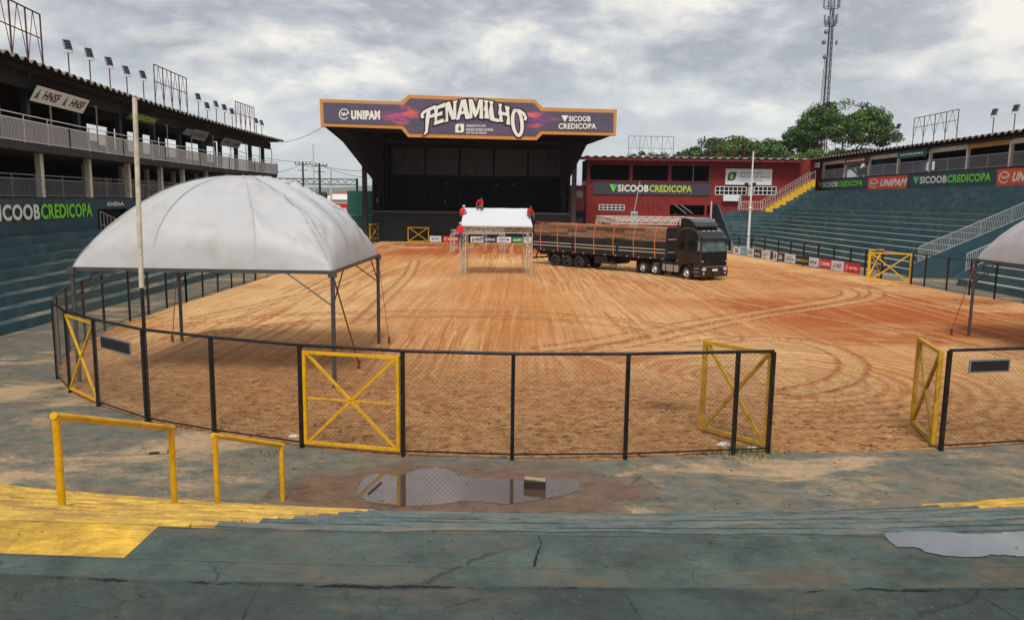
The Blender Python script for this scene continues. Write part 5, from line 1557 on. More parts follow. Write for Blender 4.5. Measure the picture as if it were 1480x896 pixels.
# FENAMILHO, arched letters traced as strokes (in units of 1/7.4 px from 600,130)
LT = {'F': [[(60, 290), (60, 262), (85, 232), (130, 205), (215, 168), (228, 200), (150, 226), (104, 250), (85, 272), (98, 292), (75, 312)], [(128, 215), (168, 205), (150, 330), (132, 460), (90, 490), (110, 440), (112, 330)], [(145, 283), (205, 255), (208, 292), (144, 306)]],
      'E': [[(205, 190), (245, 172), (228, 370), (200, 378), (212, 350)], [(218, 186), (316, 142), (316, 185), (235, 210)], [(225, 262), (292, 232), (288, 272), (226, 287)], [(204, 348), (300, 310), (312, 345), (205, 379)]],
      'N': [[(322, 150), (345, 138), (352, 340), (318, 346), (330, 300)], [(322, 148), (368, 128), (420, 290), (424, 320), (392, 321)], [(402, 131), (452, 113), (438, 150), (437, 308), (405, 321), (412, 150)]],
      'A': [[(492, 115), (522, 108), (472, 318), (438, 326)], [(495, 114), (542, 106), (582, 312), (540, 315)], [(476, 240), (552, 224), (556, 252), (472, 268)]],
      'M': [[(572, 108), (603, 105), (610, 305), (572, 310), (584, 230)], [(572, 107), (612, 105), (654, 230), (642, 302), (618, 255)], [(682, 108), (656, 225), (642, 302), (668, 262), (716, 110)], [(684, 108), (722, 110), (724, 312), (688, 307), (694, 200)]],
      'I': [[(733, 113), (783, 120), (770, 150), (788, 312), (738, 305), (750, 238), (733, 220), (749, 150)]],
      'L': [[(790, 122), (837, 130), (824, 160), (848, 322), (798, 314), (790, 232), (804, 160)], [(800, 296), (880, 312), (898, 335), (886, 347), (803, 328)]],
      'H': [[(888, 150), (928, 160), (917, 190), (938, 346), (893, 340), (903, 280), (888, 260), (899, 190)], [(908, 235), (986, 250), (986, 282), (904, 266)], [(960, 173), (1008, 190), (1001, 220), (1014, 377), (973, 371), (986, 300), (965, 205)]]}
oring = []
nO = 28
for k in range(nO):
    a0, a1 = 2 * math.pi * k / nO, 2 * math.pi * (k + 1) / nO
    E_ = lambda a, rx, ry: (1092 + rx * math.cos(a) + .10 * ry * math.sin(a), 356 + ry * math.sin(a))
    oring.append([E_(a0, 68, 152), E_(a1, 68, 152), E_(a1, 30, 116), E_(a0, 30, 116)])
oswash = [[(1040, 215), (1075, 205), (1120, 212), (1172, 250), (1196, 300), (1186, 335), (1158, 322), (1168, 298), (1140, 262), (1085, 240)]]
strokes = [p for v in LT.values() for p in v]


def grow(poly, k):
    n = len(poly); area = sum(poly[i][0] * poly[(i + 1) % n][1] - poly[(i + 1) % n][0] * poly[i][1] for i in range(n))
    s = 1 if area > 0 else -1; out = []
    for i in range(n):
        p0, p1, p2 = Vector(poly[i - 1]), Vector(poly[i]), Vector(poly[(i + 1) % n])
        e1, e2 = (p1 - p0).normalized(), (p2 - p1).normalized()
        n1_, n2_ = Vector((e1.y, -e1.x)) * s, Vector((e2.y, -e2.x)) * s
        m_ = (n1_ + n2_); m_ = m_ / max(.6, m_.dot(m_) / 1.0) if m_.length > .1 else n1_
        m_ = (n1_ + n2_).normalized() * min(1.6, 1 / max(.3, math.cos(n1_.angle(n2_, 0) / 2)))
        q = p1 + m_ * k; out.append((q.x, q.y))
    return out


def zp(q): return (600 + q[0] / 7.4, 130 + q[1] / 7.4)


mb = MB(); d = .10
for i, p in enumerate(strokes + oring + oswash):
    g_ = grow(p, 16) if len(p) > 4 or p in strokes else p
    mb.prism([SP(*zp(q), d + .0015 * (i % 9)) for q in g_], -nn * .03)
for k in range(nO):                                   # dark rim round the O
    a0, a1 = 2 * math.pi * k / nO, 2 * math.pi * (k + 1) / nO
    mb.prism([SP(*zp(q), d + .001) for q in (E_(a0, 82, 166), E_(a1, 82, 166), E_(a1, 19, 104), E_(a0, 19, 104))], -nn * .03)
mb.build('letter_outline', M['letter_dark'], sg)
mb = MB(); d = .16
for i, p in enumerate(strokes + oring + oswash):
    mb.prism([SP(*zp(q), d + .002 * (i % 7)) for q in (grow(p, 1.5) if p in strokes else p)], -nn * .05)
mb.build('title_lettering', M['letter_white'], sg)
# small print
SL = lambda x0, y0, x1, y1: (lambda u, v, dd=0.0: SP(x0 + (x1 - x0) * u, y1 + (y0 - y1) * v, .08 + dd))
mb = MB()
text_on(mb, 'SINDICATO DOS', SL(674, 180.5, 702, 184), 0, 0, 1, 1, .02); text_on(mb, 'PRODUTORES RURAIS', SL(674, 186, 712.5, 189.8), 0, 0, 1, 1, .02); text_on(mb, 'PATOS DE MINAS', SL(674, 191, 703, 194), 0, 0, 1, 1, .02)
P = SL(658, 179.5, 670.5, 192)
mb.add([P(0, 0), P(.75, 0), P(.97, .08), P(1, .3), P(1, 1), P(.25, 1), P(.04, .9), P(0, .7)], [tuple(range(8))])
mb.cur = 1; mb.add([P(.5, .15, .02), P(.66, .35, .02), P(.6, .65, .02), P(.5, .85, .02), P(.38, .65, .02), P(.34, .35, .02)], [tuple(range(6))])
mb.build('sponsor_print', [M['letter_white'], M['darkgreen_print']], sg)
# left UNIPAM and right SICOOB CREDICOPA
mb = MB()
P = SL(490, 157.5, 504.7, 173.5); unipam_mark(mb, P, .5, .5, .5, .5, .02)
P = SL(507.5, 160, 549.5, 173.5); text_on(mb, 'UNIPAM', P, 0, 0, 1, 1, .075, .02)
mb.build('side_lettering', M['letter_white'], sg)
mb = MB()
P = SL(489.3, 156.8, 505.4, 174.2)
text_on(mb, 'UNIPAM', SL(507, 159.4, 550.2, 174.2), 0, 0, 1, 1, .10, .0); mb.build('side_outline', M['letter_dark'], sg)
mb = MB()
text_on(mb, 'SICOOB', SL(821.8, 168.2, 853.5, 176.2), 0, 0, 1, 1, .035, .02); text_on(mb, 'CREDICOPA', SL(807, 178.6, 861.5, 187), 0, 0, 1, 1, .03, .02)
P = SL(811, 167.3, 821.3, 177); mb.add([P(0, 1, .02), P(.5, 0, .02), P(1, 1, .02)], [(0, 2, 1)])
mb.build('side_lettering', M['letter_white'], sg)
mb = MB()
text_on(mb, 'SICOOB', SL(821, 167.5, 854.2, 176.9), 0, 0, 1, 1, .07, .0); text_on(mb, 'CREDICOPA', SL(806.2, 177.8, 862.2, 187.8), 0, 0, 1, 1, .06, .0)
mb.build('side_outline', M['letter_dark'], sg)
# soffit and flared side wings
sbl, sbr = SP(463.5, 183, -.5), SP(890, 196.5, -.5)
mb = MB()
bl_, br_ = Vector((SXL - .1, SY + .5, 13.2)), Vector((SXR + .1, SY + .5, 13.2))
mb.prism([sbl, sbr, br_, bl_], (0, 0, .3)); mb.build('roof_soffit', M['black'], st)
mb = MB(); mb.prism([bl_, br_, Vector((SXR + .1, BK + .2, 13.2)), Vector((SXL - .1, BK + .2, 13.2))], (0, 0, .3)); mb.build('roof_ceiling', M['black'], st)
top = SP(676, 150, -.6).z
mb = MB(); mb.prism([SP(466, 150, -.55), SP(888, 166, -.55), Vector((SXR + .3, BK, top - 1.2)), Vector((SXL - .3, BK, top - 1.2))], (0, 0, .15)); mb.build('roof_top', M['corrug_dark'], st)
wl1 = V(495, 205, 89.0); wl2 = V(541, 279, SY)
mb = MB(); mb.prism([wl1, Vector((SXL + 1.0, SY + .3, 6.2)), Vector((SXL + 1.0, SY + .3, 13.2)), sbl + Vector((2.5, .8, .2)), sbl + Vector((0.2, 0.3, .1))], (.15, 0, 0)); mb.build('side_wing', M['black'], st)
wr1 = V(848, 210, 91.5)
mb = MB(); mb.prism([wr1, Vector((SXR - 1.0, SY + .3, 5.9)), Vector((SXR - 1.0, SY + .3, 13.2)), sbr + Vector((-2.5, .8, .2)), sbr + Vector((-.2, .3, .1))], (-.15, 0, 0)); mb.build('side_wing', M['black'], st)
# small white fittings on the stage wall
for i, (x, y) in enumerate(((612, 242), (646, 266), (718, 267), (742, 267), (624, 278), (643, 291))):
    p = V(x, y, BK - .6); mb = MB(); mb.box(p.x - .14, p.x + .14, BK - .35, BK - .26, p.z - .09, p.z + .09); mb.build('lamp_fitting', M['grey_print'], st)
p = V(546, 290, SY + 2); mb = MB(); mb.box(p.x - .2, p.x + .2, SY + 2, SY + 2.1, p.z - .25, p.z + .25); mb.build('notice', M['white_board'], st)

# teal side building left of the stage
sb = thing('stage_annex', 'plain teal blocks beside the left end of the stage', 'annex', (-20, 99, 0))
a, b = V(504, 276, 101), V(540, 276, 101)
mb = MB(); mb.box(a.x, SXL - .2, 100, 104, 0, a.z); mb.build('upper_block', M['teal_wall'], sb)
a, b = V(500, 312, 97.5), V(533, 312, 97.5)
mb = MB(); mb.box(a.x - 2, SXL - .15, 97.2, 99.9, 0, a.z); mb.build('lower_block', M['teal_wall'], sb)
mb = MB(); mb.box(a.x - 2.1, SXL - .15, 97.1, 97.4, a.z, a.z + .1); mb.build('coping', M['tread'], sb)

# ------------------------------------------------------------------ red two storey building
rb = thing('red_building', 'long two storey red building with dark openings and a corrugated roof', 'building', (24, 104, 0))
BY = 106.0
q = lambda x, y, Y=BY: V(x, y, Y)
z_ = lambda x, y: V(x, y, BY).z
x0, x1 = q(848, 250).x, q(1028, 250).x
x2 = 39.5
zo0, zo1 = z_(940, 262.5), z_(940, 239)          # upper openings
zt = z_(940, 234)
zb0, zb1 = z_(940, 282), z_(940, 264.5)
mb = MB(); mb.box(x0, x1, BY, BY + .3, z_(940, 296), zo0); mb.build('wall', M['red_wall'], rb)
mb = MB(); mb.box(x0, x1, BY, BY + .3, zo1, zt + .3); mb.build('wall', M['red_wall'], rb)
mb = MB(); mb.box(x0, q(905, 300).x, BY, BY + .3, 0, z_(940, 296)); mb.build('wall', M['red_wall'], rb)
mb = MB(); mb.box(q(905, 300).x, q(968, 300).x, BY, BY + .3, 0, z_(940, 296)); mb.build('wall', M['red_wall'], rb)
mb = MB(); mb.box(x1, x2, BY, BY + .3, 0, zt + .3); mb.build('wall', M['red_wall'], rb)
mb = MB(); mb.box(x0, x2, BY + 7, BY + 7.2, 0, zt + .3); mb.build('rear_wall', M['maroon'], rb)
mb = MB(); mb.box(x0, x0 + .3, BY + .3, BY + 7, 0, zo0); mb.build('end_wall', M['maroon'], rb)
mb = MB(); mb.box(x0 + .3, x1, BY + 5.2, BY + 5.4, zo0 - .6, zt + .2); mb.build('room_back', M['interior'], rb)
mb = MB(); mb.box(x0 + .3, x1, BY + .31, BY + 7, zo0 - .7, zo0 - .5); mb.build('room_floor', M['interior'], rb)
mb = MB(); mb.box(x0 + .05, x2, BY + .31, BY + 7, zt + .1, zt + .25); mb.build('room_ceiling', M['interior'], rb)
mb = MB(); mb.box(q(968, 300).x, x1, BY + 3, BY + 3.2, 0, z_(940, 296)); mb.build('ground_recess', M['interior'], rb)
mb = MB(); mb.box(q(968, 300).x, x1 - .02, BY - .05, BY - .005, 0, z_(990, 311)); mb.build('low_wall', M['red_wall'], rb)
for x in (851, 912, 968, 1027):
    p = q(x, 250); mb = MB(); mb.box(p.x - .22, p.x + .22, BY - .12, BY + .28, zo0 - .12, zt + .25); mb.build('post', M['maroon'], rb)
mb = MB(); mb.box(q(1018, 300).x, q(1022, 300).x, BY - .1, BY + .3, 0, z_(940, 296)); mb.build('post', M['maroon'], rb)
mb = MB(); mb.box(q(1002, 250).x - .06, q(1002, 250).x + .06, BY - .05, BY + .1, zo0, zo1); mb.build('mullion', M['grey_print'], rb)
mb = MB(); mb.box(x0 + .2, x1 + .2, BY - .15, BY - .01, zo0 - .12, zo0 + .1); mb.build('sill', M['maroon'], rb)
# windows with white frames


def window(px0, py0, px1, py1, nx, ny, m=M['white']):
    a, b = q(px0, py0), q(px1, py1); xa, xb, zt_, zb_ = a.x, b.x, a.z, b.z
    mb = MB(); w = .09
    for i in range(nx + 1):
        x = xa + (xb - xa) * i / nx; mb.box(x - w / 2, x + w / 2, BY - .08, BY - .03, zb_, zt_)
    o = mb.build('window', m, rb)
    mb = MB()
    for j in range(ny + 1):
        z = zb_ + (zt_ - zb_) * j / ny; mb.box(xa, xb, BY - .1, BY - .082, z - w / 2, z + w / 2)
    mb.build('glazing_bar', m, o)
    mb = MB(); mb.box(xa, xb, BY - .03, BY - .004, zb_, zt_); mb.build('pane', M['glass_dark'], o)


window(866, 296, 902, 304, 6, 2); window(1034, 270, 1078, 282, 7, 2); window(1090, 270, 1121, 282, 5, 2)
mb = MB(); a, b = q(1044, 282), q(1068, 291); mb.box(a.x, b.x, BY - .6, BY - .5, b.z, a.z); mb.build('white_panel', M['white_board'], rb)
mb = MB(); a, b = q(1081, 270), q(1087, 284); mb.box(a.x, b.x, BY - .3, BY - .01, b.z, a.z); mb.build('door', M['cream'], rb)
for dx in (1079, 1090):
    p = q(dx, 266.5, BY - 1.2); mb = MB(); mb.box(p.x - .2, p.x + .2, BY - 1.4, BY - .9, p.z - .2, p.z + .2); mb.build('spotlight', M['letter_dark'], rb)
corr_roof(rb, (lambda s: (q(835, 232, BY - 2).x + s, BY - 2.2), 38.8 - q(835, 232, BY - 2).x), lambda s: (q(835, 232, BY - 2).x + s, BY + 8), zt + .52, zt + .8, pitch=1.1, amp=.09, m=mat('pale_grey_roof_sheet', s2l((150, 144, 136)), .8, var=.2, scale=2))
mb = MB(); mb.box(q(836, 232).x, 38.6, BY - 2.0, BY - 1.85, zt + .05, zt + .42); mb.build('fascia', M['maroon'], rb)
mb = MB(); mb.box(q(836, 232).x, 38.6, BY - 1.84, BY - .01, zt + .3, zt + .34); mb.build('eave_soffit', M['maroon'], rb)
mb = MB(); mb.box(x2 - .1, x2 + 5, BY + .02, BY + .3, 0, zt + .5); mb.build('wall', M['red_wall'], rb)
# annex, lower and darker
mb = MB(); a = q(829, 268, BY + 1); mb.box(a.x - 1.5, x0 - .01, BY + 1, BY + 6, 0, z_(840, 268)); mb.build('side_annex', M['maroon'], rb)
mb = MB(); a, b = q(833, 276, BY + .98), q(842, 286, BY + .98); mb.box(a.x, b.x, BY + .9, BY + .99, b.z, a.z); mb.build('annex_window', M['grey_print'], rb)
mb = MB(); a, b = q(832, 305), q(848, 345); mb.box(a.x, b.x, BY + .85, BY + .98, 0, a.z); mb.build('annex_opening', M['interior'], rb)
# stairs and clutter behind the opening
for k, (xa, ya, xb, yb, m) in enumerate(((975, 296, 992, 309, 'grey_print'), (984, 296, 1001, 309, 'grey_print'), (935, 325, 955, 312, 'orange_board'), (960, 322, 978, 308, 'rust'))):
    a, b = q(xa, ya, BY - .3), q(xb, yb, BY - .3); mb = MB(); mb.bar(a, b, .14, .14); mb.build('stair_beam', M[m], rb)
for x in (930, 937, 944, 951): 
    a, b = q(x, 294, BY - .2), q(x, 303, BY - .2); mb = MB(); mb.bar(a, b, .05); mb.build('grille_bar', M['letter_dark'], rb)
# banner and board
P = lambda u, v, d=0.0: Vector((q(857, 270).x + (q(1027, 270).x - q(857, 270).x) * u, BY - .14 - d, zb0 + (zb1 - zb0) * v))
t = thing('banner', 'long charcoal banner across the red building with white and lime lettering', 'banner', tuple(P(.5, 0)))
mb = MB(); mb.prism([P(0, 0), P(1, 0), P(1, 1), P(0, 1)], (0, .05, 0)); mb.build('cloth', M['charcoal'], t)
paint_sicoob(t, P, .14, .84, .18, .84, mats=[M['green_print'], M['teal_print'], M['letter_white'], M['lime_print']])
P = lambda u, v, d=0.0: Vector((q(1048, 256).x + (q(1115, 256).x - q(1048, 256).x) * u, BY - .2 - d, z_(1080, 267.5) + (z_(1080, 244.5) - z_(1080, 267.5)) * v))
t = thing('sign_board', 'white board with a dark green leaf emblem on the red building', 'sign board', tuple(P(.5, 0)))
mb = MB(); mb.prism([P(0, 0), P(1, 0), P(1, 1), P(0, 1)], (0, .1, 0)); mb.build('panel', M['white_board'], t)
mb = MB(); mb.add([P(.04, .25, .01), P(.16, .25, .01), P(.21, .35, .01), P(.24, .8, .01), P(.12, .8, .01), P(.06, .7, .01)], [tuple(range(6))]); mb.build('emblem', M['darkgreen_print'], t)
mb = MB(); mb.add([P(.11, .35, .02), P(.16, .38, .02), P(.17, .6, .02), P(.14, .72, .02), P(.1, .6, .02)], [tuple(range(5))]); mb.build('emblem_core', M['lime_print'], t)
mb = MB(); text_on(mb, 'SINDICATO DOS', P, .31, .66, .77, .82, .01, .01); text_on(mb, 'PRODUTORES RURAIS', P, .31, .42, .96, .58, .01, .01); text_on(mb, 'PATOS DE MINAS', P, .31, .22, .80, .34, .0, .01); mb.build('lettering', M['grey_print'], t)
# ------------------------------------------------------------------ domed tents


def tent(label, loc, size, zE, zP, legs, seed, straps=(), rz=0.0):
    w, dpt = size
    t = thing('dome_tent', label, 'tent', loc, rz)
    n = 110; mb = MB(); mb.smooth = True; vs = []
    r = np.random.default_rng(seed)
    U, Vv = np.meshgrid(np.linspace(-1, 1, n + 1), np.linspace(-1, 1, n + 1))
    fu = 1 - np.abs(U) ** 2.15; fv = 1 - np.abs(Vv) ** 2.15
    Hh = (fu * fv) ** 0.47
    ribs = 0.035 * (np.exp(-(np.abs(np.abs(U) - np.abs(Vv)) / .045) ** 2)) * (1 - Hh) ** .3
    # wrinkles: taut folds fanning from the corners along the eaves, slack folds on the right half
    ang = np.arctan2(1 - np.abs(Vv), 1 - np.abs(U) + 1e-6)
    rad = np.hypot(1 - np.abs(Vv), 1 - np.abs(U))
    wr = .03 * np.sin(ang * 26 + 5 * fbm(U * 2 + 5, Vv * 2 + 5, seed)) * np.exp(-((rad - .35) / .3) ** 2) * np.clip((1 - Hh) * 1.3, 0, 1)
    slack = .075 * (1 - 2 * np.abs(np.sin(Vv * 9 + U * 3.5 + 6 * fbm(U * 1.5 + 9, Vv * 3, seed + 1))) ** .7) * smooth(.05, .35, U) * smooth(0.02, .25, 1 - np.abs(Vv)) * (1 - smooth(.75, 1, np.abs(U)))
    low = .05 * (fbm(U * 2.5 + 20, Vv * 2.5 + 20, seed + 2) - .5)
    edge = np.minimum(1 - np.abs(U), 1 - np.abs(Vv))
    ENDS = [(-.38, -1), (.42, -1), (1, -1), (1, -.35), (1, .35), (1, 1), (.42, 1), (-.38, 1), (-1, 1), (-1, .35), (-1, -.35), (-1, -1)]
    sa_ = np.sort(np.array([math.atan2(b_, a_) for a_, b_ in ENDS])); ph_ = np.arctan2(Vv, U)
    k_ = np.searchsorted(sa_, ph_) % len(sa_); lo_ = sa_[k_ - 1]; hi_ = sa_[k_]
    wd_ = np.mod(hi_ - lo_, 2 * np.pi); tt_ = np.mod(ph_ - lo_, 2 * np.pi) / wd_
    low = low - .17 * np.sin(np.pi * tt_) ** 1.2 * wd_ * smooth(.12, .5, np.maximum(np.abs(U), np.abs(Vv)))
    Z = zE + (zP - zE) * Hh + (ribs * .6 + wr * 1.2 + slack * 1.7 + low * 1.0) * smooth(0, .1, edge) - .04 * (1 - smooth(0, .03, edge))
    vs = np.stack([U * w / 2, Vv * dpt / 2, Z], -1).reshape(-1, 3)
    k = n + 1
    mb.add([tuple(v) for v in vs], [(j * k + i, j * k + i + 1, (j + 1) * k + i + 1, (j + 1) * k + i) for j in range(n) for i in range(n)])
    mb.build('canopy', M['canvas'], t, local=True)
    # seams: sewn overlaps that run from the crown down to the eaves
    def surf(u, v):
        i_, j_ = min(n - 1e-6, (u + 1) / 2 * n), min(n - 1e-6, (v + 1) / 2 * n); a_, b_ = int(i_), int(j_); f_, g_ = i_ - a_, j_ - b_
        z = (Z[b_, a_] * (1 - f_) + Z[b_, a_ + 1] * f_) * (1 - g_) + (Z[b_ + 1, a_] * (1 - f_) + Z[b_ + 1, a_ + 1] * f_) * g_
        return (u * w / 2, v * dpt / 2, z + .03)
    for e0 in ENDS:
        s0 = (e0[0] * .1, e0[1] * .1)
        mb = MB(); mb.smooth = True; vs = []; kk = 40
        for q in range(kk + 1):
            f = q / kk; bend = 0.0
            u, v = s0[0] + (e0[0] - s0[0]) * f, s0[1] + (e0[1] - s0[1]) * f
            du, dv = -(e0[1] - s0[1]), (e0[0] - s0[0]); l_ = math.hypot(du, dv); du /= l_; dv /= l_
            sg_ = 1 if (u * du + v * dv) > 0 else -1
            u += du * bend * sg_; v += dv * bend * sg_
            for d_ in (-.006, .006): vs.append(surf(max(-1, min(1, u + du * d_)), max(-1, min(1, v + dv * d_))))
        mb.add(vs, [(2 * q, 2 * q + 1, 2 * q + 3, 2 * q + 2) for q in range(kk)])
        mb.build('seam', M['seam'], t, local=True)
    c = [(-w / 2, -dpt / 2), (w / 2, -dpt / 2), (w / 2, dpt / 2), (-w / 2, dpt / 2)]
    for i in range(4):
        a, b = c[i], c[(i + 1) % 4]
        mb = MB(); mb.bar((*a, zE - .06), (*b, zE - .06), .07, .10); mb.build('eave_beam', M['galv'], t, local=True)
    for i in legs:
        x, y = c[i]; sx, sy = -math.copysign(1, x), -math.copysign(1, y)
        mb = MB(); mb.tube((x, y, 0), (x, y, zE - .1), .06, n=10); mb.build('leg', M['galv'], t, local=True)
        mb = MB(); mb.box(x - .1, x + .1, y - .1, y + .1, zE - .2, zE - .02); mb.build('corner_joint', M['galv'], t, local=True)
        mb = MB(); mb.tube((x, y, zE - 1.0), (x + sx * 1.25, y, zE - .1), .022, n=6); mb.tube((x, y, zE - 1.0), (x, y + sy * 1.25, zE - .1), .022, n=6); mb.build('knee_brace', M['galv'], t, local=True)
    for (i, dx, dy) in straps:
        x, y = c[i]; mb = MB(); mb.bar((x, y, zE - .1), (x + dx, y + dy, .25), .045, .012); o = mb.build('guy_strap', M['strap'], t, local=True)
        mb = MB(); mb.tube((x + dx, y + dy, -.02), (x + dx * 1.03, y + dy * 1.03, .32), .045, n=6); mb.build('ratchet_stake', M['rust'], o, local=True)
    return t


M['seam'] = mat('tent_seam', s2l((174, 175, 178)), .6, bump=0)
M['strap'] = mat('faded_orange_strap', s2l((150, 82, 52)), .7, var=.2, scale=8, bump=.1)
tent('big white domed tent on grey tube legs at the left of the sand arena', (-8.47, 24.35, 0), (7.2, 6.5), 3.34, 5.95, (0, 1, 2, 3), 3,
     straps=((2, .35, .1), (1, .15, 2.4), (3, -.25, -.2)), rz=R(-1))
tent('white tent cut off by the right picture edge with a leaning guy strap', (22.35, 27.95, 0), (7.2, 6.5), 3.22, 6.0, (0, 1, 2, 3), 8, straps=((3, -.62, .15),), rz=R(1))

# ------------------------------------------------------------------ aluminium box trusses


def boxtruss(mb, a, b, w, r=.025, step=None, faces=4):
    a, b = Vector(a), Vector(b); d = (b - a); L = d.length; d.normalize()
    u = Vector((0, 0, 1)) if abs(d.z) < .9 else Vector((1, 0, 0))
    s = d.cross(u).normalized() * w / 2; v = s.cross(d).normalized() * w / 2
    cs = [s + v, s - v, -s - v, -s + v]
    for c in cs: mb.bar(a + c, b + c, r * 2)
    n = max(2, round(L / (step or w * .95)))
    for f in range(4):
        c0, c1 = cs[f], cs[(f + 1) % 4]
        for k in range(n):
            p, q = a + d * L * k / n, a + d * L * (k + 1) / n
            if k % 2: c0_, c1_ = c1, c0
            else: c0_, c1_ = c0, c1
            mb.bar(p + c0_, q + c1_, r * 1.3)
    return mb


def truss_frame(label, corners, h, w, m, top=True, group=None, beams=(0, 1, 2, 3), posts=(0, 1, 2, 3), r=.025):
    t = thing('truss_frame', label, 'truss frame', (corners[0][0], corners[0][1], 0), group=group)
    for i in posts:
        x, y = corners[i]; mb = MB(); boxtruss(mb, (x, y, 0.02), (x, y, h - w), w, r); mb.build('truss_post', m, t)
        mb = MB(); mb.box(x - w * .7, x + w * .7, y - w * .7, y + w * .7, 0, .03); mb.build('base_plate', m, t)
    for i in beams:
        a, b = corners[i], corners[(i + 1) % 4]; mb = MB(); boxtruss(mb, (*a, h - w / 2), (*b, h - w / 2), w, r); mb.build('truss_beam', m, t)
    return t


TC = [(-3.45, 53.5), (1.15, 53.7), (.95, 57.6), (-3.55, 57.6)]
truss_frame('aluminium box truss frame carrying a white roof sheet where four workers in red climb', TC, 3.44, .38, M['alu'])
# gable roof sheet
t = thing('roof_sheet', 'white gabled roof sheet stretched over the front truss frame', 'roof sheet', (-1.15, 55.6, 3.44))
RZ = 4.72; ry = 55.75
mb = MB(); mb.smooth = True
nx, ny = 24, 10
for (ya, za, yb, zb_) in ((53.28, 3.5, ry, RZ), (ry, RZ, 57.9, 3.5)):
    vs = []
    for j in range(ny + 1):
        for i in range(nx + 1):
            f, g_ = i / nx, j / ny
            xl = -3.62 + .12 * g_ if ya < ry else -3.5; xr = 1.36 - .3 * g_ if ya < ry else 1.06 + .3 * g_
            vs.append((xl + (xr - xl) * f, ya + (yb - ya) * g_, za + (zb_ - za) * g_ - .05 * math.sin(math.pi * g_) + .012 * math.sin(f * 19 + g_ * 3)))
    mb.add(vs, [(j * (nx + 1) + i, j * (nx + 1) + i + 1, (j + 1) * (nx + 1) + i + 1, (j + 1) * (nx + 1) + i) for j in range(ny) for i in range(nx)])
mb.build('sheet', M['sheet'], t)
mb = MB(); mb.bar((-3.6, 53.27, 3.5), (1.34, 53.27, 3.5), .05, .07); mb.build('hem', M['alu'], t)
mb = MB()
for x in (-3.5, 1.05): mb.bar((x, 53.5, 3.42), (x, ry, RZ - .06), .07); mb.bar((x, ry, RZ - .06), (x, 57.7, 3.42), .07)
mb.bar((-3.5, ry, RZ - .06), (1.05, ry, RZ - .06), .07); mb.build('ridge_frame', M['alu'], t)
truss_frame('low bare truss frame standing behind the roofed one', [(-6.0, 76.9), (-1.0, 77.8), (-1.25, 82.0), (-3.1, 84.4)], 2.3, .38, M['alu'], r=.03)
truss_frame('white painted truss frame standing behind the loaded truck', [(8.2, 62.6), (16.0, 62.6), (16.1, 72), (7.9, 72)], 3.95, .42, M['truss_white'], r=.035)

# ------------------------------------------------------------------ people
SKIN = mat('brown_skin', s2l((150, 104, 80)), .6, var=.06, bump=0)
REDSH = mat('bright_red_shirt', s2l((216, 24, 36)), .8, var=.08, scale=12, bump=.1)
JEANS = mat('grey_blue_trousers', s2l((74, 78, 98)), .85, var=.15, scale=20, bump=.1)
SHOE = mat('dark_boots', s2l((40, 34, 30)), .7, bump=0)
HAIR = mat('dark_hair', s2l((24, 20, 18)), .8, bump=0)
CAPM = mat('pale_cap_cloth', s2l((190, 186, 178)), .8, bump=0)


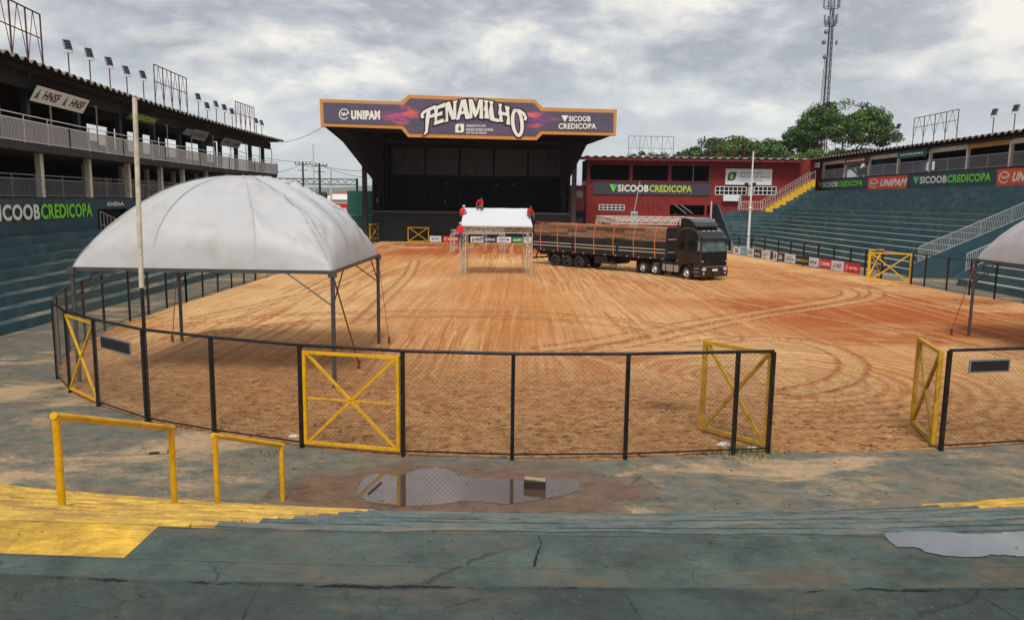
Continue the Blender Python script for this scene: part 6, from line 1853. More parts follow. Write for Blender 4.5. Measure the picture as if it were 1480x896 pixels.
def person(label, loc, rz, J, hat=None):
    """J: joint positions (local metres). one skinned, continuous body; hair/cap child"""
    t = thing('person', label, 'person', loc, rz)
    names = list(J); idx = {n: i for i, n in enumerate(names)}
    rad = dict(pelvis=(.15, .12), waist=(.14, .11), chest=(.17, .12), neck=(.055, .055), head=(.095, .11), crown=(.075, .085),
               shl=(.07, .07), shr=(.07, .07), ell=(.042, .042), elr=(.042, .042), wrl=(.03, .03), wrr=(.03, .03), hal=(.04, .022), har=(.04, .022),
               hil=(.095, .095), hir=(.095, .095), knl=(.062, .062), knr=(.062, .062), anl=(.042, .042), anr=(.042, .042), tol=(.045, .035), tor=(.045, .035))
    E = [('pelvis', 'waist'), ('waist', 'chest'), ('chest', 'neck'), ('neck', 'head'), ('head', 'crown'), ('chest', 'shl'), ('chest', 'shr'), ('shl', 'ell'), ('shr', 'elr'), ('ell', 'wrl'), ('elr', 'wrr'), ('wrl', 'hal'), ('wrr', 'har'),
         ('pelvis', 'hil'), ('pelvis', 'hir'), ('hil', 'knl'), ('hir', 'knr'), ('knl', 'anl'), ('knr', 'anr'), ('anl', 'tol'), ('anr', 'tor')]
    me = bpy.data.meshes.new('body'); me.from_pydata([J[n] for n in names], [(idx[a], idx[b]) for a, b in E], [])
    o = bpy.data.objects.new('body', me); COL.objects.link(o)
    o.modifiers.new('skin', 'SKIN'); sv = me.skin_vertices[0].data
    for n in names: sv[idx[n]].radius = rad[n]
    sv[idx['pelvis']].use_root = True
    ss = o.modifiers.new('sub', 'SUBSURF'); ss.levels = 2; ss.render_levels = 2
    dg = bpy.context.evaluated_depsgraph_get()
    bm_ = bpy.data.meshes.new_from_object(o.evaluated_get(dg))
    bpy.data.objects.remove(o)
    part = dict(pelvis=1, waist=0, chest=0, neck=2, head=2, crown=2, shl=0, shr=0, ell=0, elr=0, wrl=2, wrr=2, hal=2, har=2, hil=1, hir=1, knl=1, knr=1, anl=1, anr=1, tol=3, tor=3)
    pts = []
    for a, b in E:
        for f in (0, .25, .5, .75, 1):
            p = Vector(J[a]).lerp(Vector(J[b]), f)
            m_ = part[a] if f < .5 else part[b]
            if (a, b) in (('ell', 'wrl'), ('elr', 'wrr')): m_ = 0 if f < .3 else 2
            if (a, b) in (('pelvis', 'waist'),): m_ = 1 if f < .2 else 0
            if (a, b) in (('chest', 'shl'), ('chest', 'shr')): m_ = 0
            if (a, b) == ('chest', 'neck'): m_ = 0 if f < .7 else 2
            pts.append((p, m_))
    for m_ in (REDSH, JEANS, SKIN, SHOE): bm_.materials.append(m_)
    for f in bm_.polygons:
        c = f.center; f.use_smooth = True
        f.material_index = min(pts, key=lambda q: (q[0] - c).length_squared)[1]
    body = bpy.data.objects.new('body', bm_); reg(body, t)
    # nose and hair / cap
    h = Vector(J['head']); cr = Vector(J['crown']); up = (cr - h).normalized()
    fw = Vector(J.get('face', (0, -1, 0))) if False else Vector((0, -1, 0))
    mb = MB(); mb.smooth = True
    n1, n2 = 12, 6; vs = [tuple(h + up * .155)]; fs = []
    sd_ = up.cross(fw).normalized(); bk = -fw
    for j in range(1, n2 + 1):
        a = j / n2 * math.pi * .52
        for i in range(n1):
            b = 2 * math.pi * i / n1
            vs.append(tuple(h + up * (.035 + .12 * math.cos(a)) + sd_ * .105 * math.sin(a) * math.cos(b) + bk * (.118 * math.sin(a) * math.sin(b) + .012)))
    for i in range(n1):
        fs.append((0, 1 + i, 1 + (i + 1) % n1))
        for j in range(n2 - 1):
            a = 1 + j * n1 + i; b = 1 + j * n1 + (i + 1) % n1; fs.append((a, a + n1, b + n1, b))
    mb.add(vs, fs)
    mb.build('cap' if hat else 'hair', CAPM if hat else HAIR, t, local=True)
    return t


STAND = dict(pelvis=(0, 0, .95), waist=(0, 0, 1.1), chest=(0, 0, 1.32), neck=(0, 0, 1.5), head=(0, -.02, 1.6), crown=(0, -.02, 1.68), shl=(.17, 0, 1.4), shr=(-.17, 0, 1.4),
             ell=(.26, -.1, 1.15), elr=(-.22, -.2, 1.3), wrl=(.2, -.32, 1.3), wrr=(-.1, -.35, 1.5), hal=(.18, -.4, 1.34), har=(-.08, -.4, 1.57), hil=(.09, 0, .9), hir=(-.09, 0, .9), knl=(.1, -.12, .5), knr=(-.1, -.04, .46),
             anl=(.1, 0, .1), anr=(-.1, 0, .06), tol=(.1, -.14, .06), tor=(-.1, -.14, .03))
SIT = dict(pelvis=(0, .05, .12), waist=(0, .03, .27), chest=(0, -.06, .48), neck=(0, -.16, .64), head=(0, -.22, .73), crown=(0, -.25, .8), shl=(.17, -.08, .55), shr=(-.17, -.08, .55),
           ell=(.24, -.2, .3), elr=(-.24, -.2, .3), wrl=(.15, -.38, .2), wrr=(-.13, -.4, .2), hal=(.12, -.45, .17), har=(-.1, -.47, .17), hil=(.1, 0, .12), hir=(-.1, 0, .12), knl=(.18, -.38, .3), knr=(-.18, -.38, .3),
           anl=(.17, -.42, -.08), anr=(-.17, -.42, -.08), tol=(.17, -.56, -.12), tor=(-.17, -.56, -.12))
KNEEL = dict(SIT, chest=(.08, -.1, .46), neck=(.15, -.2, .58), head=(.19, -.27, .66), crown=(.21, -.31, .72), knl=(.16, -.42, .06), knr=(-.16, -.42, .06), anl=(.17, -.02, -.02), anr=(-.17, -.02, -.02), tol=(.17, .1, -.02), tor=(-.17, .1, -.02), wrl=(.3, -.45, .12), hal=(.34, -.5, .1), ell=(.28, -.25, .3))
BEND = dict(SIT, waist=(.08, 0, .28), chest=(.2, 0, .44), neck=(.3, -.02, .54), head=(.37, -.05, .6), crown=(.42, -.07, .65), shl=(.2, -.17, .5), shr=(.2, .17, .5), ell=(.3, -.22, .28), elr=(.32, .2, .28), wrl=(.42, -.2, .12), wrr=(.44, .15, .12), hal=(.47, -.2, .08), har=(.49, .15, .08))
person('worker in a red shirt kneeling bent forward on the middle of the white roof ridge', (V(695, 297, ry).x, ry - .1, RZ - .02), R(-25), KNEEL)
person('worker in a red shirt crouching on the right gable end of the white roof', (1.15, 54.9, 4.08), R(20), SIT)
person('worker in red shirt and pale cap bent over the left end of the roof', (-3.62, 54.9, 4.05), R(150), SIT, hat=True)
person('worker in a red shirt and grey trousers standing high on the left truss post', (-3.62, 53.2, 2.02), R(185), STAND, hat=True)

# ------------------------------------------------------------------ truck and trailer
BLK = bpy.data.materials.new('glossy_black_truck_paint'); BLK.use_nodes = True
_b = BLK.node_tree.nodes['Principled BSDF']; _b.inputs['Base Color'].default_value = (.012, .012, .014, 1); _b.inputs['Roughness'].default_value = .25; _b.inputs['Coat Weight'].default_value = .5
_n = N(BLK.node_tree.nodes, 'ShaderNodeTexNoise', i_Scale=3.0, i_Detail=6.0); _tc = BLK.node_tree.nodes.new('ShaderNodeTexCoord'); BLK.node_tree.links.new(_tc.outputs['Object'], _n.inputs['Vector'])
_r = ramp(BLK.node_tree.nodes, [(.35, (.010, .010, .012)), (.75, (.020, .019, .018))]); BLK.node_tree.links.new(_n.outputs['Fac'], _r.inputs[0]); BLK.node_tree.links.new(_r.outputs[0], _b.inputs['Base Color'])
RUBBER = mat('tyre_rubber', (.018, .018, .019), .85, var=.3, scale=10, dirt=s2l((120, 84, 58)), dirt_amt=.5, dirt_scale=3)
RIM = mat('polished_rim', s2l((210, 210, 208)), .3, .7, var=.08)
DRIM = mat('dusty_dark_rim', s2l((50, 44, 40)), .6, .4, var=.2)
CHASS = mat('chassis_grime', s2l((34, 32, 30)), .7, .3, var=.3, scale=5, dirt=s2l((110, 76, 52)), dirt_amt=.4)
CHROME = mat('brushed_tank', s2l((190, 190, 190)), .3, .7, var=.08, stretch=(1, 1, 8))
TBODY = mat('dusty_black_sideboard', s2l((34, 37, 40)), .5, .1, var=.25, scale=1.5, bump=.1, dirt=s2l((90, 74, 60)), dirt_amt=.35)
HLAMP = mat('headlamp_glass', s2l((214, 212, 206)), .15, .2, var=.1)
WSH = mat('windscreen_glass', s2l((112, 136, 136)), .05, .4, var=.5, scale=1.5, bump=0)


def wheel(t, x, y, side, rim, dual=False, R_=.5):
    w = .29 if not dual else .6
    mb = MB(); prof = [(R_ * .56, 0), (R_ * .86, -.01), (R_ * .97, .03), (R_, .07)]
    k = 6
    for j in range(k): prof += [(R_ * (1.0 if j % 2 else .975), .07 + (w - .14) * (j + .5) / k)]
    prof += [(R_, w - .07), (R_ * .97, w - .03), (R_ * .86, w + .01), (R_ * .56, w)]
    mb.lathe(prof, (x, y, R_), (0, -side, 0), 28)
    o = mb.build('wheel', RUBBER, t, local=True)
    mb = MB()
    mb.lathe([(R_ * .57, .02), (R_ * .54, .05), (R_ * .50, .10 if rim is RIM else .12), (R_ * .30, .05), (R_ * .22, .02), (R_ * .2, -.05), (.01, -.06)], (x, y, R_), (0, -side, 0), 24)
    c = mb.build('rim', rim, o, local=True)
    mb = MB()
    for j in range(8):
        a = j * math.pi / 4; mb.tube((x + R_ * .4 * math.cos(a), y - side * .075, R_ + R_ * .4 * math.sin(a)), (x + R_ * .4 * math.cos(a), y - side * .05, R_ + R_ * .4 * math.sin(a)), .035, n=6)
    mb.build('hand_hole', CHASS, c, local=True) if False else None
    return o


TH = R(-60)
fw = Vector((math.cos(TH), math.sin(TH), 0)); lf = Vector((-math.sin(TH), math.cos(TH), 0))
tc_ = Vector((11.99, 52.97, 0)) + lf * 1.16
trk = thing('truck', 'glossy black tractor truck with tall roof spoiler parked on the sand', 'truck', tuple(tc_), TH)
HW = 1.24
STRC = mat('red_air_hose', s2l((150, 40, 36)), .5)
# cab shell: side profile extruded across
prof = [(-.95, .95), (-.95, 3.0), (-.85, 3.42), (-.3, 3.62), (.45, 3.6), (.95, 3.35), (1.12, 3.02), (1.2, 2.86), (1.34, 2.0), (1.38, 1.2), (1.36, .98), (.62, .98), (.55, 1.18), (-.55, 1.18), (-.62, .95)]
mb = MB(); mb.prism([(x, -HW, z) for x, z in prof], (0, 2 * HW, 0)); bevel(mb.build('cab', BLK, trk, local=True), .09, 3)
# windshield, wrapping a little
mb = MB(); mb.prism([(1.215, -1.08, 2.84), (1.345, -1.12, 2.02), (1.345, 1.12, 2.02), (1.215, 1.08, 2.84)], (.02, 0, .004)); bevel(mb.build('windshield', WSH, trk, local=True), .01)
mb = MB(); mb.prism([(1.17, -1.16, 2.86), (1.42, -1.16, 2.84), (1.38, -1.16, 2.99), (1.12, -1.16, 3.06)], (0, 2.32, 0)); bevel(mb.build('sun_visor', BLK, trk, local=True), .02)
for s in (-1, 1):
    mb = MB(); mb.bar((1.37, s * .4, 2.05), (1.30, s * .4 - .55, 2.12), .02, .02); mb.build('wiper', CHASS, trk, local=True)
    y = s * (HW + .006)
    mb = MB(); mb.prism([(.18, y, 2.1), (1.0, y, 2.02), (1.02, y, 2.35), (.85, y, 2.74), (.2, y, 2.76)], (0, s * .012, 0)); 
    dr = MB(); dr.prism([(.08, y - s * .002, 1.22), (1.12, y - s * .002, 1.22), (1.14, y - s * .002, 2.0), (.92, y - s * .002, 2.86), (.1, y - s * .002, 2.88)], (0, s * .008, 0)); d_ = dr.build('door', BLK, trk, local=True)
    mb.build('side_window', M['glass_dark'], d_, local=True)
    mb = MB(); mb.box(.14, .32, min(y, y + s * .035), max(y, y + s * .035), 1.92, 1.96); mb.build('handle', CHASS, d_, local=True)
    mb = MB(); mb.box(1.2, 1.42, min(s * 1.42, s * 1.6), max(s * 1.42, s * 1.6), 2.05, 2.78); bevel(mb.build('mirror', BLK, trk, local=True), .04)
    mb = MB(); mb.bar((1.15, s * 1.24, 2.8), (1.3, s * 1.5, 2.82), .04); mb.bar((1.15, s * 1.24, 2.15), (1.3, s * 1.5, 2.12), .04); mb.build('mirror_arm', CHASS, trk, local=True)
    mb = MB(); mb.box(1.38, 1.475, min(s * .78, s * 1.16), max(s * .78, s * 1.16), .74, .96); bevel(mb.build('headlight', HLAMP, trk, local=True), .03)
    mb = MB(); mb.lathe([(.01, .01), (.08, .0), (.09, -.04)], (1.47, s * .98, .56), (1, 0, 0), 12); mb.build('fog_lamp', HLAMP, trk, local=True)
    mb = MB(); mb.box(1.385, 1.42, min(s * .98, s * 1.14), max(s * .98, s * 1.14), 1.34, 1.40); mb.build('marker_lamp', HLAMP, trk, local=True)
    # wheel arch + side skirt + step
    a = [(.74 * math.cos(t_), .5 + .74 * math.sin(t_)) for t_ in [math.pi * k / 12 for k in range(13)]]
    b = [(.62 * math.cos(t_), .5 + .62 * math.sin(t_)) for t_ in [math.pi * k / 12 for k in range(13)]]
    mb = MB()
    for k in range(12): mb.prism([(a[k][0], s * .86, a[k][1]), (a[k + 1][0], s * .86, a[k + 1][1]), (b[k + 1][0], s * .86, b[k + 1][1]), (b[k][0], s * .86, b[k][1])], (0, s * .42, 0))
    mb.build('mudguard', BLK, trk, local=True)
    mb = MB(); mb.box(.72, 1.4, min(s * .9, s * 1.25), max(s * .9, s * 1.25), .42, 1.0); bevel(mb.build('step_panel', BLK, trk, local=True), .04)
# trim that breaks up the cab: door gap lines, kick lights, exhaust stack, air horns, roof lamps
for s_ in (-1, 1):
    y = s_ * (HW + .012)
    mb = MB()
    for (a_, b_) in (((.08, 1.22), (.10, 2.88)), ((1.12, 1.22), (.94, 2.84)), ((-.9, 1.5), (.05, 1.5)), ((-.9, 2.95), (.9, 2.92))):
        mb.bar((a_[0], y, a_[1]), (b_[0], y, b_[1]), .02, .012)
    mb.build('panel_gap', CHASS, trk, local=True)
    mb = MB(); mb.box(-.75, -.3, min(y, y + s_ * .012), max(y, y + s_ * .012), 2.1, 2.62); mb.build('rear_window', M['glass_dark'], trk, local=True)
    mb = MB()
    for z_k in (.62, .86): mb.box(.8, 1.3, min(s_ * 1.25, s_ * 1.28), max(s_ * 1.25, s_ * 1.28), z_k, z_k + .05)
    mb.build('step_tread', CHROME, trk, local=True)
    mb = MB(); mb.box(1.425, 1.445, min(s_ * 1.43, s_ * 1.59), max(s_ * 1.43, s_ * 1.59), 2.1, 2.72); mb.build('mirror_back', M['grey_print'], trk, local=True)
mb = MB()
for k in range(4): mb.box(.93, .99, -.75 + .45 * k, -.6 + .45 * k, 3.38, 3.44)
mb.build('roof_marker', HLAMP, trk, local=True)
mb = MB(); mb.tube((-1.1, -.75, 1.0), (-1.1, -.75, 3.3), .07, n=10); mb.build('exhaust_stack', CHROME, trk, local=True)
mb = MB(); mb.bar((-1.25, .2, 1.1), (-1.6, .1, 1.6), .04); mb.bar((-1.6, .1, 1.6), (-1.2, -.2, 2.0), .04); mb.build('air_hose', STRC, trk, local=True)
# grille and bumper
mb = MB(); mb.prism([(1.345, -1.0, 1.9), (1.39, -1.05, 1.12), (1.39, 1.05, 1.12), (1.345, 1.0, 1.9)], (.025, 0, 0)); g_ = mb.build('grille', BLK, trk, local=True)
for k in range(5):
    z = 1.2 + .13 * k; mb = MB(); mb.box(1.40, 1.435, -.92, .92, z, z + .045); mb.build('grille_bar', CHASS, g_, local=True)
mb = MB(); mb.box(1.2, 1.47, -1.25, 1.25, .32, 1.0); bm2 = mb.build('bumper', BLK, trk, local=True); bevel(bm2, .06, 3)
mb = MB(); mb.box(1.468, 1.485, -1.1, 1.1, 1.0, 1.035); mb.build('chrome_strip', CHROME, bm2, local=True)
mb = MB(); mb.box(1.472, 1.49, -.7, .7, .42, .66); mb.build('air_intake', CHASS, bm2, local=True)
mb = MB(); mb.box(1.49, 1.5, -.24, .24, .72, .86); mb.build('number_plate', M['white_board'], trk, local=True)
# roof spoiler: swept fairing
sp_ = [(-.95, 3.35), (-.95, 4.22), (-.6, 4.27), (-.1, 4.2), (.35, 3.98), (.62, 3.72), (.62, 3.6), (-.3, 3.6)]
mb = MB(); mb.prism([(x, -1.05, z) for x, z in sp_], (0, 2.1, 0)); bevel(mb.build('roof_spoiler', BLK, trk, local=True), .13, 3)
mb = MB(); mb.box(.1, .66, -.8, .8, 3.6, 3.68); mb.build('spoiler_gap', CHASS, trk, local=True)
for s in (-1, 1):
    mb = MB(); mb.prism([(-1.2, s * 1.2, 1.3), (-.95, s * 1.2, 1.3), (-.95, s * 1.2, 4.1), (-1.2, s * 1.1, 3.8)], (0, -s * .04, 0)); mb.build('side_fairing', BLK, trk, local=True)
# chassis, tank, wheels
mb = MB(); mb.box(-5.4, .9, -.45, -.35, .75, 1.0); mb.box(-5.4, .9, .35, .45, .75, 1.0); mb.box(-5.35, -.9, -.35, .35, .78, .84); mb.build('chassis', CHASS, trk, local=True)
for s in (-1, 1):
    mb = MB(); mb.box(-2.55, -.85, min(s * .72, s * 1.22), max(s * .72, s * 1.22), .45, 1.0); o = mb.build('fuel_tank', CHROME, trk, local=True); bevel(o, .1, 3)
    for x in (-2.1, -1.3): mb = MB(); mb.box(x - .03, x + .03, min(s * .70, s * 1.235), max(s * .70, s * 1.235), .43, 1.015); mb.build('tank_strap', CHASS, o, local=True)
    mb = MB(); mb.box(-2.75, -.8, min(s * .85, s * 1.24), max(s * .85, s * 1.24), 1.04, 1.16); mb.build('side_panel', BLK, trk, local=True)
    wheel(trk, 0, s * 1.18, s, RIM); wheel(trk, -3.3, s * 1.2, s, RIM, True); wheel(trk, -4.65, s * 1.2, s, RIM, True)
for x in (0, -3.3, -4.65): mb = MB(); mb.tube((x, -.95, .5), (x, .95, .5), .09, n=8); mb.build('axle', CHASS, trk, local=True)
for s in (-1, 1): mb = MB(); mb.box(-5.4, -5.36, min(s * .6, s * 1.2), max(s * .6, s * 1.2), .25, 1.1); mb.build('mudflap', CHASS, trk, local=True)

TR = R(-45)
kp = tc_ + fw * (-3.95)
tr = thing('semi_trailer', 'long black flatbed trailer with white striped side boards loaded with timber', 'trailer', (kp.x, kp.y, 0), TR)
XF, XB = 1.25, -12.0; TW = 1.29
mb = MB(); mb.box(XB, XF, -TW, TW, 1.22, 1.38); bed = mb.build('bed', TBODY, tr, local=True)
mb = MB(); mb.box(XB + .1, XF - .3, -.5, -.38, .88, 1.22); mb.box(XB + .1, XF - .3, .38, .5, .88, 1.22)
for k in range(12): mb.box(XB + .4 + 1.05 * k, XB + .5 + 1.05 * k, -1.1, 1.1, 1.1, 1.22)
mb.build('chassis_rail', CHASS, tr, local=True)
nb = 6; L = XF - XB
ST = mat('dusty_white_stripe', s2l((196, 186, 168)), .6, var=.15, scale=4)
for s in (-1, 1):
    for k in range(3):
        xa, xb = XB + L * k / 3 + .05, XB + L * (k + 1) / 3 - .05
        y0, y1 = sorted((s * (TW - .04), s * TW))
        mb = MB(); mb.box(xa, xb, y0, y1, 1.38, 2.48); o = mb.build('side_board', TBODY, tr, local=True)
        for z in (1.66, 1.9):
            mb = MB(); yy = sorted((s * TW, s * (TW + .012))); mb.box(xa + .08, xb - .08, yy[0], yy[1], z, z + .055); mb.build('stripe', ST, o, local=True)
        mb = MB()
        for z in (1.52, 1.78, 2.06, 2.3): yy = sorted((s * TW, s * (TW + .02))); mb.box(xa, xb, yy[0], yy[1], z, z + .025)
        mb.build('moulding', TBODY, o, local=True)
    for k in range(13):
        x = XB + .3 + (L - .6) * k / 12; yy = sorted((s * (TW - .02), s * (TW + .03))); mb = MB(); mb.box(x - .05, x + .05, yy[0], yy[1], 1.24, 1.31)
        mb.build('marker_reflector', ST, tr, local=True)
    for k in range(4):
        x = XB + L * k / 3; x = min(max(x, XB + .04), XF - .04); yy = sorted((s * (TW - .06), s * (TW + .035))); mb = MB(); mb.box(x - .05, x + .05, yy[0], yy[1], 1.3, 2.55); mb.build('stake', TBODY, tr, local=True)
mb = MB(); mb.box(XF - .06, XF, -TW, TW, 1.38, 3.5); hb = mb.build('headboard', TBODY, tr, local=True)
for z in (1.7, 2.62): mb = MB(); mb.box(XF, XF + .012, -TW + .1, TW - .1, z, z + .06); mb.build('stripe', ST, hb, local=True)
mb = MB(); mb.box(XB, XB + .05, -TW, TW, 1.38, 2.48); mb.build('tailboard', TBODY, tr, local=True)
mb = MB(); mb.box(XB - .15, XB - .05, -1.15, 1.15, .5, .62); mb.bar((XB - .1, -.7, .6), (XB + .2, -.7, 1.2), .08); mb.bar((XB - .1, .7, .6), (XB + .2, .7, 1.2), .08); mb.build('underrun_bar', CHASS, tr, local=True)
for x in (-9.5, -8.25, -7.0):
    for s in (-1, 1): wheel(tr, x, s * 1.22, s, DRIM, True)
    mb = MB(); mb.tube((x, -1, .5), (x, 1, .5), .08, n=8); mb.build('axle', CHASS, tr, local=True)
for s in (-1, 1):
    mb = MB(); yy = sorted((s * .65, s * 1.24)); mb.box(-10.15, -6.35, yy[0], yy[1], 1.06, 1.12); mb.prism([(-6.35, s * .65, 1.12), (-6.2, s * .65, .5), (-6.16, s * .65, .5), (-6.31, s * .65, 1.12)], (0, s * .59, 0)); mb.box(-10.2, -10.15, yy[0], yy[1], .35, 1.12); mb.build('mudguard', CHASS, tr, local=True)
    mb = MB(); yy = sorted((s * .7, s * 1.22)); mb.box(-5.4, -4.2, yy[0], yy[1], .55, 1.15); bevel(mb.build('toolbox', CHASS, tr, local=True), .03)
    mb = MB(); mb.bar((-1.5, s * .8, .12), (-1.5, s * .8, 1.2), .12); mb.box(-1.65, -1.35, min(s * .7, s * .9), max(s * .7, s * .9), .08, .12); mb.build('landing_leg', CHASS, tr, local=True)
mb = MB(); mb.tube((-3.8, -1.0, .72), (-3.8, 1.0, .72), .18, n=12); mb.build('air_tank', CHASS, tr, local=True)
# timber load: bundles of boards, each bundle a thing of its own
Mtr = Matrix.Translation((kp.x, kp.y, 0)) @ Matrix.Rotation(TR, 4, 'Z')
WOOD = [mat(f'weathered_board_{n_}', s2l(c_), .85, var=.3, scale=3, bump=.2, stretch=(.4, 1, 6)) for n_, c_ in (('brown', (152, 112, 86)), ('red_brown', (132, 90, 68)), ('grey_brown', (142, 118, 98)), ('dark', (94, 68, 52)))]
NBn = 7; bl_len = (L - .25) / NBn
wr_ = random.Random(4)
place = ['at the tail of the trailer', 'second from the tail of the trailer', 'third from the tail of the trailer', 'in the middle of the trailer', 'third from the cab', 'second from the cab', 'right behind the headboard next to the cab']
for k in range(NBn):
    xa = XB + .1 + bl_len * k
    top = 3.42 + (.05 if k % 2 else 0) - (.06 if k == 0 else 0)
    for s, sn in ((-1, 'near'), (1, 'far')):
        c = Mtr @ Vector((xa + bl_len / 2, s * .62, 1.38))
        t = thing('timber_bundle', f'stack of brown boards on the {sn} side, {place[k]}', 'timber stack', tuple(c), TR, 'timber stacks on the trailer')
        nl_ = 15; hh = (top - 1.38) / nl_
        for j in range(nl_):
            z = hh * j
            if z + 1.38 < 2.1 and j % 3: pass
            mb = MB(); mb.cur = 0
            dx = wr_.uniform(-.03, .03); dy = wr_.uniform(-.025, .02)
            mb.box(-bl_len / 2 + .02 + dx, bl_len / 2 - .02 + dx, -.58 + (dy if s > 0 else dy), .58 + dy, z + .012, z + hh - .004)
            mb.build('board', WOOD[wr_.choice([0, 0, 1, 1, 2, 3])], t, local=True)
        mb = MB()
        for q_ in (-.36, .36): mb.box(bl_len * q_ - .03, bl_len * q_ + .03, -.575, .575, .0, top - 1.38 - .01)
        mb.build('spacer', WOOD[3], t, local=True)
STR = mat('orange_ratchet_strap', s2l((226, 122, 74)), .6, var=.1, scale=6)
for k in range(7):
    x = XB + .95 + 1.88 * k
    z = 3.5
    pts = [(x + .05, -TW - .03, 1.25), (x - .02, -TW - .035, 2.4), (x + .02, -1.22, 3.4), (x, -1.1, z), (x, 1.1, z), (x, 1.22, 3.4), (x, TW + .03, 2.4), (x, TW + .03, 1.25)]
    mb = MB()
    for a, b in zip(pts[:-1], pts[1:]):
        mb.bar(a, b, .055 if True else 0, .014, up=(0, 1, .3) if abs(a[2] - b[2]) > .3 and a[1] * b[1] > 0 else (0, 0, 1))
    c = Mtr @ Vector((x, 0, 1.25)); t = None
    o = mb.build('cargo_strap', STR, None, local=True); o.location = (kp.x, kp.y, 0); o.rotation_euler = (0, 0, TR)
    tag(o, f'orange strap over the timber load, {ordn[k]} strap from the trailer tail', 'cargo strap', 'orange straps over the timber load')
mb = MB(); mb.bar((XB + .3, -1.16, 3.53), (XF - .1, -1.14, 3.53), .04, .03); o = mb.build('edge_strap', STR, None, local=True); o.location = (kp.x, kp.y, 0); o.rotation_euler = (0, 0, TR); tag(o, 'pale strap running lengthways along the top edge of the load', 'cargo strap')

# ------------------------------------------------------------------ advertising boards along the fences


def ad(label, a, b, zb, zt, m, art, off=.12, group='advertising boards along the fence'):
    a, b = Vector((a[0], a[1], 0)), Vector((b[0], b[1], 0)); u = (b - a); nrm = Vector((u.y, -u.x, 0)).normalized()
    P = lambda x, y, d=0.0: a + u * x + nrm * (off + d) + Vector((0, 0, zb + (zt - zb) * y))
    t = thing('advertising_board', label, 'advertising board', tuple(P(0, 0)), group=group)
    mb = MB(); mb.prism([P(.01, 0), P(.99, 0), P(.99, 1), P(.01, 1)], -nrm * .04); mb.build('panel', M[m], t)
    if art:
        mb = MB(); mats = []
        for i, it in enumerate(art):
            mats.append(M[it[1]]); mb.cur = i
            if it[0] == 'T': text_on(mb, it[2], P, *it[3], it[4] if len(it) > 4 else .02, .012)
            elif it[0] == 'W': blocks_on(mb, P, *it[3], it[2], len(label))
            elif it[0] == 'U': unipam_mark(mb, P, it[2], .5, it[3], .3, .012)
            elif it[0] == 'B': x0, y0, x1, y1 = it[2]; mb.add([P(x0, y0, .01), P(x1, y0, .01), P(x1, y1, .01), P(x0, y1, .01)], [(0, 1, 2, 3)])
            elif it[0] == 'L': x0, y0, x1, y1 = it[2]; mb.add([P(x0, y0, .01), P(x1, y0, .01), P((x0 + x1) / 2 + .02, y1, .01)], [(0, 1, 2)])
        mb.build('print', mats, t)
    return t


FXR = [(p[0] - .06, p[1]) for p in fr2]


def fr_at(px, py=380):
    # position along the right fence polyline for a picture column
    best = None
    for (a, b) in zip(fr2[:-1], fr2[1:]):
        r = ray(px, py); k_ = r[0] / r[1]
        den = (b[0] - a[0]) - k_ * (b[1] - a[1])
        f = (k_ * a[1] - a[0]) / den if abs(den) > 1e-9 else -1
        if -.02 <= f <= 1.02: best = (a[0] + (b[0] - a[0]) * f, a[1] + (b[1] - a[1]) * f)
    return best


ads_r = [(1060.5, 1070, 'white_board', [('T', 'letter_dark', 'DG', (.3, .2, .75, .8), .04)], 'white board with dark letters, farthest on the right fence'),
         (1071, 1080.5, 'blue_board', [('W', 'letter_white', 4, (.15, .35, .8, .65))], 'light blue board on the right fence'),
         (1081, 1089.5, 'white_board', [('B', 'grey_print', (.2, .25, .35, .8)), ('B', 'grey_print', (.45, .25, .6, .8)), ('B', 'green_board', (.7, .25, .82, .8))], 'small white board just right of the light blue board'),
         (1090.5, 1101, 'dkgreen_board', [('W', 'letter_white', 5, (.15, .25, .85, .7))], 'dark green board with a white word on the right fence'),
         (1102, 1113.8, 'white_board', [('W', 'grey_print', 9, (.12, .55, .9, .75)), ('B', 'blue_print', (.12, .3, .6, .4))], 'white board with two small lines of print on the right fence'),
         (1114.2, 1118, 'navy', [], 'narrow dark purple board on the right fence'),
         (1118.3, 1124, 'white_board', [('B', 'red_board', (.15, .2, .4, .8)), ('B', 'grey_print', (.5, .2, .85, .8))], 'narrow white board with a red block on the right fence'),
         (1124.6, 1134.8, 'navy', [('W', 'letter_white', 4, (.2, .2, .8, .75))], 'dark purple board with white letters on the right fence'),
         (1135.2, 1150.5, 'white_board', [('W', 'blue_print', 8, (.12, .25, .9, .55)), ('B', 'grey_print', (.2, .66, .75, .74))], 'wide white board with blue print in the middle of the right fence'),
         (1151.2, 1170.3, 'letter_dark', [('T', 'letter_white', 'SICOOB', (.07, .35, .44, .62), .03), ('T', 'lime_print', 'CREDICOPA', (.46, .32, .95, .66), .03)], 'dark board with white and lime lettering on the right fence'),
         (1171, 1184.7, 'white_board', [('T', 'blue_print', 'algar', (.15, .2, .85, .75), .02)], 'white board with blue script next to the dark and lime board'),
         (1185.2, 1203, 'red_board', [('U', 'letter_white', .18, .1), ('T', 'letter_white', 'UNIPAM', (.33, .3, .93, .72), .06)], 'red board with white lettering, left of the green marked white board'),
         (1203.5, 1221.5, 'white_board', [('L', 'green_board', (.16, .25, .3, .8)), ('T', 'letter_dark', 'HNSF', (.38, .25, .85, .75), .0)], 'white board with a green mark between two red boards'),
         (1222, 1245.5, 'red_board', [('U', 'letter_white', .2, .09), ('W', 'letter_white', 6, (.35, .3, .9, .68))], 'red board with white lettering beside the yellow gates')]
for x0_, x1_, m, art, lab in ads_r:
    a, b = fr_at(x0_), fr_at(x1_)
    if a and b: ad(lab, a, b, .12, .86, m, art)
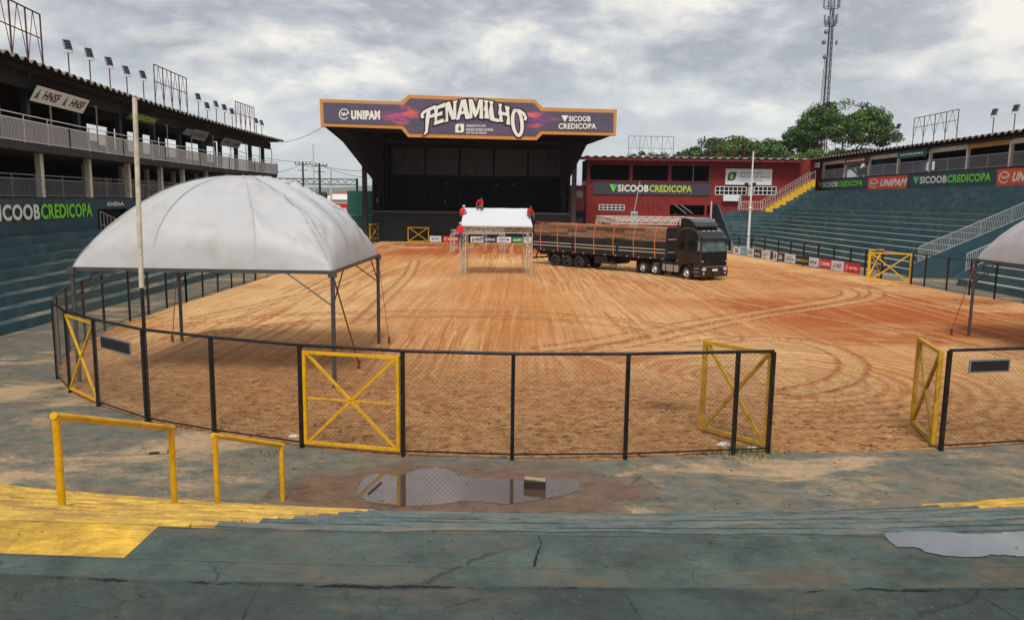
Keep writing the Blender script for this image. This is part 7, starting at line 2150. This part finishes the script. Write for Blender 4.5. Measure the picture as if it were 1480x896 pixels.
ads_f = [(621, 638, 'white_board', [('T', 'blue_print', 'algar', (.15, .2, .85, .8), .02)], 'white board with blue script beside the stage gate'),
         (640, 664, 'red_board', [('U', 'letter_white', .18, .1), ('T', 'letter_white', 'UNIPAM', (.33, .3, .93, .7), .05)], 'red board in front of the stage'),
         (680, 699, 'white_board', [('L', 'darkgreen_print', (.1, .2, .3, .85)), ('T', 'letter_dark', 'HNSF', (.35, .2, .9, .8), .04)], 'white board with bold dark letters in front of the stage'),
         (700, 717, 'navy', [('W', 'letter_white', 8, (.1, .3, .9, .75))], 'navy board in front of the stage'),
         (718, 739, 'white_board', [('B', 'grey_print', (.15, .4, .6, .6)), ('B', 'blue_print', (.65, .35, .85, .65))], 'white board between the navy and green boards at the stage'),
         (740, 756, 'green_board', [('W', 'letter_white', 7, (.12, .3, .88, .7))], 'green board in front of the stage'),
         (757, 768, 'white_board', [('B', 'grey_print', (.2, .4, .7, .6))], 'narrow white board right of the green one at the stage'),
         (769, 779, 'navy', [], 'navy board partly behind the trailer tail')]
for x0_, x1_, m, art, lab in ads_f:
    Yf = 95.4; a, b = V(x0_, 348, Yf), V(x1_, 348, Yf)
    ad(lab, (a.x, Yf), (b.x, Yf), .12, .82, m, art, group='advertising boards in front of the stage')

# ------------------------------------------------------------------ poles, wires and the street behind
mb = MB(); p = Vector((25.9, 83.5, 0)); tp = V(1088.5, 219, 83.5)
t = thing('lamp_pole', 'slim white pole standing on the walkway below the red building steps', 'pole', tuple(p))
p = Vector((V(1081.5, 350, 83.5).x, 83.5, 0)); tp = Vector((V(1089, 219, 83.5).x, 83.5, tp.z))
mb.tube(p, p.lerp(tp, .45), .14, .12, n=10); mb.tube(p.lerp(tp, .45), tp, .1, .07, n=10); mb.build('shaft', M['white'], t)
mb = MB(); mb.tube(p.lerp(tp, .44), p.lerp(tp, .455), .22, n=10); mb.build('collar', M['white'], t)
a, b = V(925, 262, 100), V(914, 305, 100)
t = thing('wooden_mast', 'thin pale mast leaning in front of the red building', 'mast', (b.x, 100, 0)); mb = MB(); mb.tube((b.x - .4, 100, 0), a, .06, .04, n=6); mb.build('shaft', M['truss_white'], t)
a, b = V(912, 306, 99), V(921, 327, 99)
t = thing('portable_cabin', 'narrow pale blue cabin standing behind the load of timber', 'cabin', ((a.x + b.x) / 2, 99, 0)); mb = MB(); mb.box(a.x, b.x, 99, 100, 0, a.z); bevel(mb.build('body', mat('pale_blue_plastic', s2l((170, 188, 200)), .5, var=.08), t), .04)
mb = MB(); mb.box(a.x + .1, b.x - .1, 98.96, 98.995, .1, a.z - .2); mb.build('door', M['grey_print'], t)
t = thing('steel_post', 'thin white post at the corner of the stair end wall', 'post', (V(1027, 300, 98).x, 98, 0)); a = V(1028.5, 291, 98); mb = MB(); mb.tube((a.x, 98, 0), a, .07, n=6); mb.build('shaft', M['white'], t)


def upole(label, px, pyt, Y, r, m, cross=True, trafo=False):
    a = V(px, pyt, Y); t = thing('utility_pole', label, 'utility pole', (a.x, Y, 0))
    mb = MB(); mb.tube((a.x, Y, -.2), a, r, r * .7, n=8); mb.build('shaft', m, t)
    if cross:
        mb = MB(); mb.bar((a.x - 1.5, Y, a.z - .5), (a.x + 1.5, Y, a.z - .5), .16, .16); mb.bar((a.x - 1.0, Y, a.z - 1.6), (a.x + 1.0, Y, a.z - 1.6), .12, .12)
        for dx in (-1.4, -.7, .7, 1.4): mb.tube((a.x + dx, Y, a.z - .5), (a.x + dx, Y, a.z - .1), .09, n=6)
        mb.build('crossarm', m, t)
    if trafo:
        for dx in (-.9, .9):
            mb = MB(); mb.lathe([(.01, 0), (.55, .0), (.6, .2), (.6, 1.3), (.5, 1.5), (.01, 1.55)], (a.x + dx, Y - .4, a.z - 7.0), (0, 0, 1), 12); mb.build('transformer', M['dark_col'], t)
    return a


DKP = mat('dark_pole', s2l((52, 48, 48)), .8, var=.2)
pa = upole('dark utility pole, leftmost of those between the left stand and the stage', 437.5, 234, 150, .24, DKP, True, False)
pb_ = upole('dark utility pole with a transformer, beside the bare white mast', 461.5, 236, 150, .3, DKP, True, True)
upole('tall thin bare mast between the two dark utility poles', 452.5, 208, 148, .14, M['pole'], False)
upole('short plain pole left of the teal stage annex', 478, 243, 140, .22, M['pole'], False)
# lattice gantry
t = thing('lattice_gantry', 'long dark lattice girder on a post left of the stage', 'gantry', (V(516, 300, 108).x, 108, 0))
a, b = V(404, 262, 108), V(516, 263.5, 108)
mb = MB(); boxtruss(mb, a, b, .75, .05, 1.1); mb.build('girder', DKP, t)
mb = MB(); mb.bar((b.x, 108, 0), (b.x, 108, b.z + .5), .28); mb.build('post', DKP, t)


def wire(label, pts, sag, r=.02):
    mb = MB()
    for a, b in zip(pts[:-1], pts[1:]):
        a, b = Vector(a), Vector(b); prev = a; n = 16
        for k in range(1, n + 1):
            f = k / n; q_ = a.lerp(b, f) - Vector((0, 0, sag * 4 * f * (1 - f))); mb.tube(prev, q_, r, n=4, cap=False); prev = q_
    o = mb.build('cable', DKP, None, origin=tuple(pts[0])); tag(o, label, 'cable')


wire('cable from the left roof end up to the stage sign corner', [V(404, 206, 88), V(466, 184, 86.5)], .35, .025)
wire('pair of power lines from the left stand to the utility poles', [V(380, 250, 120), V(437, 237, 150), V(461, 239, 150), V(540, 246, 150)], .5, .04)
wire('upper power line passing the bare mast toward the stage', [V(330, 214, 120), V(452, 234, 148), V(545, 258, 150)], .7, .035)
# neighbourhood
t = thing('shop_sign', 'red sign with white letters seen over the tent beside the teal annex', 'shop sign', (V(480, 300, 118).x, 118, 0))
a, b = V(474, 294, 118), V(505, 310, 118)
P = lambda u, v, d=0.0: Vector((a.x + (b.x - a.x) * u, 118 - d, b.z + (a.z - b.z) * v))
mb = MB(); mb.prism([P(-.2, 0), P(1, 0), P(1, 1), P(-.2, 1)], (0, .2, 0)); mb.build('board', M['red_board'], t)
mb = MB(); text_on(mb, 'ILLA', P, .30, .2, .92, .6, .04, .02); mb.build('lettering', M['letter_white'], t)
mb = MB(); mb.box(a.x - 6, b.x, 118.3, 119, 0, b.z + .2); mb.build('base_wall', M['slab'], t)


def house(label, x0, x1, yt, Y, m, depth=10, roof=None, wins=3, floors=1):
    a, b = V(x0, yt, Y), V(x1, yt, Y); t = thing('house', label, 'house', ((a.x + b.x) / 2, Y, 0)); h = a.z
    mb = MB(); mb.box(a.x, b.x, Y, Y + depth, -.3, h); mb.build('wall', m, t)
    mb = MB(); mb.prism([(a.x - .4, Y - .5, h), (a.x - .4, Y + depth + .5, h), (a.x - .4, Y + depth / 2, h + 1.3)], (b.x - a.x + .8, 0, 0)); mb.build('roof', roof or M['corrug'], t)
    for f in range(floors):
        for k in range(wins):
            x = a.x + (b.x - a.x) * (k + .5) / wins; z = h - 2.2 - 2.8 * f; mb = MB(); mb.box(x - .5, x + .5, Y - .05, Y - .01, z, z + 1.1); mb.build('window', M['glass_dark'], t)


PALE = mat('pale_far_wall', s2l((206, 200, 188)), .8, var=.1)
TILE = mat('clay_tile_roof', s2l((150, 92, 66)), .85, var=.25, scale=1)
house('long pale warehouse just above the red sign', 470, 520, 288.5, 180, PALE, 16, M['white'], 5)
house('small pale house with a tiled roof behind the warehouse', 484, 502, 281, 300, PALE, 10, TILE, 3)
house('small white house left of the tiled one behind the warehouse', 455, 478, 284, 330, M['white'], 12, TILE, 4)
house('low cream house on the slope beside the teal annex', 500, 530, 284, 420, M['cream'], 14, TILE, 4)
house('distant flat pale block beyond the utility poles', 425, 452, 285, 380, PALE, 14, M['corrug'], 5)

# hills
mb = MB(); mb.smooth = True
nx, ny = 120, 14
X_, Y_ = np.meshgrid(np.linspace(-6500, 6500, nx), np.linspace(3600, 6500, ny))
h_ = 15 + 95 * fbm(X_ / 900 + 3, Y_ / 900, 12) * smooth(3500, 4600, Y_) - 15 * (1 - smooth(3600, 4200, Y_))
h_ = np.where(Y_ < 3650, -5, h_)
vs = np.stack([X_, Y_, h_], -1).reshape(-1, 3)
mb.add([tuple(v) for v in vs], [(j * nx + i, j * nx + i + 1, (j + 1) * nx + i + 1, (j + 1) * nx + i) for j in range(ny - 1) for i in range(nx - 1)])
o = mb.build('hills', mat('wooded_hill', s2l((70, 96, 70)), .95, var=.3, scale=.004, bump=0)); o['kind'] = 'structure'

# ------------------------------------------------------------------ trees


LEAF = []
for nm, c_ in (('light', (100, 128, 48)), ('mid', (66, 98, 40)), ('dark', (36, 62, 30))):
    m = mat(f'leaf_{nm}', s2l(c_), .6, var=.3, scale=.8, bump=0); LEAF.append(m)
    b = m.node_tree.nodes['Principled BSDF']
BARK = mat('grey_bark', s2l((112, 98, 82)), .9, var=.25, scale=3)


def tree(label, loc, rx, ry_, zc, rz_, trunk_h, nclump, nleaf, ls, seed, gaps=0.0, group=None, flat=False):
    r = np.random.default_rng(seed); t = thing('tree', label, 'tree', loc, group=group)
    # clump centres through the crown volume
    cl = []
    while len(cl) < nclump:
        p = r.uniform(-1, 1, 3); d = np.linalg.norm(p)
        if d > 1 or d < (.55 if gaps else .35): continue
        if flat and p[2] < -.05: continue
        if gaps and fbm(np.array([p[0] * 2.2 + 9]), np.array([p[2] * 2.2 + 9]), seed)[0] < gaps: continue
        cl.append(p * np.array([rx, ry_, rz_]) + [0, 0, zc])
    cl = np.array(cl)
    # limbs
    mb = MB(); base = Vector((0, 0, -.2)); fork = Vector((0, 0, trunk_h))
    tr_ = max(.25, rx * .045)
    mb.tube(base, fork, tr_ * 1.3, tr_, n=9)
    nl = 9
    limbs = []
    for k in range(nl):
        a = 2 * math.pi * k / nl + r.uniform(-.3, .3); f = r.uniform(.35, .75)
        e = Vector((rx * f * math.cos(a), ry_ * f * math.sin(a), zc + rz_ * r.uniform(-.35, .35)))
        mid = fork.lerp(e, .5) + Vector((0, 0, .12 * rx * r.uniform(-.3, .6)))
        mb.tube(fork, mid, tr_ * .55, tr_ * .38, n=7); mb.tube(mid, e, tr_ * .38, tr_ * .16, n=6); limbs += [mid, e]
        for q in range(3):
            c_ = Vector(cl[r.integers(len(cl))]); s_ = min((mid, e), key=lambda v: (v - c_).length)
            if (s_ - c_).length < rx * .8: mb.tube(s_, c_, tr_ * .16, tr_ * .05, n=5)
    mb.build('trunk', BARK, t, local=True)
    V_, F_, MI = [], [], []
    cr = rx * (.15 if gaps else .24)
    n = nclump * nleaf
    ci = np.repeat(np.arange(nclump), nleaf)
    off = r.normal(0, 1, (n, 3)); off /= np.linalg.norm(off, axis=1)[:, None] + 1e-9
    off *= (r.random((n, 1)) ** .45) * cr * (0.7 + .6 * r.random((nclump, 1)))[ci]
    off[:, 2] *= .62
    c = cl[ci] + off
    a = r.normal(0, 1, (n, 3)); a /= np.linalg.norm(a, axis=1)[:, None]
    b = np.cross(a, r.normal(0, 1, (n, 3)) + [0, 0, .4]); b /= np.linalg.norm(b, axis=1)[:, None] + 1e-9
    s = ls * r.uniform(.6, 1.3, (n, 1))
    v = np.stack([c - a * s, c + b * s * .55, c + a * s, c - b * s * .55], 1).reshape(-1, 3)
    me = bpy.data.meshes.new('crown'); me.vertices.add(4 * n); me.vertices.foreach_set('co', v.ravel())
    me.loops.add(4 * n); me.loops.foreach_set('vertex_index', np.arange(4 * n, dtype=np.int32)); me.polygons.add(n)
    me.polygons.foreach_set('loop_start', np.arange(0, 4 * n, 4, dtype=np.int32)); me.polygons.foreach_set('loop_total', np.full(n, 4, np.int32))
    for m in LEAF: me.materials.append(m)
    tone = (r.random(nclump) * .9)[ci] + r.random(n) * .55
    me.polygons.foreach_set('material_index', np.clip((tone * 2.1).astype(int), 0, 2).astype(np.int32))
    me.update(calc_edges=True)
    o = bpy.data.objects.new('crown', me); reg(o, t)
    return t


def T(px, py, Y): return V(px, py, Y)


p = T(1219, 200, 150); tree('tall spreading tree with sky showing through its crown behind the right stand', (p.x, 150, 0), 9.8, 8, 17.2, 7.4, 11.0, 190, 130, .25, 11, gaps=.40, flat=True)
for i, (px, pyc, Y, rx, rz_, lab) in enumerate(((1028, 225, 150, 5.5, 2.8, 'rounded dark tree, leftmost behind the red building roof'), (1062, 225, 152, 6, 3.0, 'full green tree, second from the left behind the red building'),
                                               (1100, 226, 150, 5.5, 3.2, 'bushy tree behind the white sign board of the red building'), (1148, 224, 158, 5.2, 4.2, 'dark leafy tree left of the tall spreading tree'), (1192, 232, 140, 5.5, 1.6, 'low tree under the tall spreading crown'), (1245, 230, 150, 6.0, 1.4, 'low wide tree behind the right stand roof'))):
    p = T(px, pyc, Y); tree(lab, (p.x, Y, 0), rx, rx, p.z, rz_, max(4, p.z - rz_ - 2), 64, 130, .27, 20 + i, group='trees behind the red building')
for i, (px, w, lab) in enumerate(((921, 4, 'low tree tops, left one under the pale scaffold frame'), (954, 5, 'low tree tops, right one under the pale scaffold frame'), (985, 4, 'small tree top right of the pale scaffold frame'))):
    p = T(px, 229, 170); tree(lab, (p.x, 170, 0), w, w, p.z - 1.0, 2.2, 6, 26, 110, .26, 40 + i, group='trees behind the red building')

# ------------------------------------------------------------------ telecom tower
TY = 200.0
tb, tt = V(1189.5, 160, TY), V(1204, -12, TY)
t = thing('telecom_tower', 'tall slim lattice telecom tower with antennas behind the trees', 'tower', (tb.x, TY, 0))
slope = 0
H_ = tt.z; bx_ = tb.x + .5
mb = MB()
wtop, wbot = .9, 2.0


def tw_(z): return wbot + (wtop - wbot) * z / H_


legs = [(-1, -.6), (1, -.6), (0, 1.1)]
for lx, ly in legs: mb.tube((bx_ + lx * tw_(0) / 2, TY + ly * tw_(0) / 2, 0), (bx_ + lx * tw_(H_) / 2, TY + ly * tw_(H_) / 2, H_), .13, .08, n=6)
mb.build('leg', M['dark_col'], t)
mb = MB(); nseg = 42
for k in range(nseg):
    z0, z1 = H_ * k / nseg, H_ * (k + 1) / nseg
    for i in range(3):
        a, b = legs[i], legs[(i + 1) % 3]
        if k % 2: a, b = b, a
        mb.bar((bx_ + a[0] * tw_(z0) / 2, TY + a[1] * tw_(z0) / 2, z0), (bx_ + b[0] * tw_(z1) / 2, TY + b[1] * tw_(z1) / 2, z1), .07)
        mb.bar((bx_ + a[0] * tw_(z0) / 2, TY + a[1] * tw_(z0) / 2, z0), (bx_ + b[0] * tw_(z0) / 2, TY + b[1] * tw_(z0) / 2, z0), .06)
mb.build('bracing', M['dark_col'], t)
mb = MB(); mb.bar((bx_ + .25, TY - .9, 0), (bx_ + .1, TY - .5, H_ * .93), .38, .2); mb.build('cable_ladder', M['galv'], t)
zt_ = lambda py: V(1200, py, TY).z
for (py, n, rr, h) in ((5, 5, 1.9, 2.2), (28, 5, 1.5, 2.0), (33, 3, 1.3, 1.6)):
    z = zt_(py); mb = MB(); mb.lathe([(rr, 0), (rr, .12), (rr - .12, .12), (rr - .12, 0), (rr, 0)], (bx_, TY, z - h / 2), (0, 0, 1), 12); mb.build('platform', M['galv'], t)
    for k in range(n):
        a = 2 * math.pi * k / n + .4; x, y = bx_ + rr * math.cos(a), TY + rr * math.sin(a); mb = MB(); mb.box(x - .16, x + .16, y - .12, y + .12, z - h / 2, z + h / 2); mb.build('panel_antenna', M['grey_print'], t)
for (py, dx) in ((62, -1.6), (62, 1.5), (47, -1.2), (83, -1.1)):
    z = zt_(py); mb = MB(); mb.lathe([(.01, .25), (.5, .12), (.62, 0), (.55, -.1), (.01, -.1)], (bx_ + dx, TY - .5, z), (-.6 if dx < 0 else .6, -.8, 0), 12); mb.build('dish', M['grey_print'], t)
# smaller guyed mast beside it
t = thing('radio_mast', 'thin lattice mast leaning beside the telecom tower', 'mast', (V(1186, 160, 195).x, 195, 0))
a, b = V(1185.5, 162, 195), V(1193, 86, 195)
dv = (b - a) / (b.z - a.z); a0 = a - dv * a.z
mb = MB()
for o_ in ((-.3, 0), (.3, 0), (0, .5)): mb.tube(a0 + Vector((o_[0], o_[1], 0)), b + Vector((o_[0] * .5, o_[1] * .5, 0)), .06, .04, n=5)
for k in range(30):
    p_, q_ = a0.lerp(b, k / 30), a0.lerp(b, (k + 1) / 30); s_ = .3 if k % 2 else -.3; mb.bar(p_ + Vector((s_, 0, 0)), q_ - Vector((s_, 0, 0)), .045)
mb.build('lattice', M['galv'], t)
# ------------------------------------------------------------------ thin air haze over the whole scene
mb = MB(); mb.box(-9600, 9600, -9500, 9700, -8, 150)
hm = bpy.data.materials.new('thin_haze'); hm.use_nodes = True
hn = hm.node_tree.nodes; hn.clear()
ho = hn.new('ShaderNodeOutputMaterial'); hv = hn.new('ShaderNodeVolumePrincipled')
hv.inputs['Color'].default_value = (.80, .87, .96, 1); hv.inputs['Density'].default_value = 0.00012; hv.inputs['Anisotropy'].default_value = 0.1
hm.node_tree.links.new(hv.outputs[0], ho.inputs['Volume'])
o = mb.build('haze', hm); o['kind'] = 'stuff'
